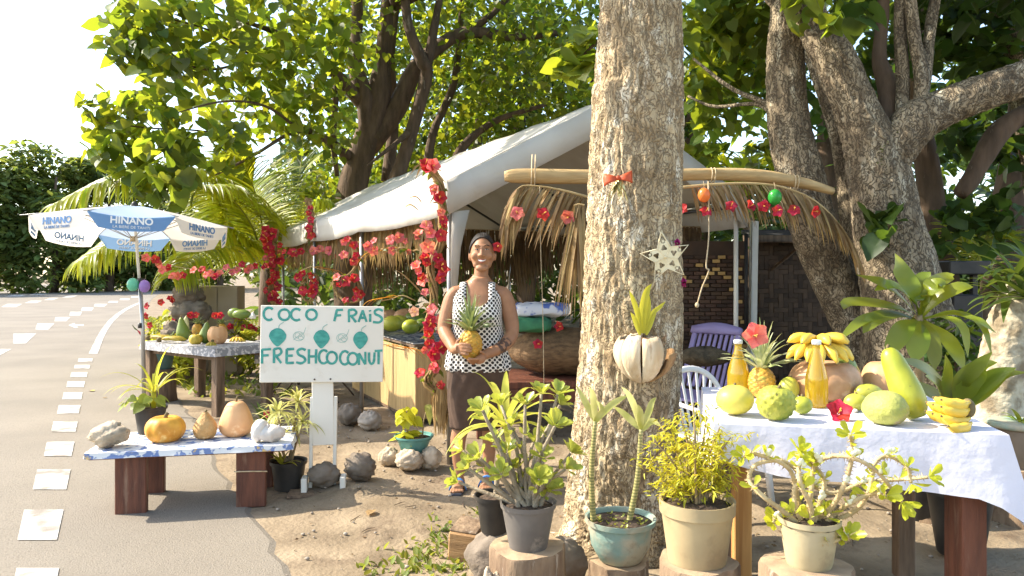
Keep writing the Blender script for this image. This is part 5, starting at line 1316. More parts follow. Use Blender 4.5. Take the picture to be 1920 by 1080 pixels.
# black pot with spider plant on the bench
pp_ = thing('potted_plant', 'black pot with a spider plant and round leaves on the bench', 'potted plant', onB(288, 812) + Vector((-.03, .02, 0)))
zs = pot(pp_, [(.072, 0), (.074, .01), (.094, .15), (.102, .152), (.104, .172)], BLACKP)
SPID = mat('spider_leaf', (.36, .36, .05), (.28, .31, .04), rough=.4, scale=5, transl=(.62, .58, .06), tfac=.45, vary=.15)
rosette(pp_, (.03, -.02, zs + .10), 18, .32, .0095, SPID, droop=1.15, seed=9, el=(.5, 1.35))
b = MB(); b.tube([(.03, -.02, zs - .01), (.03, -.02, zs + .13)], [.014, .018], 8); b.build('stem', SPID, pp_)
RND = mat('round_leaf', (.20, .25, .05), (.13, .18, .035), rough=.4, scale=9, transl=(.42, .46, .07), tfac=.4, vary=.25)
lm = MB().add(*[x if i else x.tolist() for i, x in enumerate(heart_leaf())]).mesh('round_leaf', RND)
for k in range(20):
    A = k * 2.4; r = .03 + .008 * k ** .9; m = face_mat(Vector((math.cos(A) * r - .04, math.sin(A) * r - .03, zs + .02 + rnd(0, .08))), rnd(.05, .085), (math.cos(A) * .8 + rnd(-.2, .2), math.sin(A) * .8 - .3, .9), rnd(0, 6)); link('leaf', lm, pp_, mw=m)

# ------------------------------------------------------------------ the sign
SIGNW = mat('sign_board_paint', (.76, .72, .63), (.71, .66, .56), rough=.6, scale=2.5, bump=.06, bscale=30, c3=(.52, .43, .30), c3scale=4.5, c3ramp=(.57, .82))
TEAL = mat('teal_brush_paint', (.07, .36, .29), (.035, .25, .21), rough=.55, scale=26, detail=6, stretch=(1, 1, 2))
TEALT = mat('teal_pencil_line', (.25, .45, .38), rough=.7)
SY = 4.80; s0 = P(605, 515, SY); sg = thing('sign', 'white hand painted roadside sign board on a post', 'sign', (s0.x, SY, 0), R(9))
BW, BH = .77, .49; zc = P(0, 645, SY).z
tl2 = Matrix.Rotation(R(1.0), 3, 'Y')
b = MB(); b.box((0, 0, zc), (BW, .018, BH), tl2, .003); bd = b.build('board', SIGNW, sg, smooth=False)
b = MB(); b.box((.0, .022, .56), (.135, .016, .52), rot(0, -1), .003); b.build('post_board', SIGNW, sg, smooth=False)
for x in (-.075, .075): b = MB(); b.box((x, .032, .30), (.022, .03, .62), rot(0, 1), .003); b.build('post_leg', WHITEP, sg, smooth=False)
for x in (-.11, .13): b = MB(); b.box((x, -.02, .055), (.035, .1, .11), None, .004); b.build('foot', WHITEP, sg, smooth=False)
for x in (-.05, .05): b = MB(); b.lathe([(.006, 0), (.006, .004), (.001, .005)], 8, (x, -.0095, zc - BH / 2 + .02), rm=rot(90)); b.build('nail', IRON, bd)
def zuv(zx, zy):
    u = (zx - 75 - (zy - 95) * .03) / 615.0; v = (zy - 95 + u * 30) / 400.0
    return Vector(((u - .5) * BW, -.0102, (.5 - v) * BH))
def stroke(pts, w=13, m=TEAL, name='letter_stroke', close=False, dy=0):
    pp = [tl2 @ zuv(*p) + Vector((0, dy, zc)) for p in pts]; n = len(pp); b = MB(); w_ = w / 615 * BW / 2; nn = Vector((0, -1, 0)); g = []
    for i in range(n):
        d = (pp[min(i + 1, n - 1)] - pp[max(i - 1, 0)]).normalized(); s = d.cross(nn); ww = w_ * rnd(.9, 1.1)
        g.append([pp[i] - s * ww + Vector((0, -.0005, 0)), pp[i] + Vector((0, -.001, 0)), pp[i] + s * ww + Vector((0, -.0005, 0))])
    b.sheet(g); return b
def letter(strokes, w=13):
    m = MB()
    for q, s in enumerate(strokes):
        if len(s) == 2: s = [s[0], ((s[0][0] + s[1][0]) / 2 + rnd(-1, 1), (s[0][1] + s[1][1]) / 2), s[1]]
        else: s = [tuple(x) for x in curve(s, 24)]
        m2 = stroke(s, w, dy=-.0003 * q); m.add(m2.v, m2.f)
    m.build('letter', TEAL, bd, smooth=False)
def arc_(cx, cy, rx, ry, a0, a1, n=14): return [(cx + rx * math.cos(R(lerp(a0, a1, i / (n - 1)))), cy - ry * math.sin(R(lerp(a0, a1, i / (n - 1))))) for i in range(n)]
def LC(cx, cy, rx, ry): return [arc_(cx, cy, rx, ry, 48, 312)]
def LO(cx, cy, rx, ry): return [arc_(cx, cy, rx, ry, 90, 455)]
LT = [LC(117, 137, 26, 32), LO(192, 137, 27, 28), LC(252, 133, 27, 30), LO(326, 129, 26, 27),
      [[(451, 98), (441, 157)], [(448, 98), (482, 94)], [(446, 127), (474, 123)]],
      [[(511, 96), (515, 158)], [(508, 96), (535, 90), (550, 104), (538, 120), (514, 126)], [(524, 124), (551, 156)]],
      [[(563, 154), (582, 90)], [(581, 90), (604, 151)], [(569, 132), (599, 129)]],
      [[(620, 108), (622, 150)], [(618, 88), (620, 95)]],
      [[(684, 88), (662, 81), (643, 92), (648, 108), (668, 116), (682, 132), (668, 150), (636, 150)]],
      [[(92, 322), (95, 396)], [(92, 324), (136, 319)], [(94, 354), (126, 351)]],
      [[(150, 318), (153, 391)], [(148, 319), (176, 313), (187, 330), (176, 347), (154, 352)], [(161, 351), (189, 389)]],
      [[(213, 315), (215, 390)], [(212, 316), (249, 312)], [(213, 350), (244, 347)], [(214, 388), (251, 384)]],
      [[(306, 316), (286, 309), (266, 322), (274, 342), (297, 352), (306, 370), (287, 385), (262, 381)]],
      [[(322, 310), (325, 386)], [(358, 308), (360, 383)], [(323, 348), (360, 345)]],
      LC(397, 346, 24, 35), LO(438, 349, 25, 31), LC(503, 346, 24, 35), LO(543, 349, 25, 31),
      [[(576, 380), (573, 318)], [(573, 318), (608, 376)], [(608, 376), (605, 309)]],
      [[(624, 311), (626, 350), (636, 371), (650, 360), (652, 310)]],
      [[(652, 303), (692, 298)], [(672, 302), (675, 372)]]]
for L_ in LT: letter(L_, 12.5)
for cx, cy, rx, ry in [(165, 252, 41, 50), (382, 250, 39, 51), (577, 246, 36, 49)]:
    m = MB(); ring = []
    for i in range(28):
        a = 2 * math.pi * i / 28; e = math.sin(a); sq = 1 - .45 * max(0, -e) ** 1.2 + .05 * math.cos(2 * a)
        ring.append(tl2 @ zuv(cx + rx * math.cos(a) * sq + rnd(-1, 1), cy - ry * e * (1.04 if e < 0 else .88)) + Vector((0, -.0006, zc)))
    m.add(ring, [tuple(range(28))]); m.build('painted_coconut', TEAL, bd, smooth=False)
    m2 = stroke(curve([(cx + 2, cy - 42), (cx + 6, cy - 60), (cx + 26, cy - 76)], 8), 3.5, dy=-.0012); m2.build('painted_stem', TEALT, bd, smooth=False)
for cx, cy in [(268, 245), (484, 243)]:
    m = MB()
    for s in [arc_(cx, cy, 27, 24, 0, 360, 18), arc_(cx - 6, cy - 4, 13, 14, 20, 300, 12), arc_(cx + 10, cy + 8, 12, 10, 0, 330, 12), [(cx + 8, cy + 2), (cx + 26, cy - 22), (cx + 33, cy - 48)], [(cx - 24, cy + 20), (cx - 4, cy), (cx + 14, cy - 16)]]:
        m2 = stroke(s, 2.2, dy=-.0004); m.add(m2.v, m2.f)
    m.build('drawn_coconut_half', TEALT, bd, smooth=False)
b = MB(); b.box((0, 0, .012), (.47, .16, .024), None, .005); o = b.build('base_plank', WOODGREY, loc=G(612, 928)); o.rotation_euler = (0, 0, R(9)); tag(o, 'flat weathered plank under the sign feet', 'plank')
for px, py, w, h, m, sd, lab in [(608, 922, 56, 42, STONED, 21, 'dark rounded stone between the sign legs'), (675, 912, 54, 50, STONED, 22, 'dark squarish stone right of the sign legs'), (655, 800, 44, 38, STONED, 23, 'brown stone left of the steel tent pole'), (694, 806, 42, 34, STONE, 24, 'pale brown stone right of the steel tent pole'),
                                 (730, 884, 36, 34, CORAL, 25, 'pale coral lump left under the teal tub'), (768, 890, 50, 38, CORAL, 26, 'round pale coral block under the teal tub'), (808, 886, 36, 40, CORAL, 27, 'pale coral block right under the teal tub')]:
    g = G(px, py); rock('stone', lab, (g.x, g.y, gz(g.x, g.y) - .004), (w * g.y / F, w * g.y / F * .85, h * g.y / F), m, sd, 'stone', 'loose stones on the dirt', .12)
# black pot right of the bench
VAR = mat('variegated_leaf', (.62, .58, .26), (.34, .36, .08), rough=.4, scale=14, detail=1, transl=(.66, .62, .2), tfac=.35, vary=.12)
g = G(541, 918); p2 = thing('potted_plant', 'black pot with a variegated branching dracaena beside the sign', 'potted plant', (g.x, g.y, gz(g.x, g.y)))
zs = pot(p2, [(.085, 0), (.088, .01), (.108, .16), (.118, .162), (.12, .185)], BLACKP)
def cane(o, pts, r, m): b = MB(); c = curve(pts, 12); b.tube(c, [lerp(r, r * .6, i / 11) for i in range(12)], 7, fn=lambda t, a: 1 + .06 * math.sin(60 * t)); b.build('stem', m, o); return Vector(pts[-1])
CANE = mat('cane_bark', (.34, .25, .14), (.24, .17, .09), rough=.8, scale=20)
for k, (e, n_) in enumerate([((-.06, -.03, .50), 26), ((.06, .0, .56), 26), ((.10, -.04, .44), 22), ((-.11, .03, .40), 20), ((.04, .04, .36), 16)]):
    t_ = cane(p2, [(rnd(-.02, .02), 0, zs - .02), (e[0] * .3 + rnd(-.02, .02), e[1] * .3, e[2] * .5), e], .010, CANE); rosette(p2, t_, n_, .17, .009, VAR, droop=1.1, seed=40 + k, el=(-.3, 1.2))
rosette(p2, (-.03, -.05, zs), 9, .14, .012, SPID, droop=.8, seed=50)
# little plant by the bench end and teal tub with lime plant
g = G(495, 800); p3 = thing('plant', 'small green bromeliad with red heart behind the squash', 'plant', (g.x, g.y, gz(g.x, g.y))); rosette(p3, (0, 0, .0), 16, .22, .018, GREENF, droop=.5, seed=51, el=(.5, 1.2)); add_flower(p3, p3.location + Vector((.06, -.1, .12)), .04, FL_RED)
g = G(776, 880); tub = thing('potted_plant', 'teal plastic tub with a lime leafed plant by the flower garland', 'potted plant', (g.x, g.y, .105))
TEALP = mat('teal_plastic', (.13, .33, .29), (.10, .26, .23), rough=.4, scale=4, c3=(.30, .36, .30), c3scale=6, c3ramp=(.6, .8))
zs = pot(tub, [(.075, 0), (.08, .006), (.115, .10), (.122, .125), (.142, .130), (.142, .142)], TEALP)
LIME = mat('lime_leaf', (.50, .50, .04), (.40, .43, .03), rough=.4, scale=8, transl=(.75, .70, .06), tfac=.4, vary=.15)
b = MB(); b.tube([(-.05, 0, zs - .01), (-.045, 0, zs + .1), (-.05, -.01, zs + .2)], [.009, .008, .005], 7); b.build('stem', CANE, tub)
b = MB(); b.tube([(.06, 0, zs - .01), (.07, 0, zs + .12), (.10, 0, zs + .24)], [.006, .005, .004], 7); b.build('stem', CANE, tub)
b = MB().add(oval_leaf()[0].tolist(), oval_leaf()[1]).mesh('leaf', LIME); lm2 = MB().add(heart_leaf()[0].tolist(), heart_leaf()[1]).mesh('leaf', LIME)
for k in range(34):
    top_ = k < 24; A = k * 2.4; r = rnd(.01, .06); c = Vector((-.05 + math.cos(A) * r, math.sin(A) * r, zs + (rnd(.12, .22) if top_ else rnd(0, .05))))
    m3 = leaf_mats(1, .9 if top_ else .2, .3)[0]; m4 = np.eye(4); m4[:3, :3] = m3 * rnd(.075, .12); m4[:3, 3] = c; link('leaf', lm2 if k % 3 else b, tub, mw=Matrix(m4.tolist()))
RL = mat('mottled_leaf', (.22, .27, .06), (.42, .43, .14), rough=.4, scale=30, transl=(.4, .42, .1), tfac=.3)
for k in range(3): strap(tub, [(.10, 0, zs + .24), (.11 + .01 * k, -.03 + .03 * k, zs + .20), (.12 + .03 * k, -.05 + .05 * k, zs + .10 - .02 * k)], .03, RL)

# ------------------------------------------------------------------ garlands
STRAW = mat('dried_straw', (.44, .29, .12), (.26, .16, .06), rough=.8, scale=10, vary=.3, transl=(.4, .25, .1), tfac=.15)
def garland(label, pts, Y, thick, flowers, fr, strands=7, meshes=FL_RED, loops=None, tail=0, rough_=.5):
    p0 = P(pts[0][0], pts[0][1], Y); o = thing('flower_garland', label, 'garland', p0)
    c = [Vector(p) for p in curve([tuple(P(q[0], q[1], Y if len(q) < 3 else q[2])) for q in pts], 40)]
    for s in range(strands):
        b = MB(); ph = s * 2 * math.pi / strands; q = []
        for i, p in enumerate(c):
            a = ph + i * .35; th = thick * (thick and 1) * (.7 + .3 * math.sin(i * .4 + s)); q.append(p - p0 + Vector((math.cos(a) * th, math.sin(a) * th * .7, rnd(-.004, .004))))
        b.tube(q, [thick * .5] * 40, 6, flat=.6, fn=lambda t, a: 1 + .25 * math.sin(31 * t + a)); b.build('straw_strand', STRAW, o)
    mb = MB()
    for k in range(int(40 * thick / .03)):
        p = random.choice(c) - p0; d = Vector((rnd(-1, 1), rnd(-1, .3), rnd(-1.2, .4))).normalized(); l = rnd(.04, .11)
        mb.blade([p, p + d * l * .5, p + d * l + Vector((0, 0, -l * .3))], [.004, .008, .001], Vector((0, -1, .3)))
    mb.build('loose_straw', STRAW, o, kind='stuff')
    mb = MB()
    for k in range(len(flowers)):
        p = random.choice(c) - p0; d = Vector((rnd(-1, 1), rnd(-1, 0), rnd(-1, .6))).normalized(); l = rnd(.04, .09)
        mb.blade([p, p + d * l * .4, p + d * l * .75, p + d * l + Vector((0, 0, -l * .2))], [.004, .014, .012, .001], Vector((0, -1, .3)))
    mb.build('green_leaves', LEAFH, o, kind='stuff')
    for q in flowers:
        f = P(q[0], q[1], (Y if len(q) < 4 else q[3]) - thick * 1.5 - .01); add_flower(o, f, fr * rnd(.65, 1.25), (FL_COR if len(q) > 2 and q[2] == 'c' else FL_PEA if len(q) > 2 and q[2] == 'p' else meshes), jit=.6)
    if tail:
        mb = MB(); e = c[-1] - p0
        for k in range(tail):
            a = rnd(0, 6.28); l = rnd(.12, .3); mb.blade([e + Vector((math.cos(a) * .03, math.sin(a) * .03, .1)), e + Vector((math.cos(a) * .06, math.sin(a) * .05, -.02)), e + Vector((math.cos(a) * .04, math.sin(a) * .03, -l))], [.012, .022, .003], Vector((math.cos(a), math.sin(a), .2)))
        mb.build('dry_leaf_tail', STRAW, o, kind='stuff')
    return o
G1 = garland('thick straw garland with red hibiscus climbing the front tent pole', [(790, 306), (806, 316), (822, 345), (828, 395), (826, 450), (806, 500), (812, 560), (800, 620), (818, 680), (800, 715), (826, 745)], 5.3, .032,
             [(803, 320), (810, 312, 'c'), (798, 308), (818, 358, 'c'), (824, 372), (812, 352, 'c'), (827, 398, 'c'), (831, 412), (832, 420), (828, 442), (800, 424, 'c'), (808, 438, 'c'), (786, 440, 'c'), (802, 462, 'c'), (812, 476, 'c'), (796, 484), (782, 500, 'c'), (787, 508, 'c'), (800, 492), (822, 485), (828, 498), (833, 510), (826, 522), (794, 528, 'c'), (797, 548, 'c'), (776, 584, 'p'), (810, 580, 'c'), (808, 598), (804, 612), (826, 600, 'c'), (803, 624), (830, 625, 'c'), (835, 640), (797, 656, 'c'), (812, 664), (822, 655), (818, 692, 'c'), (788, 700), (826, 722), (813, 688), (806, 645), (790, 520), (838, 575, 'c')], .046, 8, tail=40)
for pth in ([(785, 395), (770, 385), (758, 390)], [(790, 380), (780, 370), (765, 372)], [(800, 560), (760, 520), (740, 505)]): strap(G1, [P(x, y, 5.25) - G1.location for x, y in pth], .025, DRYF)
garland('leafy column garland of dark red flowers at the far tent corner', [(514, 430), (510, 470), (512, 510), (508, 550), (516, 572)], 10.6, .055, [(510 + rnd(-14, 16), 432 + i * 7) for i in range(20)], .075, 6)
garland('short garland of red flowers hanging on the tent roof edge', [(578, 372), (582, 405), (580, 450)], 9.3, .035, [(582, 390), (584, 412), (580, 428), (579, 400), (584, 442)], .06, 5)
garland('looped straw garland with red flowers beside the sign top', [(655, 448), (668, 462), (672, 490), (655, 515), (630, 520), (628, 545), (650, 566), (676, 560), (672, 530), (655, 520)], 7.35, .02, [(652, 450), (645, 454, 'c'), (664, 462), (668, 478), (665, 490), (645, 478, 'c'), (632, 520, 'c'), (650, 528), (636, 536), (664, 524), (672, 545), (665, 560), (648, 562), (676, 552)], .05, 5)
garland('oval straw wreath with red flowers under the tent fringe', [(578, 512), (592, 515), (594, 540), (584, 562), (570, 560), (566, 535), (578, 512)], 8.6, .022, [(586, 516), (588, 530), (586, 542), (566, 512), (560, 520), (586, 550), (568, 545)], .055, 5)
garland('row of coral flowers strung along the tent edge', [(688, 462), (715, 468), (745, 466), (775, 470), (792, 468)], 6.3, .006, [(690, 462, 'c'), (702, 452, 'c'), (700, 470, 'c'), (733, 450, 'c'), (748, 446, 'c'), (760, 452, 'c'), (785, 446, 'c'), (735, 470, 'c'), (765, 472, 'c')], .045, 3)
garland('row of red flowers strung between the far tent poles', [(530, 470), (550, 475), (570, 472), (600, 478), (625, 470)], 9.0, .006, [(533, 472), (548, 474), (556, 476), (564, 470), (588, 470, 'c'), (600, 468, 'c'), (618, 470, 'c'), (625, 480, 'c')], .055, 3)
for k, (px, py, Y, lab, s) in enumerate([(735, 470, 6.6, 'orange heliconia spray hanging under the tent fringe', 1), (600, 505, 8.4, 'orange heliconia spray hanging beside the straw wreath', -1), (735, 560, 7.0, 'orange heliconia stem above the counter', 1), (738, 652, 6.4, 'orange heliconia bloom drooping across the counter front', -1)]):
    p = P(px, py, Y); o = thing('heliconia', lab, 'flower', p); b = MB()
    b.tube(curve([(.22 * s, 0, -.02), (.1 * s, 0, .03), (0, 0, 0), (-.1 * s, 0, -.02)], 10), .006, 6); b.build('stem', RACHD, o)
    for q in range(6): strap(o, [(.06 * s - .03 * q * s, 0, .01), (.02 * s - .05 * q * s, -.02, .03 - .012 * q), (-.06 * s - .05 * q * s, -.03, .02 - .03 * q)], .013, ORANGE, 'bract')
# fruit on the counter
cz = .762
for k, (px, py, w, m, lab) in enumerate([(735, 604, 38, YELG, 'yellow green mango at the counter edge'), (748, 600, 34, YELG, 'yellow mango behind the counter edge mango'), (762, 596, 44, PUMPP, 'brown ripe mango in the counter pile'), (780, 598, 40, GREENF, 'green mango in the counter pile'), (730, 590, 34, PUMPP, 'reddish brown fruit at the back of the counter'), (770, 608, 34, LIMESK, 'lime green fruit at the front of the counter'), (792, 606, 34, GREENF, 'dark green fruit beside the garland on the counter')]):
    g = G(px, py + 18, cz); ball_fruit('mango', lab, 'mango', g, (w * g.y / F / 2 * 1.1, w * g.y / F / 2 * .85, w * g.y / F / 2 * .8), m, rm=rot(0, rnd(-15, 15), rnd(0, 90)), stem=.006)
# ------------------------------------------------------------------ white table on the right
TR = Vector((.74, 2.73, 0)); TRA = R(-12); ZW = .862
e1 = Vector((math.cos(TRA), math.sin(TRA), 0)); e2 = Vector((-math.sin(TRA), math.cos(TRA), 0))
wt = thing('table', 'fruit table with mismatched wooden legs under a white cloth', 'table', TR, TRA)
b = MB(); b.box((.475, .44, .838), (.95, .88, .03), None, .004); b.build('top', WOODGREY, wt, smooth=False)
for x, y, m, w in ((.10, .06, WOODPINE, .064), (.855, .07, WOODRED, .095), (.86, .80, WOODGREY, .075), (.08, .80, WOODGREY, .075)):
    g = TR + e1 * x + e2 * y; z0 = gz(g.x, g.y) - .02 if not (x > .85 and y > .5) else .05
    b = MB(); b.box((x, y, (z0 + .822) / 2), (w, w, .822 - z0), rotz(R(20 if m is WOODRED else 6)), .005); b.build('leg', m, wt, smooth=False)
WCL = mat('white_tablecloth', (.76, .755, .82), (.72, .71, .78), rough=.75, scale=3, bump=.5, bscale=6, bdist=.03, transl=(.78, .77, .82), tfac=.12)
def wdrop(x, y, nx_, ny_):
    if ny_ < 0: return lerp(.155, .215, x / .95) + (.16 * max(0, (x - .8) / .17) ** 2) - .03 * max(0, (.2 - x) / .2)
    if nx_ > 0: return .375 - .1 * y
    return .26
wcloth = cloth_box('tablecloth', 'plain white cloth hanging over the fruit table', TR, TRA, -.005, .955, -.012, .885, .853, .2, WCL, .009, 8, wdrop, .11)
g = TR + e1 * .86 + e2 * .80; rock('stone', 'flat stone under the dark back leg of the fruit table', (g.x - .02, g.y - .03, gz(g.x, g.y) - .01), (.2, .15, .075), STONED, 33, 'stone', None, .1)
def onW(px, py): return G(px, py, ZW)
def up(v, z): return v + Vector((0, 0, z))
ball_fruit('pomelo', 'large round pale yellow pomelo on the white table', 'pomelo', onW(1378, 777), (.072, .07, .057), POMSK)
def spiky(a, t): return .16 * max(0, math.sin(13 * a + 30 * t)) * max(0, math.sin(13 * a - 30 * t)) + .05 * math.sin(2 * a + 1)
profile_fruit('soursop', 'bumpy green soursop beside the pomelo', 'soursop', onW(1450, 786), [(.001, 0), (.038, .005), (.06, .035), (.066, .07), (.055, .1), (.03, .118), (.001, .116)], SOURS, n=64, bump=spiky, stem=.006, rm=rot(8, 6))
ball_fruit('lime', 'round yellow green citrus resting behind the soursop', 'citrus', onW(1476, 765), (.038, .036, .034), LIMESK)
ball_fruit('orange', 'pear shaped yellow green guava behind the limes', 'guava', onW(1479, 752), (.043, .042, .052), YELG, rm=rot(0, 10))
ball_fruit('lime', 'small green lime between soursop and clear oil bottle', 'lime', onW(1504, 776), (.040, .037, .034), LIMESK, rm=rot(0, 0, 20))
pa_ = pineapple('pineapple', 'pineapple with striped leaves and a coral flower on the white table', onW(1428, 746), .056, .135, .25, .20, PINCRV, 38)
add_flower(pa_, P(1413, 630, 3.1), .055, FL_COR, jit=.2)
CAPW = mat('bottle_cap', (.7, .7, .68), rough=.4)
OIL = mat('amber_oil', (.46, .33, .03), (.40, .27, .02), rough=.06, scale=3, transl=(.80, .60, .06), tfac=.5, spec=.8, coat=1)
def bottle(label, p, r, h):
    o = thing('bottle', label, 'bottle', p); pr_ = [(r * .7, 0), (r * .96, .004), (r, .02), (r, h * .38), (r * .9, h * .5), (r * .62, h * .68), (r * .38, h * .82), (r * .32, h * .92), (r * .36, h * .94), (r * .36, h * .96)]
    b = MB(); b.lathe(curve(pr_, 34), 30); b.build('oil_filled_glass', OIL, o)
    b = MB(); b.lathe([(r * .42, 0), (r * .42, h * .06), (r * .36, h * .07)], 18, (0, 0, h * .945)); b.build('cap', CAPW, o)
bottle('tall bottle of golden oil beside the pineapple', onW(1384, 742), .047, .245)
bottle('clear bottle of golden oil in front of the big pumpkin', onW(1531, 762), .044, .268)
pumpkin('pumpkin', 'big brownish pumpkin carrying bananas on the white table', 'pumpkin', onW(1547, 748), .30, .185, PUMPP, 12, .05, False)
bp = onW(1547, 748); btop = Vector((P(1530, 645, bp.y).x, bp.y, ZW + .215))
bun = thing('banana_bunch', 'bunch of yellow bananas draped over the big pumpkin', 'bananas', btop)
for k in range(8):
    A = R(200 + k * 20); d = Vector((math.cos(A), math.sin(A) * .8, -.28)); banana(bun, Vector((math.cos(A) * .02, math.sin(A) * .02, .0)), d, (0, 0, -1), .135, .021, BANY, .9)
for k in range(5):
    A = R(195 + k * 38); banana(bun, (math.cos(A) * .01, math.sin(A) * .01, .03), (math.cos(A), math.sin(A) * .7, .02), (0, 0, -1), .125, .0215, BANY, .7)
b = MB(); b.blob((0, 0, .01), (.03, .03, .03), 10, 8); b.build('crown', DARKST, bun)
PAP = [(.001, 0), (.03, .006), (.055, .04), (.062, .09), (.052, .15), (.034, .20), (.016, .225), (.001, .23)]
profile_fruit('papaya', 'dark green papaya leaning between the two pumpkins', 'papaya', onW(1612, 748) + Vector((-.01, .06, 0)), [(r * .9, z * .95) for r, z in PAP], GREENF, rm=rot(12, -16), stem=.01)
pumpkin('pumpkin', 'smaller peach coloured pumpkin beside the long papaya', 'pumpkin', onW(1657, 744), .185, .175, PUMPB, 9, .035, True)
ball_fruit('mango', 'pale green mango in front of the dark papaya', 'mango', onW(1605, 770), (.048, .037, .034), YELG, rm=rot(0, 0, 10), stem=.006)
ball_fruit('mango', 'larger pale green mango behind the round breadfruit', 'mango', onW(1637, 762) + Vector((0, .03, 0)), (.068, .042, .043), YELG, rm=rot(0, 12, 15), stem=.006)
BRD = mat('breadfruit_skin', (.40, .40, .10), (.28, .30, .06), rough=.6, scale=12, bump=.7, bscale=60, bdist=.008, c3=(.36, .28, .14), c3scale=6, c3ramp=(.58, .66))
profile_fruit('breadfruit', 'round rough skinned green breadfruit at the table front', 'breadfruit', onW(1661, 794), [(.001, 0), (.045, .004), (.074, .035), (.076, .065), (.055, .1), (.022, .116), (.001, .114)], BRD, n=56, bump=lambda a, t: .02 * math.sin(17 * a + 25 * t) * math.sin(17 * a - 25 * t) + .03 * math.sin(3 * a))
lpv = [(.001, 0), (.034, .005), (.056, .05), (.058, .11), (.048, .18), (.038, .235), (.02, .262), (.001, .266)]
profile_fruit('papaya', 'long yellow green papaya leaning on the peach pumpkin', 'papaya', onW(1727, 790) + Vector((0, .02, 0)), [(r * .95, z * 1.02) for r, z in lpv], PAPY, rm=rot(-16, -17), stem=.006)
hb = onW(1808, 802); bh = thing('banana_bunch', 'hand of short yellow bananas at the table right corner', 'bananas', up(hb, .035))
for r_, (z, n_, L) in enumerate([(.0, 3, .125), (.032, 3, .12), (.056, 2, .115)]):
    for k in range(n_): banana(bh, (.02, .02 * k, z), (-1, -.28 + .22 * k + .05 * r_, .10 - .16 * (r_ == 0) * 0), (0, 0, 1), L, .019, BANY, .55)
banana(bh, (.01, -.025, -.012), (-1, -.45, -.02), (0, 0, 1), .12, .0185, BANY, .5)
b = MB(); b.blob((.025, .02, .03), (.022, .03, .035), 10, 8); b.build('crown', DARKST, bh)
hf = thing('hibiscus_flower', 'single red hibiscus flower lying on the white table', 'flower', up(onW(1572, 785), .018))
add_flower(hf, hf.location, .048, FL_RED, face=(-.15, -.75, .6), jit=.05, name='bloom')
b = MB(); b.tube([(0, .01, -.005), (0, .05, -.012)], .003, 6); b.build('stalk', GREENF, hf)
ball_fruit('pebble', 'tiny pale shell beside the red hibiscus on the table', 'shell', onW(1602, 773), (.013, .012, .007), SHELL, stem=0)

# ------------------------------------------------------------------ stumps and pots in the foreground
def stump(label, px, py, Y, w, seed, m=STUMP, tilt=0, group='sawn stumps carrying the pots'):
    c = P(px, py, Y); r = w / 2 * Y / F; o = thing('stump', label, 'stump', (c.x, Y, 0), 0, group); rr = random.Random(seed); ph = [rr.uniform(0, 6) for _ in range(4)]
    fn = lambda a, t: 1 + .06 * math.sin(3 * a + ph[0]) + .04 * math.sin(5 * a + ph[1]) + .02 * math.sin(11 * a + ph[2])
    b = MB(); b.lathe([(r * 1.12, -.05), (r * 1.06, c.z * .3), (r * 1.0, c.z * .7), (r, c.z - .012), (r * .97, c.z - .003)], 48, fn=fn, cap=False); b.build('bark', m, o)
    b = MB(); b.lathe([(r * .97, c.z - .003), (r * .6, c.z), (.001, c.z)], 48, fn=fn, cap=False); b.build('cut_face', STUMPTOP, o)
    return Vector((c.x, Y, c.z))
GREYP = mat('grey_pot_plastic', (.16, .145, .13), (.10, .09, .08), rough=.6, scale=5, c3=(.30, .26, .21), c3scale=8, c3ramp=(.58, .74))
TANP = mat('tan_pot_plastic', (.43, .34, .19), (.33, .25, .135), rough=.6, scale=5, detail=8, c3=(.22, .16, .09), c3scale=7, c3ramp=(.52, .78), bump=.15, bscale=12)
CREAMP = mat('cream_pot_plastic', (.47, .40, .25), (.36, .30, .17), rough=.6, scale=6, detail=8, c3=(.22, .17, .10), c3scale=9, c3ramp=(.54, .76), bump=.15, bscale=14)
TEALO = mat('worn_teal_pot', (.22, .33, .28), (.40, .37, .27), rough=.65, scale=7, detail=9, ramp=(.42, .58), bump=.25, c3=(.20, .17, .11), c3scale=9, c3ramp=(.58, .74))
s1 = stump('pale sawn stump under the grey pot', 988, 1022, 3.05, 140, 1)
s2 = stump('short stump under the teal bowl', 1163, 1050, 3.2, 108, 2)
s3 = stump('sawn stump under the tall tan pot', 1307, 1050, 2.58, 146, 3)
s4 = stump('sawn stump under the cream pot of thorny stems', 1512, 1060, 2.33, 165, 4)
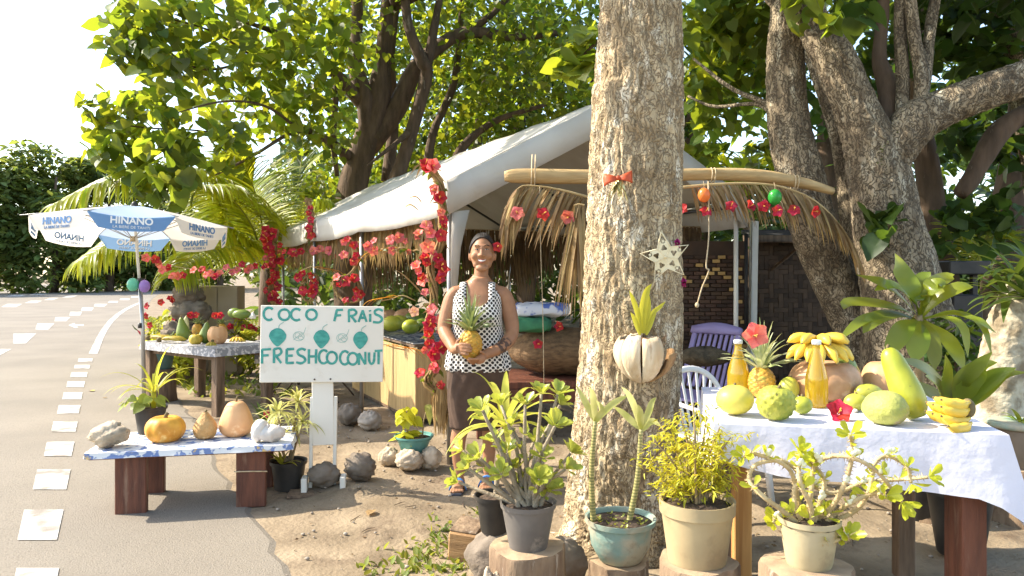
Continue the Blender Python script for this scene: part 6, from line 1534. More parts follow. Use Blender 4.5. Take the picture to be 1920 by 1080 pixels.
# branching succulent in the grey pot
CLUS = mat('succulent_leaf', (.36, .40, .06), (.26, .31, .045), rough=.35, scale=7, transl=(.62, .62, .08), tfac=.35, vary=.18, hue=.015, spec=.5)
STEMG = mat('knobby_stem', (.36, .30, .21), (.24, .19, .13), rough=.85, scale=18, bump=.5)
def spoon_leaf():
    o_ = [(0, 0), (-.12, .3), (-.24, .6), (-.22, .85), (0, 1), (.22, .85), (.24, .6), (.12, .3)]
    v = [(x, y, .25 * abs(x) - .1 * y * y + .06 * y) for x, y in o_] + [(0, .55, -.03)]
    return v, [(8, (i + 1) % 8, i) for i in range(8)]
SPL = [MB().add(spoon_leaf()[0], spoon_leaf()[1]).mesh('leaf', CLUS) for _ in range(1)]
def leaf_cluster(o, c, d, n, L, meshes=SPL, open_=.9, rr=random):
    d = Vector(d).normalized(); s, u = frame(d)
    for k in range(n):
        A = k * 2.4 + rr.uniform(-.3, .3); op = open_ * rr.uniform(.6, 1.2)
        al = (d * math.cos(op) + (s * math.cos(A) + u * math.sin(A)) * math.sin(op)).normalized(); nn = (d - al * d.dot(al)).normalized(); sd = al.cross(nn)
        m = Matrix((sd, al, nn)).transposed() * (L * rr.uniform(.7, 1.15)); m = m.to_4x4(); m.translation = Vector(c) + al * L * .08
        link('leaf', rr.choice(meshes), o, mw=m)
gp = thing('potted_plant', 'grey plastic pot with a branching green succulent on a stump', 'potted plant', s1 + Vector((.005, -.01, 0)))
zs = pot(gp, [(.078, 0), (.08, .012), (.107, .16), (.113, .162), (.116, .182)], GREYP)
rr = random.Random(12); targets = [(868, 845), (905, 770), (925, 830), (880, 880), (940, 760), (960, 800), (985, 760), (1015, 740), (1050, 760), (1040, 800), (1000, 830), (1020, 860), (1060, 880), (1070, 850), (970, 880), (940, 890), (900, 860), (1010, 900), (985, 920), (860, 905), (950, 850), (1030, 920), (915, 790), (1045, 740)]
for k, (px, py) in enumerate(targets):
    e = P(px, py, 3.05 + rr.uniform(-.16, .12)) - gp.location; m0 = Vector((e.x * .45 + rr.uniform(-.03, .03), e.y * .4, lerp(zs, e.z, .5)))
    b = MB(); c_ = curve([(rr.uniform(-.04, .04), rr.uniform(-.04, .04), zs - .02), tuple(m0), tuple(e)], 10); b.tube(c_, [lerp(.011, .006, i / 9) for i in range(10)], 7, fn=lambda t, a: 1 + .18 * math.sin(40 * t + 3 * a)); b.build('stem', STEMG, gp)
    leaf_cluster(gp, e, e - m0 + Vector((0, -.02, .02)), rr.randint(8, 12), .064, rr=rr)
    if k % 4 < 3: leaf_cluster(gp, m0.lerp(e, .4), (e - m0) + Vector((rr.uniform(-.05, .05), -.06, 0)), 4, .045, rr=rr)
# strap leaved plant in a black pot behind
g = P(928, 985, 3.45); kp = thing('potted_plant', 'black pot with a yellow striped strap leaf plant behind the grey pot', 'potted plant', (g.x, 3.45, .215))
zs = pot(kp, [(.062, 0), (.066, .01), (.085, .15), (.094, .152), (.096, .172)], BLACKP)
rock('boulder', 'grey boulder under the black strap leaf pot', (g.x, 3.45, -.02), (.26, .24, .25), STONED, 41, 'boulder', None, .07)
STRI = mat('striped_strap_leaf', (.52, .50, .09), (.30, .34, .05), rough=.4, scale=16, detail=1, transl=(.7, .66, .1), tfac=.4, vary=.12)
tpk = Vector((.045, .0, zs + .33)); b = MB(); b.tube(curve([(0, 0, zs - .02), (.02, 0, zs + .18), tuple(tpk)], 10), [.012] * 10, 8); b.build('stem', STEMG, kp)
rosette(kp, tpk, 20, .33, .018, STRI, droop=1.15, seed=61, el=(.1, 1.3))
rock('boulder', 'grey brown boulder between the stump and the thick trunk', (P(1058, 1000, 3.4).x, 3.42, gz(.24, 3.42) - .02), (.2, .18, .2), STONED, 42, 'boulder', None, .09)
rock('stone', 'white knobbly coral stone beside the pale stump', (P(920, 1060, 2.95).x, 2.96, gz(-.08, 2.96) - .01), (.10, .1, .22), CORAL, 43, 'stone', None, .12)
g = G(879, 1036); blk = thing('wood_block', 'short squared wooden block lying on the dirt', 'wood block', (g.x, g.y, gz(g.x, g.y) - .006), R(-14))
OWD = mat('orange_wood', (.40, .23, .10), (.27, .15, .065), rough=.8, scale=8, stretch=(1, 3, 6), bump=.4)
b = MB(); b.box((0, 0, .075), (.155, .2, .15), rot(3, 4), .008); b.build('billet', OWD, blk, smooth=False)
b = MB(); b.box((.0, .0, .156), (.14, .19, .012), rot(3, 4), .004); b.build('bark_slab', STUMP, blk, smooth=False)
# teal bowl with two canes
tb = thing('potted_plant', 'worn teal bowl with two tall ringed dracaena canes', 'potted plant', s2 + Vector((0, 0, 0)))
zs = pot(tb, [(.075, 0), (.09, .006), (.125, .07), (.134, .14), (.134, .16), (.150, .164), (.152, .185)], TEALO, n=44)
RING = bpy.data.materials.new('ringed_cane'); RING.use_nodes = True
_n, _l, _b = nodes(RING); _t = _n.new('ShaderNodeTexCoord'); _w = _n.new('ShaderNodeTexWave'); _w.bands_direction = 'Z'; _w.inputs['Scale'].default_value = 24; _w.inputs['Distortion'].default_value = 1.2; _r = _n.new('ShaderNodeValToRGB')
_r.color_ramp.elements[0].color = (.16, .17, .05, 1); _r.color_ramp.elements[1].color = (.42, .36, .14, 1); _l.new(_t.outputs['Object'], _w.inputs[0]); _l.new(_w.outputs[0], _r.inputs[0]); _l.new(_r.outputs[0], _b.inputs['Base Color']); _b.inputs['Roughness'].default_value = .6
PALE = mat('pale_striped_leaf', (.54, .52, .18), (.34, .37, .07), rough=.4, scale=20, detail=1, transl=(.72, .68, .3), tfac=.35, vary=.1)
for (bx_, tx, ty, n_, sd) in [(1113, 1116, 790, 5, 1), (1178, 1202, 805, 6, 2)]:
    b0 = P(bx_, 950, 3.2) - tb.location; b0.z = zs - .02; e = P(tx, ty, 3.2) - tb.location
    b = MB(); c_ = curve([tuple(b0), tuple(b0.lerp(e, .5) + Vector((-.012 if sd == 1 else .012, 0, 0))), tuple(e)], 18); b.tube(c_, [lerp(.013, .009, i / 17) for i in range(18)], 9, fn=lambda t, a: 1 + .06 * math.sin(110 * t)); b.build('cane', RING, tb)
    lv = [[(1116, 790), (1098, 755), (1080, 722)], [(1116, 790), (1112, 745), (1105, 725)], [(1116, 790), (1140, 765), (1160, 750), (1178, 742)], [(1116, 792), (1128, 770), (1118, 750)]] if sd == 1 else \
         [[(1202, 805), (1185, 790), (1165, 772), (1150, 762)], [(1202, 805), (1190, 765), (1178, 740), (1165, 725)], [(1202, 805), (1215, 775), (1222, 755), (1230, 745)], [(1202, 805), (1200, 775), (1196, 758)], [(1202, 808), (1222, 790), (1240, 800)]]
    for k, l in enumerate(lv): strap(tb, [P(x, y, 3.2 - .03 * q * (1 if k % 2 else -.6)) - tb.location for q, (x, y) in enumerate(l)], .0145, PALE, up=(0, -1, .35), prof=(.5, .9, 1, 1, .8, .5, .02))
for k in range(26):
    A = k * 2.4; r = rnd(.02, .11); leaf_cluster(tb, (math.cos(A) * r, math.sin(A) * r, zs), (0, 0, 1), 3, .022)
# tan pot with feathery gold aralia
tp2 = thing('potted_plant', 'tall tan plastic pot with feathery golden foliage on a stump', 'potted plant', s3 + Vector((0, 0, 0)))
zs = pot(tp2, [(.098, 0), (.10, .012), (.121, .165), (.128, .168), (.130, .212)], TANP, n=44)
FEA = mat('golden_feathery_leaf', (.50, .46, .04), (.34, .37, .03), rough=.45, scale=8, transl=(.85, .74, .05), tfac=.42, vary=.22, hue=.015)
rr = random.Random(77); lf = []; tips = [(1240, 800), (1275, 770), (1300, 755), (1325, 780), (1350, 800), (1370, 820), (1255, 850), (1220, 860), (1300, 830), (1340, 860), (1280, 890), (1240, 900), (1320, 900), (1360, 890), (1290, 800), (1265, 820), (1225, 825), (1380, 850), (1310, 870), (1345, 905), (1255, 910), (1355, 835), (1330, 815)]
for k, (px, py) in enumerate(tips):
    e = P(px, py, 2.58 + rr.uniform(-.12, .12)) - tp2.location; m0 = Vector((e.x * .5, e.y * .5, lerp(zs, e.z, .6))); b = MB(); c_ = [Vector(q) for q in curve([(e.x * .15, e.y * .15, zs - .01), tuple(m0), tuple(e)], 14)]
    b.tube(c_, [lerp(.006, .002, i / 13) for i in range(14)], 6); b.build('stem', CANE, tp2)
    for j in range(9):       # pinnate side shoots that carry the threadlike leaves
        p = c_[5 + j]; A = rr.uniform(0, 6.28); d = Vector((math.cos(A), math.sin(A), rr.uniform(-.3, .5))).normalized(); L = rr.uniform(.05, .10)
        for s_ in range(12):
            q = p + d * L * s_ / 11 + Vector((0, 0, -.02 * (s_ / 11) ** 2)); lf.append((q + Vector((rr.uniform(-.005, .005), rr.uniform(-.005, .005), rr.uniform(-.005, .005)))))
fo = foliage('foliage', np.array([list(q) for q in lf]), RNG.uniform(.018, .038, len(lf)), (oval_leaf()[0] * np.array([.45, 1, 1]), oval_leaf()[1]), FEA, tp2, droop=.3, flat=.5)
# cream pot with crown of thorns
cp = thing('potted_plant', 'cream pot with a sprawling thorny crown of thorns plant', 'potted plant', s4 + Vector((.012, .01, 0)))
zs = pot(cp, [(.066, 0), (.07, .01), (.088, .13), (.094, .133), (.096, .15)], CREAMP)
THORN = mat('thorny_stem', (.60, .47, .26), (.42, .31, .15), rough=.85, scale=16, bump=.4)
EUL = MB().add(spoon_leaf()[0], spoon_leaf()[1]).mesh('leaf', mat('bright_spoon_leaf', (.48, .50, .04), (.38, .43, .03), rough=.35, scale=7, transl=(.72, .70, .06), tfac=.4, vary=.15))
WFL = mat('pale_bract', (.75, .72, .5), rough=.6)
stems = [[(1500, 1000), (1490, 940), (1500, 900), (1560, 925), (1620, 905), (1680, 900), (1740, 895)], [(1505, 1000), (1470, 960), (1430, 930), (1405, 900), (1420, 870), (1470, 865), (1500, 890)], [(1540, 1000), (1560, 950), (1590, 890), (1598, 840), (1594, 815)],
         [(1520, 1000), (1500, 950), (1480, 880), (1420, 852), (1395, 855)], [(1530, 1000), (1520, 930), (1530, 870), (1580, 855), (1640, 880), (1690, 940)], [(1560, 1000), (1600, 960), (1630, 920), (1640, 870), (1665, 855), (1700, 875), (1708, 905)],
         [(1500, 1005), (1480, 985), (1460, 970), (1450, 980)], [(1515, 1005), (1540, 1015), (1580, 1010), (1590, 1005)], [(1540, 1000), (1520, 950), (1500, 905), (1498, 865), (1500, 850)], [(1525, 1000), (1535, 950), (1545, 900), (1515, 860)], [(1550, 1000), (1570, 960), (1600, 940), (1640, 925), (1660, 930)]]
rr = random.Random(5)
for k, l in enumerate(stems):
    dep = [2.34 + rr.uniform(-.09, .05)]
    for _ in l[1:]: dep.append(min(max(dep[-1] + rr.uniform(-.06, .05), 2.12), 2.42))
    pts = [P(x, y, dp) - cp.location for (x, y), dp in zip(l, dep)]; pts[0] = Vector((pts[0].x * .5, rr.uniform(-.03, .03), zs - .015))
    c_ = [Vector(q) for q in curve([tuple(p) for p in pts], 34)]; b = MB(); b.tube(c_, [lerp(.0085, .0055, i / 33) for i in range(34)], 7)
    for i in range(1, 33):
        d = (c_[i + 1] - c_[i - 1]).normalized(); s, u = frame(d)
        for q in range(5):
            A = rr.uniform(0, 6.28); o_ = s * math.cos(A) + u * math.sin(A); p = c_[i] + o_ * .006 + d * rr.uniform(-.004, .004); w_ = d * .0016
            b.add([p - w_, p + w_, p + o_.cross(d) * .0016, p + o_ * rr.uniform(.009, .014)], [(0, 1, 3), (1, 2, 3), (2, 0, 3)])
    b.build('thorny_stem', THORN, cp)
    leaf_cluster(cp, c_[-1], c_[-1] - c_[-3] + Vector((0, -.01, .01)), 6, .05, [EUL], rr=rr)
    for i in (14, 22, 28):
        if rr.random() < .75: leaf_cluster(cp, c_[i], Vector((rr.uniform(-.5, .5), -.6, .7)), rr.randint(2, 4), .045, [EUL], rr=rr)
        if rr.random() < .4:
            b = MB()
            for q in range(4): b.blob(c_[i] + Vector((rr.uniform(-.012, .012), -.014, .016 + rr.uniform(-.01, .01))), (.009, .005, .008), 8, 5)
            b.build('bract', WFL, cp)
for k in range(6): A = k * 1.1; leaf_cluster(cp, (math.cos(A) * .05, math.sin(A) * .05, zs + .03), (math.cos(A) * .5, math.sin(A) * .5 - .3, 1), 4, .05, [EUL], rr=rr)

# ------------------------------------------------------------------ on the thick trunk
def trunk_front(px, py):
    """the point of the bark that lies on this pixel's ray"""
    dg = bpy.context.evaluated_depsgraph_get(); o = Vector((0, 0, H)); d = (P(px, py, 1) - o).normalized()
    hit, loc, nrm, _ = TRUNK.ray_cast(o, d)
    return (loc, nrm) if hit else (P(px, py, YT - .25), Vector((0, -1, 0)))
GOLDW = mat('cream_gilt_metal', (.70, .62, .42), (.60, .50, .30), rough=.4, scale=20, metal=.2)
bpy.context.view_layer.update()
lc, nm = trunk_front(1248, 482)
star = thing('star_ornament', 'cream openwork five pointed star hung on the thick trunk', 'ornament', P(1248, 482, lc.y - .05))
sc_ = 47 * 3.6 / F; vs = []
for k in range(10): a = R(100 + 36 * k); r = sc_ * (1.03 if k % 2 == 0 else .46); vs.append(Vector((r * math.cos(a), 0, r * math.sin(a))))
rim = MB(); rim.tube(vs + [vs[0]], .0042, 6, cap=False); rim.build('rim', GOLDW, star)
def loop_at(poly, c, n=30):
    """points of the polygon outline seen from c at n even angles"""
    out = []
    for q in range(n):
        d = Vector((math.cos(2 * math.pi * q / n), 0, math.sin(2 * math.pi * q / n))); best = None
        for i in range(len(poly)):
            p, r_ = poly[i] - c, poly[(i + 1) % len(poly)] - poly[i]; den = d.x * r_.z - d.z * r_.x
            if abs(den) < 1e-12: continue
            t = (p.x * r_.z - p.z * r_.x) / den; u = (p.x * d.z - p.z * d.x) / den
            if t > 0 and -1e-6 <= u <= 1 + 1e-6 and (best is None or t < best): best = t
        out.append(c + d * (best or .01))
    return out
for k in range(5):
    t_ = vs[2 * k]; v0 = vs[2 * k - 1]; v1 = vs[2 * k + 1]; m0 = v0.lerp(t_, .42); m1 = v1.lerp(t_, .42)
    for poly, c_, hr, lob in (([Vector(), v1, m1, m0, v0], t_ * .36, .0125, .26), ([m0, m1, t_], t_ * .62, .0062, .1)):
        if poly[0] == m0: poly = [m0, m1, t_]
        ol = loop_at(poly, c_); il = [c_ + Vector((math.cos(a), 0, math.sin(a))) * hr * (1 + lob * math.cos(3 * a - math.atan2(t_.z, t_.x) * 3)) for a in np.linspace(0, 2 * math.pi, 31)[:-1]]
        b = MB(); b.add(ol + il, [(q, (q + 1) % 30, 30 + (q + 1) % 30, 30 + q) for q in range(30)]); b.build('openwork_panel', GOLDW, star, smooth=False, solid=.003)
    b = MB(); b.bar((0, -.002, 0), vs[2 * k + 1] + Vector((0, -.002, 0)), .005, .004, .001); b.build('spoke', GOLDW, star, smooth=False)
b = MB(); b.blob((0, -.006, 0), (.007, .004, .007), 10, 6); b.build('boss', GOLDW, star)
PINK = mat('pink_foil', (.55, .03, .20), (.4, .02, .15), rough=.3, scale=30, metal=.4)
for px, py, lab in [(1270, 455, 'pink foil tassel behind the top of the star'), (1281, 528, 'small pink foil bauble at the trunk edge below the star')]:
    lc2, nm2 = trunk_front(px - 4, py); o = thing('foil_ornament', lab, 'ornament', P(px, py, lc2.y - .02))
    for k in range(9): strap(o, [(0, 0, .02), (rnd(-.012, .012), -.008, .0), (rnd(-.015, .02), -.006, -.03)], .006, PINK, 'foil_strip')
# coconut planter
lc, nm = trunk_front(1205, 660); co = P(1205, 662, lc.y - .085)
coc = thing('coconut_planter', 'split coconut husk planter with a yellow green shoot on the thick trunk', 'planter', co)
HUSK = mat('coconut_husk', (.64, .53, .37), (.46, .33, .19), rough=.85, scale=7, stretch=(3, 3, .5), bump=.5, bscale=14, c3=(.30, .16, .07), c3scale=5, c3ramp=(.58, .7))
HUSKD = mat('inner_husk', (.20, .10, .045), (.11, .055, .025), rough=.95, scale=20, stretch=(2, 2, .4), bump=.8)
SEGW = [.5, .74, .7, .66, .76, .70, .72, .52]
for k in range(8):       # husk segments, splayed
    a0 = 2 * math.pi * k / 8 + .2; g = []
    for i in range(11):
        t = i / 10; th = -1.45 + t * [1.6, 2.1, 2.3, 2.2, 2.05, 2.3, 2.2, 1.5][k]; row = []
        for j in range(5):
            a = a0 + (j / 4 - .5) * SEGW[k]; r = .122 * (math.cos(th) if th > 0 else max(.02, 1 - (abs(th) / 1.45) ** 1.7)) * (1.06 if k % 2 else 1.0) + (.02 * t if k in (6, 7, 0) else .0) + .006; row.append((r * math.cos(a), r * math.sin(a) * .9, (.112 if th > 0 else .135) * math.sin(th) + .004 * math.sin(9 * a)))
        g.append(row)
    b = MB(); b.sheet(g); b.build('husk_segment', HUSK if k not in (7, 0) else mat('brown_husk', (.36, .22, .1), (.22, .12, .05), rough=.9, scale=9, stretch=(3, 3, .5), bump=.5), coc, solid=.012)
b = MB(); b.blob((.0, 0, -.01), (.088, .08, .085), 20, 14); b.build('fibre_core', HUSKD, coc)
SHOOT = mat('shoot_leaf', (.50, .46, .05), (.38, .38, .04), rough=.4, scale=6, transl=(.75, .68, .06), tfac=.4)
for l, w in [([(1205, 625), (1205, 585), (1212, 548), (1222, 532)], .020), ([(1203, 625), (1196, 590), (1186, 560), (1180, 545)], .013), ([(1210, 625), (1222, 590), (1238, 575), (1248, 565)], .011), ([(1208, 625), (1214, 580), (1218, 555)], .016), ([(1200, 628), (1190, 600), (1182, 585)], .012), ([(1212, 628), (1222, 602), (1232, 580)], .010)]:
    strap(coc, [P(x, y, co.y - .02 - .006 * q) - co for q, (x, y) in enumerate(l)], w, SHOOT, up=(0, -1, .2), fold=.35)
b = MB()
for k in range(60): a = rnd(0, 6.28); p = Vector((math.cos(a) * .1, math.sin(a) * .08, rnd(.03, .07))); b.tube([p, p + Vector((rnd(-.03, .04), rnd(-.03, .01), rnd(.0, .04)))], .0008, 3)
b.build('loose_fibres', HUSKD, coc, kind='stuff')
# bow with gilt sprig
lc, nm = trunk_front(1160, 335); bow = thing('bow', 'orange red ribbon bow with gilt sprig pinned to the thick trunk', 'bow', P(1158, 335, lc.y - .02))
RIB = mat('orange_ribbon', (.66, .14, .05), (.55, .09, .03), rough=.5, scale=8, transl=(.7, .2, .06), tfac=.25)
for s in (-1, 1):
    b = MB(); g = [[Vector((s * x * .07, -.012 - .02 * math.sin(x * 3.1) + .006 * y, y * (.006 + .026 * x) + .008 * s * x)) for y in (-1, -.4, .3, 1)] for x in np.linspace(0, 1, 7)]; b.sheet(g); b.build('loop', RIB, bow, solid=.002)
b = MB(); b.blob((0, -.02, 0), (.012, .01, .013), 10, 8); b.build('knot', RIB, bow)
GILT = mat('gilt_foil_leaf', (.72, .62, .28), (.55, .5, .25), rough=.3, scale=20, metal=.5)
for k in range(16): a = rnd(-.9, .9); strap(bow, [(rnd(-.02, .02), -.015, -.01), (math.sin(a) * .04, -.025, -.05 - rnd(0, .02)), (math.sin(a) * .075, -.02, -.07 - rnd(0, .06))], .009, GILT, 'gilt_leaf')

# ------------------------------------------------------------------ plants on the right
LEAFDK = mat('dark_glossy_leaf', (.06, .10, .02), (.035, .065, .015), rough=.35, scale=4, transl=(.2, .26, .03), tfac=.3, vary=.25)
CORD = mat('cordyline_leaf', (.22, .27, .03), (.13, .19, .022), rough=.3, scale=4, stretch=(1, 1, 1), transl=(.55, .56, .04), tfac=.4, vary=.25, hue=.015, spec=.6)
cd = P(1722, 590, 4.3); cord = thing('potted_plant', 'large glossy broad leafed dracaena behind the fruit table', 'potted plant', (cd.x, 4.3, 0))
zs = pot(cord, [(.12, 0), (.125, .01), (.16, .26), (.17, .262), (.17, .29)], BLACKP)
b = MB(); b.tube(curve([(0, 0, zs - .02), (.01, 0, .7), (0, 0, cd.z)], 12), [.022] * 12, 9); b.build('stem', CANE, cord)
WP = (.25, .35, .7, 1, 1, .9, .6, .02)
for l, w in [([(1722, 595), (1712, 550), (1690, 510), (1678, 475)], .062), ([(1722, 595), (1690, 560), (1650, 530), (1605, 515)], .05), ([(1720, 598), (1690, 580), (1640, 570), (1590, 568), (1582, 580)], .045), ([(1720, 600), (1680, 590), (1640, 600), (1618, 625)], .05), ([(1718, 600), (1680, 590), (1620, 600), (1570, 640)], .035),
             ([(1722, 600), (1700, 610), (1680, 640), (1662, 670)], .055), ([(1724, 600), (1722, 620), (1718, 650), (1714, 680)], .062), ([(1728, 600), (1740, 620), (1750, 660), (1752, 695)], .045), ([(1730, 600), (1765, 625), (1790, 660), (1808, 695)], .05), ([(1730, 598), (1780, 590), (1830, 600), (1868, 625)], .035), ([(1730, 598), (1770, 595), (1805, 615), (1815, 670)], .03),
             ([(1726, 595), (1735, 560), (1750, 535), (1775, 520), (1790, 515)], .05), ([(1728, 595), (1760, 560), (1800, 540), (1825, 538)], .05), ([(1724, 594), (1718, 560), (1730, 525), (1745, 510)], .05), ([(1732, 598), (1790, 585), (1840, 610), (1860, 668)], .025), ([(1720, 596), (1700, 555), (1670, 535), (1640, 545)], .05), ([(1724, 595), (1740, 550), (1760, 530), (1770, 540)], .045)]:
    strap(cord, [P(x, y, 4.3 - [0, .16, .26, .3, .3][min(q, 4)] * (1 if y > 590 else -.2 if y < 530 else .4)) - cord.location for q, (x, y) in enumerate(l)], w, CORD, up=(0, -.55, .8), prof=WP, fold=.22)
fd = P(1800, 760, 3.75); fern = thing('potted_plant', 'bird nest fern with wavy broad leaves beside the pale leaning trunk', 'potted plant', (fd.x, 3.75, 0))
zs = pot(fern, [(.1, 0), (.105, .01), (.15, .3), (.16, .302), (.16, .33)], BLACKP)
b = MB(); b.tube([(0, 0, zs - .02), (0, 0, fd.z - .02)], [.05, .04], 10); b.build('crown_base', CANE, fern)
for l, w in [([(1790, 770), (1760, 720), (1730, 690), (1685, 672)], .045), ([(1790, 770), (1775, 730), (1770, 690), (1772, 665)], .06), ([(1795, 770), (1810, 730), (1840, 690), (1870, 680)], .05), ([(1795, 770), (1830, 730), (1870, 705), (1905, 690)], .045), ([(1795, 770), (1840, 740), (1880, 705), (1925, 698)], .03), ([(1792, 770), (1800, 720), (1830, 690), (1860, 660)], .04), ([(1790, 770), (1750, 740), (1720, 730), (1700, 735)], .045), ([(1785, 775), (1770, 750), (1755, 720), (1735, 705)], .05)]:
    strap(fern, [P(x, y, 3.75 - .06 * q) - fern.location for q, (x, y) in enumerate(l)], w, CORD, up=(0, -.7, .6), prof=(.5, .8, 1, 1, 1, .8, .5, .05), fold=.2)
tk = thing('tree', 'short pale lichen covered leaning trunk at the right margin', 'tree')
bark_trunk('trunk', LP([(1850, 905, 4.7, 110), (1862, 800, 4.7, 90), (1878, 700, 4.7, 82), (1896, 620, 4.7, 80), (1915, 560, 4.7, 70), (1930, 520, 4.7, 50)]), mat('pale_lichen_bark', (.52, .46, .33), (.24, .19, .12), rough=.95, scale=10, detail=8, ramp=(.42, .6), bump=.7, bscale=30), tk, 60, 120, .012, 16, 81)
for k in range(4):
    c_ = P([1905, 1925, 1890, 1935][k], [520, 560, 560, 500][k], [4.6, 4.5, 4.7, 4.8][k]); rosette(tk, c_, 20, .30, .024, LEAFDK, droop=.7, seed=90 + k, el=(-.2, 1.1))
g = P(1905, 865, 4.3); o, zs = planter('flower_pot', 'green rimmed clay pot at the right edge beside the white cloth', 'pot', (g.x + .03, 4.3, .30), .11, .15, .25, mat('brown_clay', (.24, .19, .14), (.17, .13, .09), rough=.8, scale=6)); rosette(o, (0, 0, zs), 9, .14, .018, CORD, seed=95)
b = MB(); b.lathe([(.16, 0), (.17, .01), (.168, .03), (.155, .035)], 30, (0, 0, .222)); b.build('rim', TEALO, o)
s5 = stump('old stump under the green rimmed pot', 1918, 873, 4.3, 110, 6, group=None)
g5 = G(1745, 968); bst = thing('stump', 'weathered brown stump on the dirt beneath the fruit table', 'stump', (g5.x, g5.y, 0))
b = MB(); b.lathe([(.2, -.03), (.17, .08), (.15, .2), (.14, .26), (.10, .275), (.001, .27)], 40, fn=lambda a, t: 1 + .07 * math.sin(3 * a + 1) + .05 * math.sin(7 * a) + .03 * math.sin(13 * a), cap=False); b.build('bark', STUMP, bst)
stn = thing('stand', 'black metal stand in deep shade behind the dracaena', 'stand', (P(1800, 515, 6.6).x, 6.6, 0))
b = MB(); b.box((0, 0, 1.46), (.36, .3, .12), None, .01); b.build('tray', BLACKP, stn, smooth=False)
for x in (-.12, .12): b = MB(); b.box((x, 0, .7), (.05, .05, 1.4), None, .005); b.build('leg', BLACKP, stn, smooth=False)
b = MB(); b.box((0, 0, .95), (.26, .24, .55), None, .01); b.build('body', BLACKP, stn, smooth=False)
for k, (px, py, Y, n_, lab) in enumerate([(1790, 640, 5.2, 60, 'dark leafy undergrowth plant behind the dracaena'), (1590, 470, 5.9, 0, ''), (1640, 800, 4.9, 40, 'small dark green plant in the shade behind the fruit table')]):
    if not n_: continue
    c_ = P(px, py, Y); o = thing('plant', lab, 'plant', (c_.x, Y, 0)); b = MB(); b.tube([(0, 0, 0), (.02, 0, c_.z * .6), (0, 0, c_.z)], .012, 6); b.build('stem', TWIG, o)
    ps = in_ball(n_ * 3, (0, 0, c_.z), (.25, .2, .25)); foliage('leaves', ps, RNG.uniform(.06, .12, len(ps)), oval_leaf(), LEAFD, o)
# ------------------------------------------------------------------ the woman holding a pineapple
SKIN = mat('brown_skin', (.38, .19, .10), (.32, .155, .08), rough=.52, scale=14, detail=6, sss=.10, spec=.32, bump=.12, bscale=160, bdist=.002)
WX, WY = (893 - 960) * 4.9 / F, 4.9
woman = thing('person', 'smiling woman in a dotted tank top and brown skirt holding a pineapple', 'person', (WX, WY, gz(WX, WY)))
def w(px, py, y=0.0): return Vector(((px - 893) * .0035, y, 1.4 - (py - 515) * .0035))
def tors(z, tab):
    zs_ = [q[0] for q in tab]; return [float(np.interp(z, zs_, [q[i] for q in tab])) for i in (1, 2, 3, 4)]     # rx, ry, cx, cy
BT = [(.70, .17, .125, .012, 0), (.80, .185, .135, .012, 0), (.92, .165, .118, .01, 0), (1.0, .150, .108, .008, 0), (1.1, .148, .106, .006, 0), (1.19, .155, .108, .006, 0), (1.26, .150, .095, .008, .005), (1.31, .125, .075, .012, .01), (1.345, .08, .06, .02, .012), (1.38, .055, .055, .028, .01)]
body = MB()
def ring_loft(mb, tab, zs_, n=36, fn=None, caps=True):
    vs = []; m_ = len(zs_)
    for z in zs_:
        rx, ry, cx, cy = tors(z, tab)
        for k in range(n):
            a = 2 * math.pi * k / n; e = .82; cxx = math.copysign(abs(math.cos(a)) ** e, math.cos(a)); sy = math.copysign(abs(math.sin(a)) ** e, math.sin(a))
            q = fn(a, z) if fn else 0
            vs.append((cx + (rx + q) * cxx, cy + (ry + q) * sy, z))
    fs = [(i * n + k, i * n + (k + 1) % n, (i + 1) * n + (k + 1) % n, (i + 1) * n + k) for i in range(m_ - 1) for k in range(n)]
    if caps: fs += [tuple(range(n))[::-1], tuple((m_ - 1) * n + k for k in range(n))]
    mb.add(vs, fs)
def bust(a, z):
    f = 0
    for a0 in (-122, -58): f += .034 * math.exp(-((math.degrees((a - R(a0) + math.pi) % (2 * math.pi) - math.pi)) / 27) ** 2) * math.exp(-((z - 1.13) / .062) ** 2)
    return f
ring_loft(body, BT, list(np.linspace(.70, 1.38, 26)), fn=bust)
HC = Vector((.040, .005, 1.535)); HR = (.078, .096, .128)
def headfn(a, t, v):
    q = 1.0
    if v.z < 0: q *= 1 - .15 * (-v.z) ** 1.6 * (1 - .35 * max(0, -v.y))
    return q
body.blob(HC, HR, 40, 30, headfn)
body.tube([(.018, .014, 1.30), (.028, .020, 1.37), (.036, .026, 1.46)], [.058, .047, .047], 16)
body.blob(HC + Vector((0, -.066, -.094)), (.044, .026, .022), 14, 10)                # chin
body.blob(HC + Vector((0, -.080, .048)), (.05, .016, .012), 14, 8)                   # brow
for s in (-1, 1):
    body.blob(HC + Vector((s * .044, -.066, -.014)), (.028, .024, .026), 12, 9)       # cheek
    body.blob(HC + Vector((s * .082, .012, -.012)), (.011, .022, .034), 10, 8)        # ear
    body.blob(HC + Vector((s * .015, -.098, -.012)), (.011, .011, .009), 10, 8)       # nostril
body.tube([HC + Vector((0, -.090, .040)), HC + Vector((0, -.102, .014)), HC + Vector((0, -.110, -.008)), HC + Vector((0, -.096, -.020))], [.009, .010, .0135, .009], 10)
for s in (-1, 1):
    body.blob(HC + Vector((s * .036, -.026, -.066)), (.026, .042, .030), 12, 9)       # jaw
    body.tube([(.030 + s * .022, .034, 1.405), (.024 + s * .055, .028, 1.352), (.018 + s * .100, .016, 1.314), (.012 + s * .140, .006, 1.286)], [.018, .024, .031, .036], 12)   # neck to shoulder
PC = Vector((-.026, -.235, .945)); PR = .070
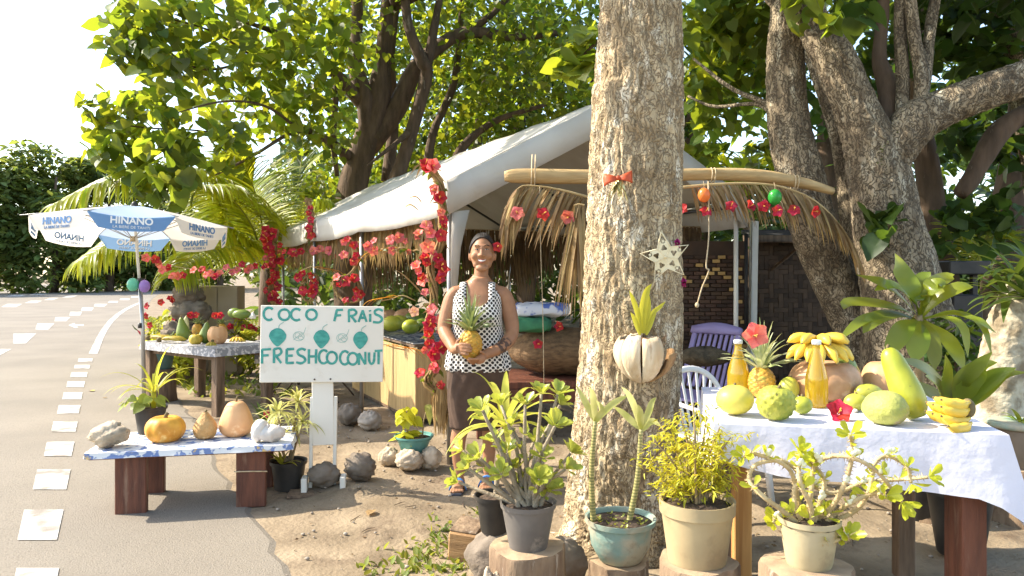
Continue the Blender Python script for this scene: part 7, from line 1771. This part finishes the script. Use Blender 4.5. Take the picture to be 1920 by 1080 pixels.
# arms
AR = [w(874, 546, .0), w(853, 551, .0), w(843, 574, -.01), w(835, 608, -.03), w(836, 622, -.06), w(849, 640, -.14), PC + Vector((-.105, .035, -.015)), PC + Vector((-.088, .005, -.012))]
AL = [w(924, 546, .0), w(944, 552, .0), w(953, 579, .0), w(960, 612, -.02), w(958, 630, -.06), w(940, 648, -.13), PC + Vector((.085, .02, -.05)), PC + Vector((.055, .005, -.062))]
for A_ in (AR, AL):
    c_ = curve([tuple(p) for p in A_], 26); body.tube(c_, list(np.interp(np.linspace(0, 1, 26), [0, .13, .25, .40, .52, .62, .82, .93, 1], [.036, .050, .054, .050, .043, .045, .033, .028, .031])), 14)
body.blob(w(856, 552), (.048, .050, .046), 16, 12); body.blob(w(941, 553), (.048, .050, .046), 16, 12)
body.tube([w(860, 548), w(880, 539, .01), (.018, .014, 1.325), w(918, 539, .01), w(937, 549)], [.040, .042, .052, .042, .040], 12)
# hands: palm, four bent fingers and a thumb closing on the fruit
def onp(deg, z, r): a = R(deg); return Vector((PC.x + r * math.cos(a), PC.y + r * math.sin(a), z))
body.tube([onp(182, PC.z - .012, .090), onp(205, PC.z - .006, .090), onp(222, PC.z, .088)], [.026, .030, .026], 12, flat=1.0)
for k in range(4):
    z = PC.z + .030 - .020 * k; L = [62, 70, 66, 52][k]; body.tube([onp(214, z * .5 + (PC.z) * .5, .088), onp(214 + L * .35, z, .086), onp(214 + L * .7, z - .003, .084), onp(214 + L, z - .008, .080)], [.0105, .010, .0092, .0075], 9)
body.tube([onp(195, PC.z + .010, .092), onp(210, PC.z + .042, .088), onp(224, PC.z + .060, .080)], [.012, .0105, .008], 9)
body.tube([onp(5, PC.z - .055, .080), onp(-20, PC.z - .070, .072), onp(-42, PC.z - .078, .062)], [.026, .030, .026], 12)
for k in range(4):
    r0 = .078 - .016 * k; L = [66, 76, 72, 58][k]; zz = PC.z - .062 - .010 * k; body.tube([onp(-30, zz, r0), onp(-30 - L * .4, zz - .004, r0 + .006), onp(-30 - L * .75, zz - .003, r0 + .008), onp(-30 - L, zz + .004, r0 + .006)], [.0105, .010, .0092, .0075], 9)
body.tube([onp(-8, PC.z - .045, .086), onp(-26, PC.z - .030, .090), onp(-42, PC.z - .018, .086)], [.012, .0105, .008], 9)
# legs and feet
for s, kx, ax_, fy in ((-1, -.098, -.108, -.02), (1, .085, .075, .05)):
    body.tube(curve([(s * .085 + .012, 0, .78), (kx - .002, fy * .3 - .012, .48), (kx + .004, fy * .5, .42), (ax_ + .012 * s, fy + .012, .30), (ax_, fy + .02, .08)], 22), list(np.interp(np.linspace(0, 1, 22), [0, .4, .55, .72, 1], [.085, .062, .054, .052, .032])), 16)
    body.blob((ax_, fy + .022, .045), (.034, .042, .042), 12, 10)
    body.tube([(ax_, fy + .02, .045), (ax_ - .004, fy - .06, .045), (ax_ - .008, fy - .13, .034)], [.036, .038, .034], 12, flat=.72)
    for k in range(5): body.tube([(ax_ - .008 + (k - 2) * .0165, fy - .125, .030), (ax_ - .008 + (k - 2) * .018, fy - .165 + .006 * abs(k - 1), .024)], [.011 if k else .012, .009], 8)
o = body.build('body', SKIN, woman)
md = o.modifiers.new('r', 'REMESH'); md.mode = 'VOXEL'; md.voxel_size = .0046; md.use_smooth_shade = True
sm = o.modifiers.new('s', 'SMOOTH'); sm.factor = .5; sm.iterations = 5
bpy.context.view_layer.update()
me = resm(None, o); o.modifiers.clear(); o.data = me
me.polygons.foreach_set('use_smooth', [True] * len(me.polygons))
# tattoo on the left forearm: dark ink inside a patch of the skin
_n, _l, _b = nodes(SKIN); tc = _n.new('ShaderNodeTexCoord'); vm = _n.new('ShaderNodeVectorMath'); vm.operation = 'DISTANCE'; vm.inputs[1].default_value = w(942, 645, -.125)
_l.new(tc.outputs['Object'], vm.inputs[0]); r1 = _n.new('ShaderNodeMapRange'); r1.inputs[1].default_value = .055; r1.inputs[2].default_value = .07; r1.inputs[3].default_value = 1; r1.inputs[4].default_value = 0; _l.new(vm.outputs['Value'], r1.inputs[0])
nz_ = _n.new('ShaderNodeTexNoise'); nz_.inputs['Scale'].default_value = 34; nz_.inputs['Detail'].default_value = 1; _l.new(tc.outputs['Object'], nz_.inputs[0]); gt = _n.new('ShaderNodeMapRange'); gt.inputs[1].default_value = .46; gt.inputs[2].default_value = .50; _l.new(nz_.outputs[0], gt.inputs[0])
mu = _n.new('ShaderNodeMath'); mu.operation = 'MULTIPLY'; _l.new(r1.outputs[0], mu.inputs[0]); _l.new(gt.outputs[0], mu.inputs[1]); m8 = _n.new('ShaderNodeMath'); m8.operation = 'MULTIPLY'; m8.inputs[1].default_value = .8; _l.new(mu.outputs[0], m8.inputs[0])
old = _b.inputs['Base Color'].links[0].from_socket; mx = _n.new('ShaderNodeMixRGB'); mx.inputs[2].default_value = (.035, .025, .025, 1); _l.new(m8.outputs[0], mx.inputs[0]); _l.new(old, mx.inputs[1]); _l.new(mx.outputs[0], _b.inputs['Base Color'])
# face
EYEW = mat('eye_white', (.75, .72, .68), rough=.2); IRIS = mat('dark_iris', (.03, .015, .01), rough=.15); LIPS = mat('lips', (.36, .12, .09), (.30, .09, .07), rough=.4, scale=20); TEETH = mat('teeth', (.82, .79, .72), rough=.25)
HAIR = mat('black_hair', (.012, .010, .009), (.03, .022, .018), rough=.55, scale=20, stretch=(6, .6, 1), spec=.25, bump=.4, bscale=30)
for s in (-1, 1):
    c_ = HC + Vector((s * .031, -.0862, .027)); b = MB(); b.blob(c_, (.0110, .0060, .0038), 14, 10); ey = b.build('eye', EYEW, woman)
    b = MB(); b.blob(c_ + Vector((.001, -.0046, 0)), (.0048, .0026, .0038), 10, 8); b.build('iris', IRIS, ey)
    b = MB(); b.tube([c_ + Vector((-.014, -.001, .0)), c_ + Vector((0, -.005, .0042)), c_ + Vector((.014, -.001, .0))], .0022, 6); b.build('upper_lid', HAIR, ey)
    b = MB(); b.tube(curve([tuple(HC + Vector((s * .014, -.100, .049))), tuple(HC + Vector((s * .032, -.096, .056))), tuple(HC + Vector((s * .053, -.080, .048)))], 8), [.003, .0042, .0042, .004, .004, .0035, .003, .0015], 6, flat=.6); b.build('eyebrow', HAIR, woman)
mc = HC + Vector((0, -.0915, -.047))
def mpt(t, dz): return mc + Vector((t * .029, .022 * t * t - .003, .012 * t * t + dz))
b = MB(); b.sheet([[mpt(t, .0046 * (1 - t * t)) + Vector((0, -.001, 0)) for t in np.linspace(-1, 1, 11)], [mpt(t, -.0040 * (1 - t * t)) + Vector((0, -.001, 0)) for t in np.linspace(-1, 1, 11)]]); b.build('teeth', TEETH, woman, solid=.006)
b = MB(); b.tube([mpt(t, .0068 * (1 - t * t)) for t in np.linspace(-1, 1, 13)], list(.0045 * (1 - .6 * np.abs(np.linspace(-1, 1, 13)))), 8); b.build('upper_lip', LIPS, woman)
b = MB(); b.tube([mpt(t, -.0082 * (1 - t * t)) for t in np.linspace(-1, 1, 13)], list(.0055 * (1 - .6 * np.abs(np.linspace(-1, 1, 13)))), 8); b.build('lower_lip', LIPS, woman)
b = MB(); vs = []; n_, m_ = 160, 110
def hairfn(a, t, v): return 1.0
b.blob(HC + Vector((0, .006, .004)), (HR[0] + .007, HR[1] + .005, HR[2] + .007), n_, m_, lambda a, t, v: headfn(a, t, v) * (1 + .006 * math.sin(40 * a)))
keep = []; hc = HC + Vector((0, .006, .004))
for f in b.f:
    c_ = sum((Vector(b.v[i]) for i in f), Vector()) / len(f) - hc; tt_ = min(1, max(0, (c_.y + .066) / .095)); line = lerp(.104, -.055, tt_ ** .75)
    if c_.z > line: keep.append(f)
b.f = keep; b.m = [0] * len(keep); hr = b.build('hair', HAIR, woman, solid=.006)
b = MB(); b.blob(HC + Vector((.0, .115, .03)), (.045, .04, .045), 18, 12, lambda a, t, v: 1 + .05 * math.sin(7 * a)); b.build('bun', HAIR, hr)
f_ = link('ear_flower', FL_RED[0], woman, mw=face_mat(w(932, 464, -.045), .036, (.35, -.9, .2), .5))
# clothes
DOT = bpy.data.materials.new('dotted_fabric'); DOT.use_nodes = True; _n, _l, _b = nodes(DOT); _b.inputs['Roughness'].default_value = .8
uvn = _n.new('ShaderNodeUVMap'); mp = _n.new('ShaderNodeMapping'); mp.inputs['Rotation'].default_value = (0, 0, R(45)); mp.inputs['Scale'].default_value = (43, 43, 43); vo = _n.new('ShaderNodeTexVoronoi'); vo.voronoi_dimensions = '2D'; vo.inputs['Randomness'].default_value = 0; vo.inputs['Scale'].default_value = 1
_l.new(uvn.outputs[0], mp.inputs[0]); _l.new(mp.outputs[0], vo.inputs[0]); rp = _n.new('ShaderNodeValToRGB'); rp.color_ramp.elements[0].position = .37; rp.color_ramp.elements[0].color = (.018, .014, .012, 1); rp.color_ramp.elements[1].position = .41; rp.color_ramp.elements[1].color = (.74, .70, .64, 1); _l.new(vo.outputs['Distance'], rp.inputs[0]); _l.new(rp.outputs[0], _b.inputs['Base Color'])
CT = [(.775, .205, .150, .014, 0), (.80, .214, .158, .014, 0), (.86, .205, .152, .012, 0), (.95, .182, .136, .01, 0), (1.05, .168, .124, .008, 0), (1.12, .164, .120, .006, 0), (1.19, .166, .119, .006, 0), (1.26, .172, .105, .008, .005), (1.33, .145, .084, .012, .01)]
n_ = 200; zs_ = list(np.linspace(.775, 1.30, 110)); b = MB()
def foldf(a, z): k = max(0, (1.08 - z) / .3); return bust(a, z) + .006 * k * math.sin(11 * a + 4 * z) + .004 * k * math.sin(23 * a - 6 * z)
ring_loft(b, CT, zs_, n_, foldf, caps=False)
def zmax(a):
    d = math.degrees(a) % 360; front = abs(((d - 270 + 180) % 360) - 180); side = min(abs(((d + 180) % 360) - 180), abs(d - 180))
    if front < 90: return 1.30 if 34 <= front <= 48 else (1.195 + .105 * (front / 34) ** 2.2 if front < 34 else lerp(1.30, 1.175, min(1, (front - 48) / 30)))
    bk_ = 180 - front; return 1.30 if 34 <= bk_ <= 50 else (1.24 if bk_ < 34 else lerp(1.30, 1.175, min(1, (bk_ - 50) / 28)))
uv = [(2 * math.pi * (k % n_) / n_ * .17, zs_[k // n_]) for k in range(len(b.v))]
keepi = []
for q, f in enumerate(b.f):
    c_ = sum((Vector(b.v[i]) for i in f), Vector()) / 4; i = f[0]; a = 2 * math.pi * ((i % n_) + .5) / n_
    if c_.z < zmax(a): keepi.append(f)
b.f = keepi; b.m = [0] * len(keepi); me = b.mesh('tank_top', DOT); ul = me.uv_layers.new(name='UVMap')
for p in me.polygons:
    us = [uv[me.loops[l].vertex_index] for l in p.loop_indices]; wrap = max(u for u, _ in us) - min(u for u, _ in us) > .5
    for l, (u, v) in zip(p.loop_indices, us): ul.data[l].uv = (u + (2 * math.pi * .17 if wrap and u < .2 else 0), v)
top = link('tank_top', me, woman); sd = top.modifiers.new('thickness', 'SOLIDIFY'); sd.thickness = .003
for s in (-1, 1):
    b = MB(); g = []
    def chest(x, z, sgn): rx, ry, cx, cy = tors(z, CT); return cy + sgn * (ry + .002) * max(0, 1 - (abs(x - cx) / rx) ** 2.44) ** .41
    xs_ = .010 + s * .094
    for yy, zz in curve([(chest(xs_, 1.20, -1), 1.20), (chest(xs_, 1.25, -1), 1.25), (chest(xs_, 1.29, -1), 1.29), (-.045, 1.338), (.01, 1.350), (.06, 1.325), (chest(xs_, 1.27, 1), 1.27), (chest(xs_, 1.22, 1), 1.22)], 26):
        xx = xs_; g.append([Vector((xx - .022, yy, zz + (.004 if s > 0 else -.002))), Vector((xx, yy, zz + .003)), Vector((xx + .022, yy, zz + (-.002 if s > 0 else .004)))])
    b.sheet(g); me = b.mesh('strap', DOT); ul = me.uv_layers.new(name='UVMap')
    for p in me.polygons:
        for l in p.loop_indices: v = me.vertices[me.loops[l].vertex_index].co; ul.data[l].uv = (v.x, v.z + v.y)
    st_ = link('shoulder_strap', me, top); sd = st_.modifiers.new('thickness', 'SOLIDIFY'); sd.thickness = .003
SKIRT = mat('brown_skirt_fabric', (.085, .050, .032), (.065, .038, .025), rough=.85, scale=20, bump=.25, bscale=60, bdist=.004)
KT = [(.40, .160, .128, -.008, .005), (.50, .172, .135, -.004, .003), (.62, .190, .145, .004, 0), (.72, .200, .150, .010, 0), (.80, .196, .146, .012, 0), (.84, .190, .142, .012, 0)]
b = MB(); ring_loft(b, KT, list(np.linspace(.40, .84, 26)), 64, lambda a, z: .005 * math.sin(7 * a + 9 * z) * max(0, (.8 - z) / .4) + .003 * math.sin(15 * a + 3 * math.sin(14 * z)), caps=False); b.build('skirt', SKIRT, woman, solid=.004)
SAND = mat('blue_sandal_strap', (.07, .22, .50), (.05, .16, .4), rough=.5, scale=10); SOLE = mat('sandal_sole', (.05, .05, .06), rough=.7)
for s, ax_, fy in ((-1, -.108, -.02), (1, .075, .05)):
    b = MB(); b.tube([(ax_, fy + .06, .010), (ax_ - .002, fy - .02, .010), (ax_ - .008, fy - .12, .010), (ax_ - .009, fy - .18, .010)], [.034, .036, .046, .032], 16, flat=.24); so = b.build('sandal_sole', SOLE, woman)
    b = MB(); g = [[Vector((ax_ - .006 + (.052 + .004 * q) * math.cos(a), fy - .055 - .028 * q, .012 + (.056 - .010 * q) * math.sin(a))) for a in np.linspace(0, math.pi, 11)] for q in (-1, 0, 1)]; b.sheet(g); b.build('sandal_strap', SAND, so, solid=.006)
NECK = mat('thin_chain', (.6, .5, .3), rough=.3, metal=.8)
b = MB(); b.tube(curve([(-.035, -.035, 1.36), (.0, -.068, 1.29), (.022, -.088, 1.262), (.045, -.068, 1.29), (.085, -.03, 1.36)], 16), .0016, 5); b.build('necklace', NECK, woman)
# the pineapple in her hands
pineapple('pineapple', 'fresh pineapple with long green crown held by the woman', Vector((WX, WY, gz(WX, WY))) + PC + Vector((0, 0, -.072)), PR * 1.02, .18, .30, .20, PINCR, 44)
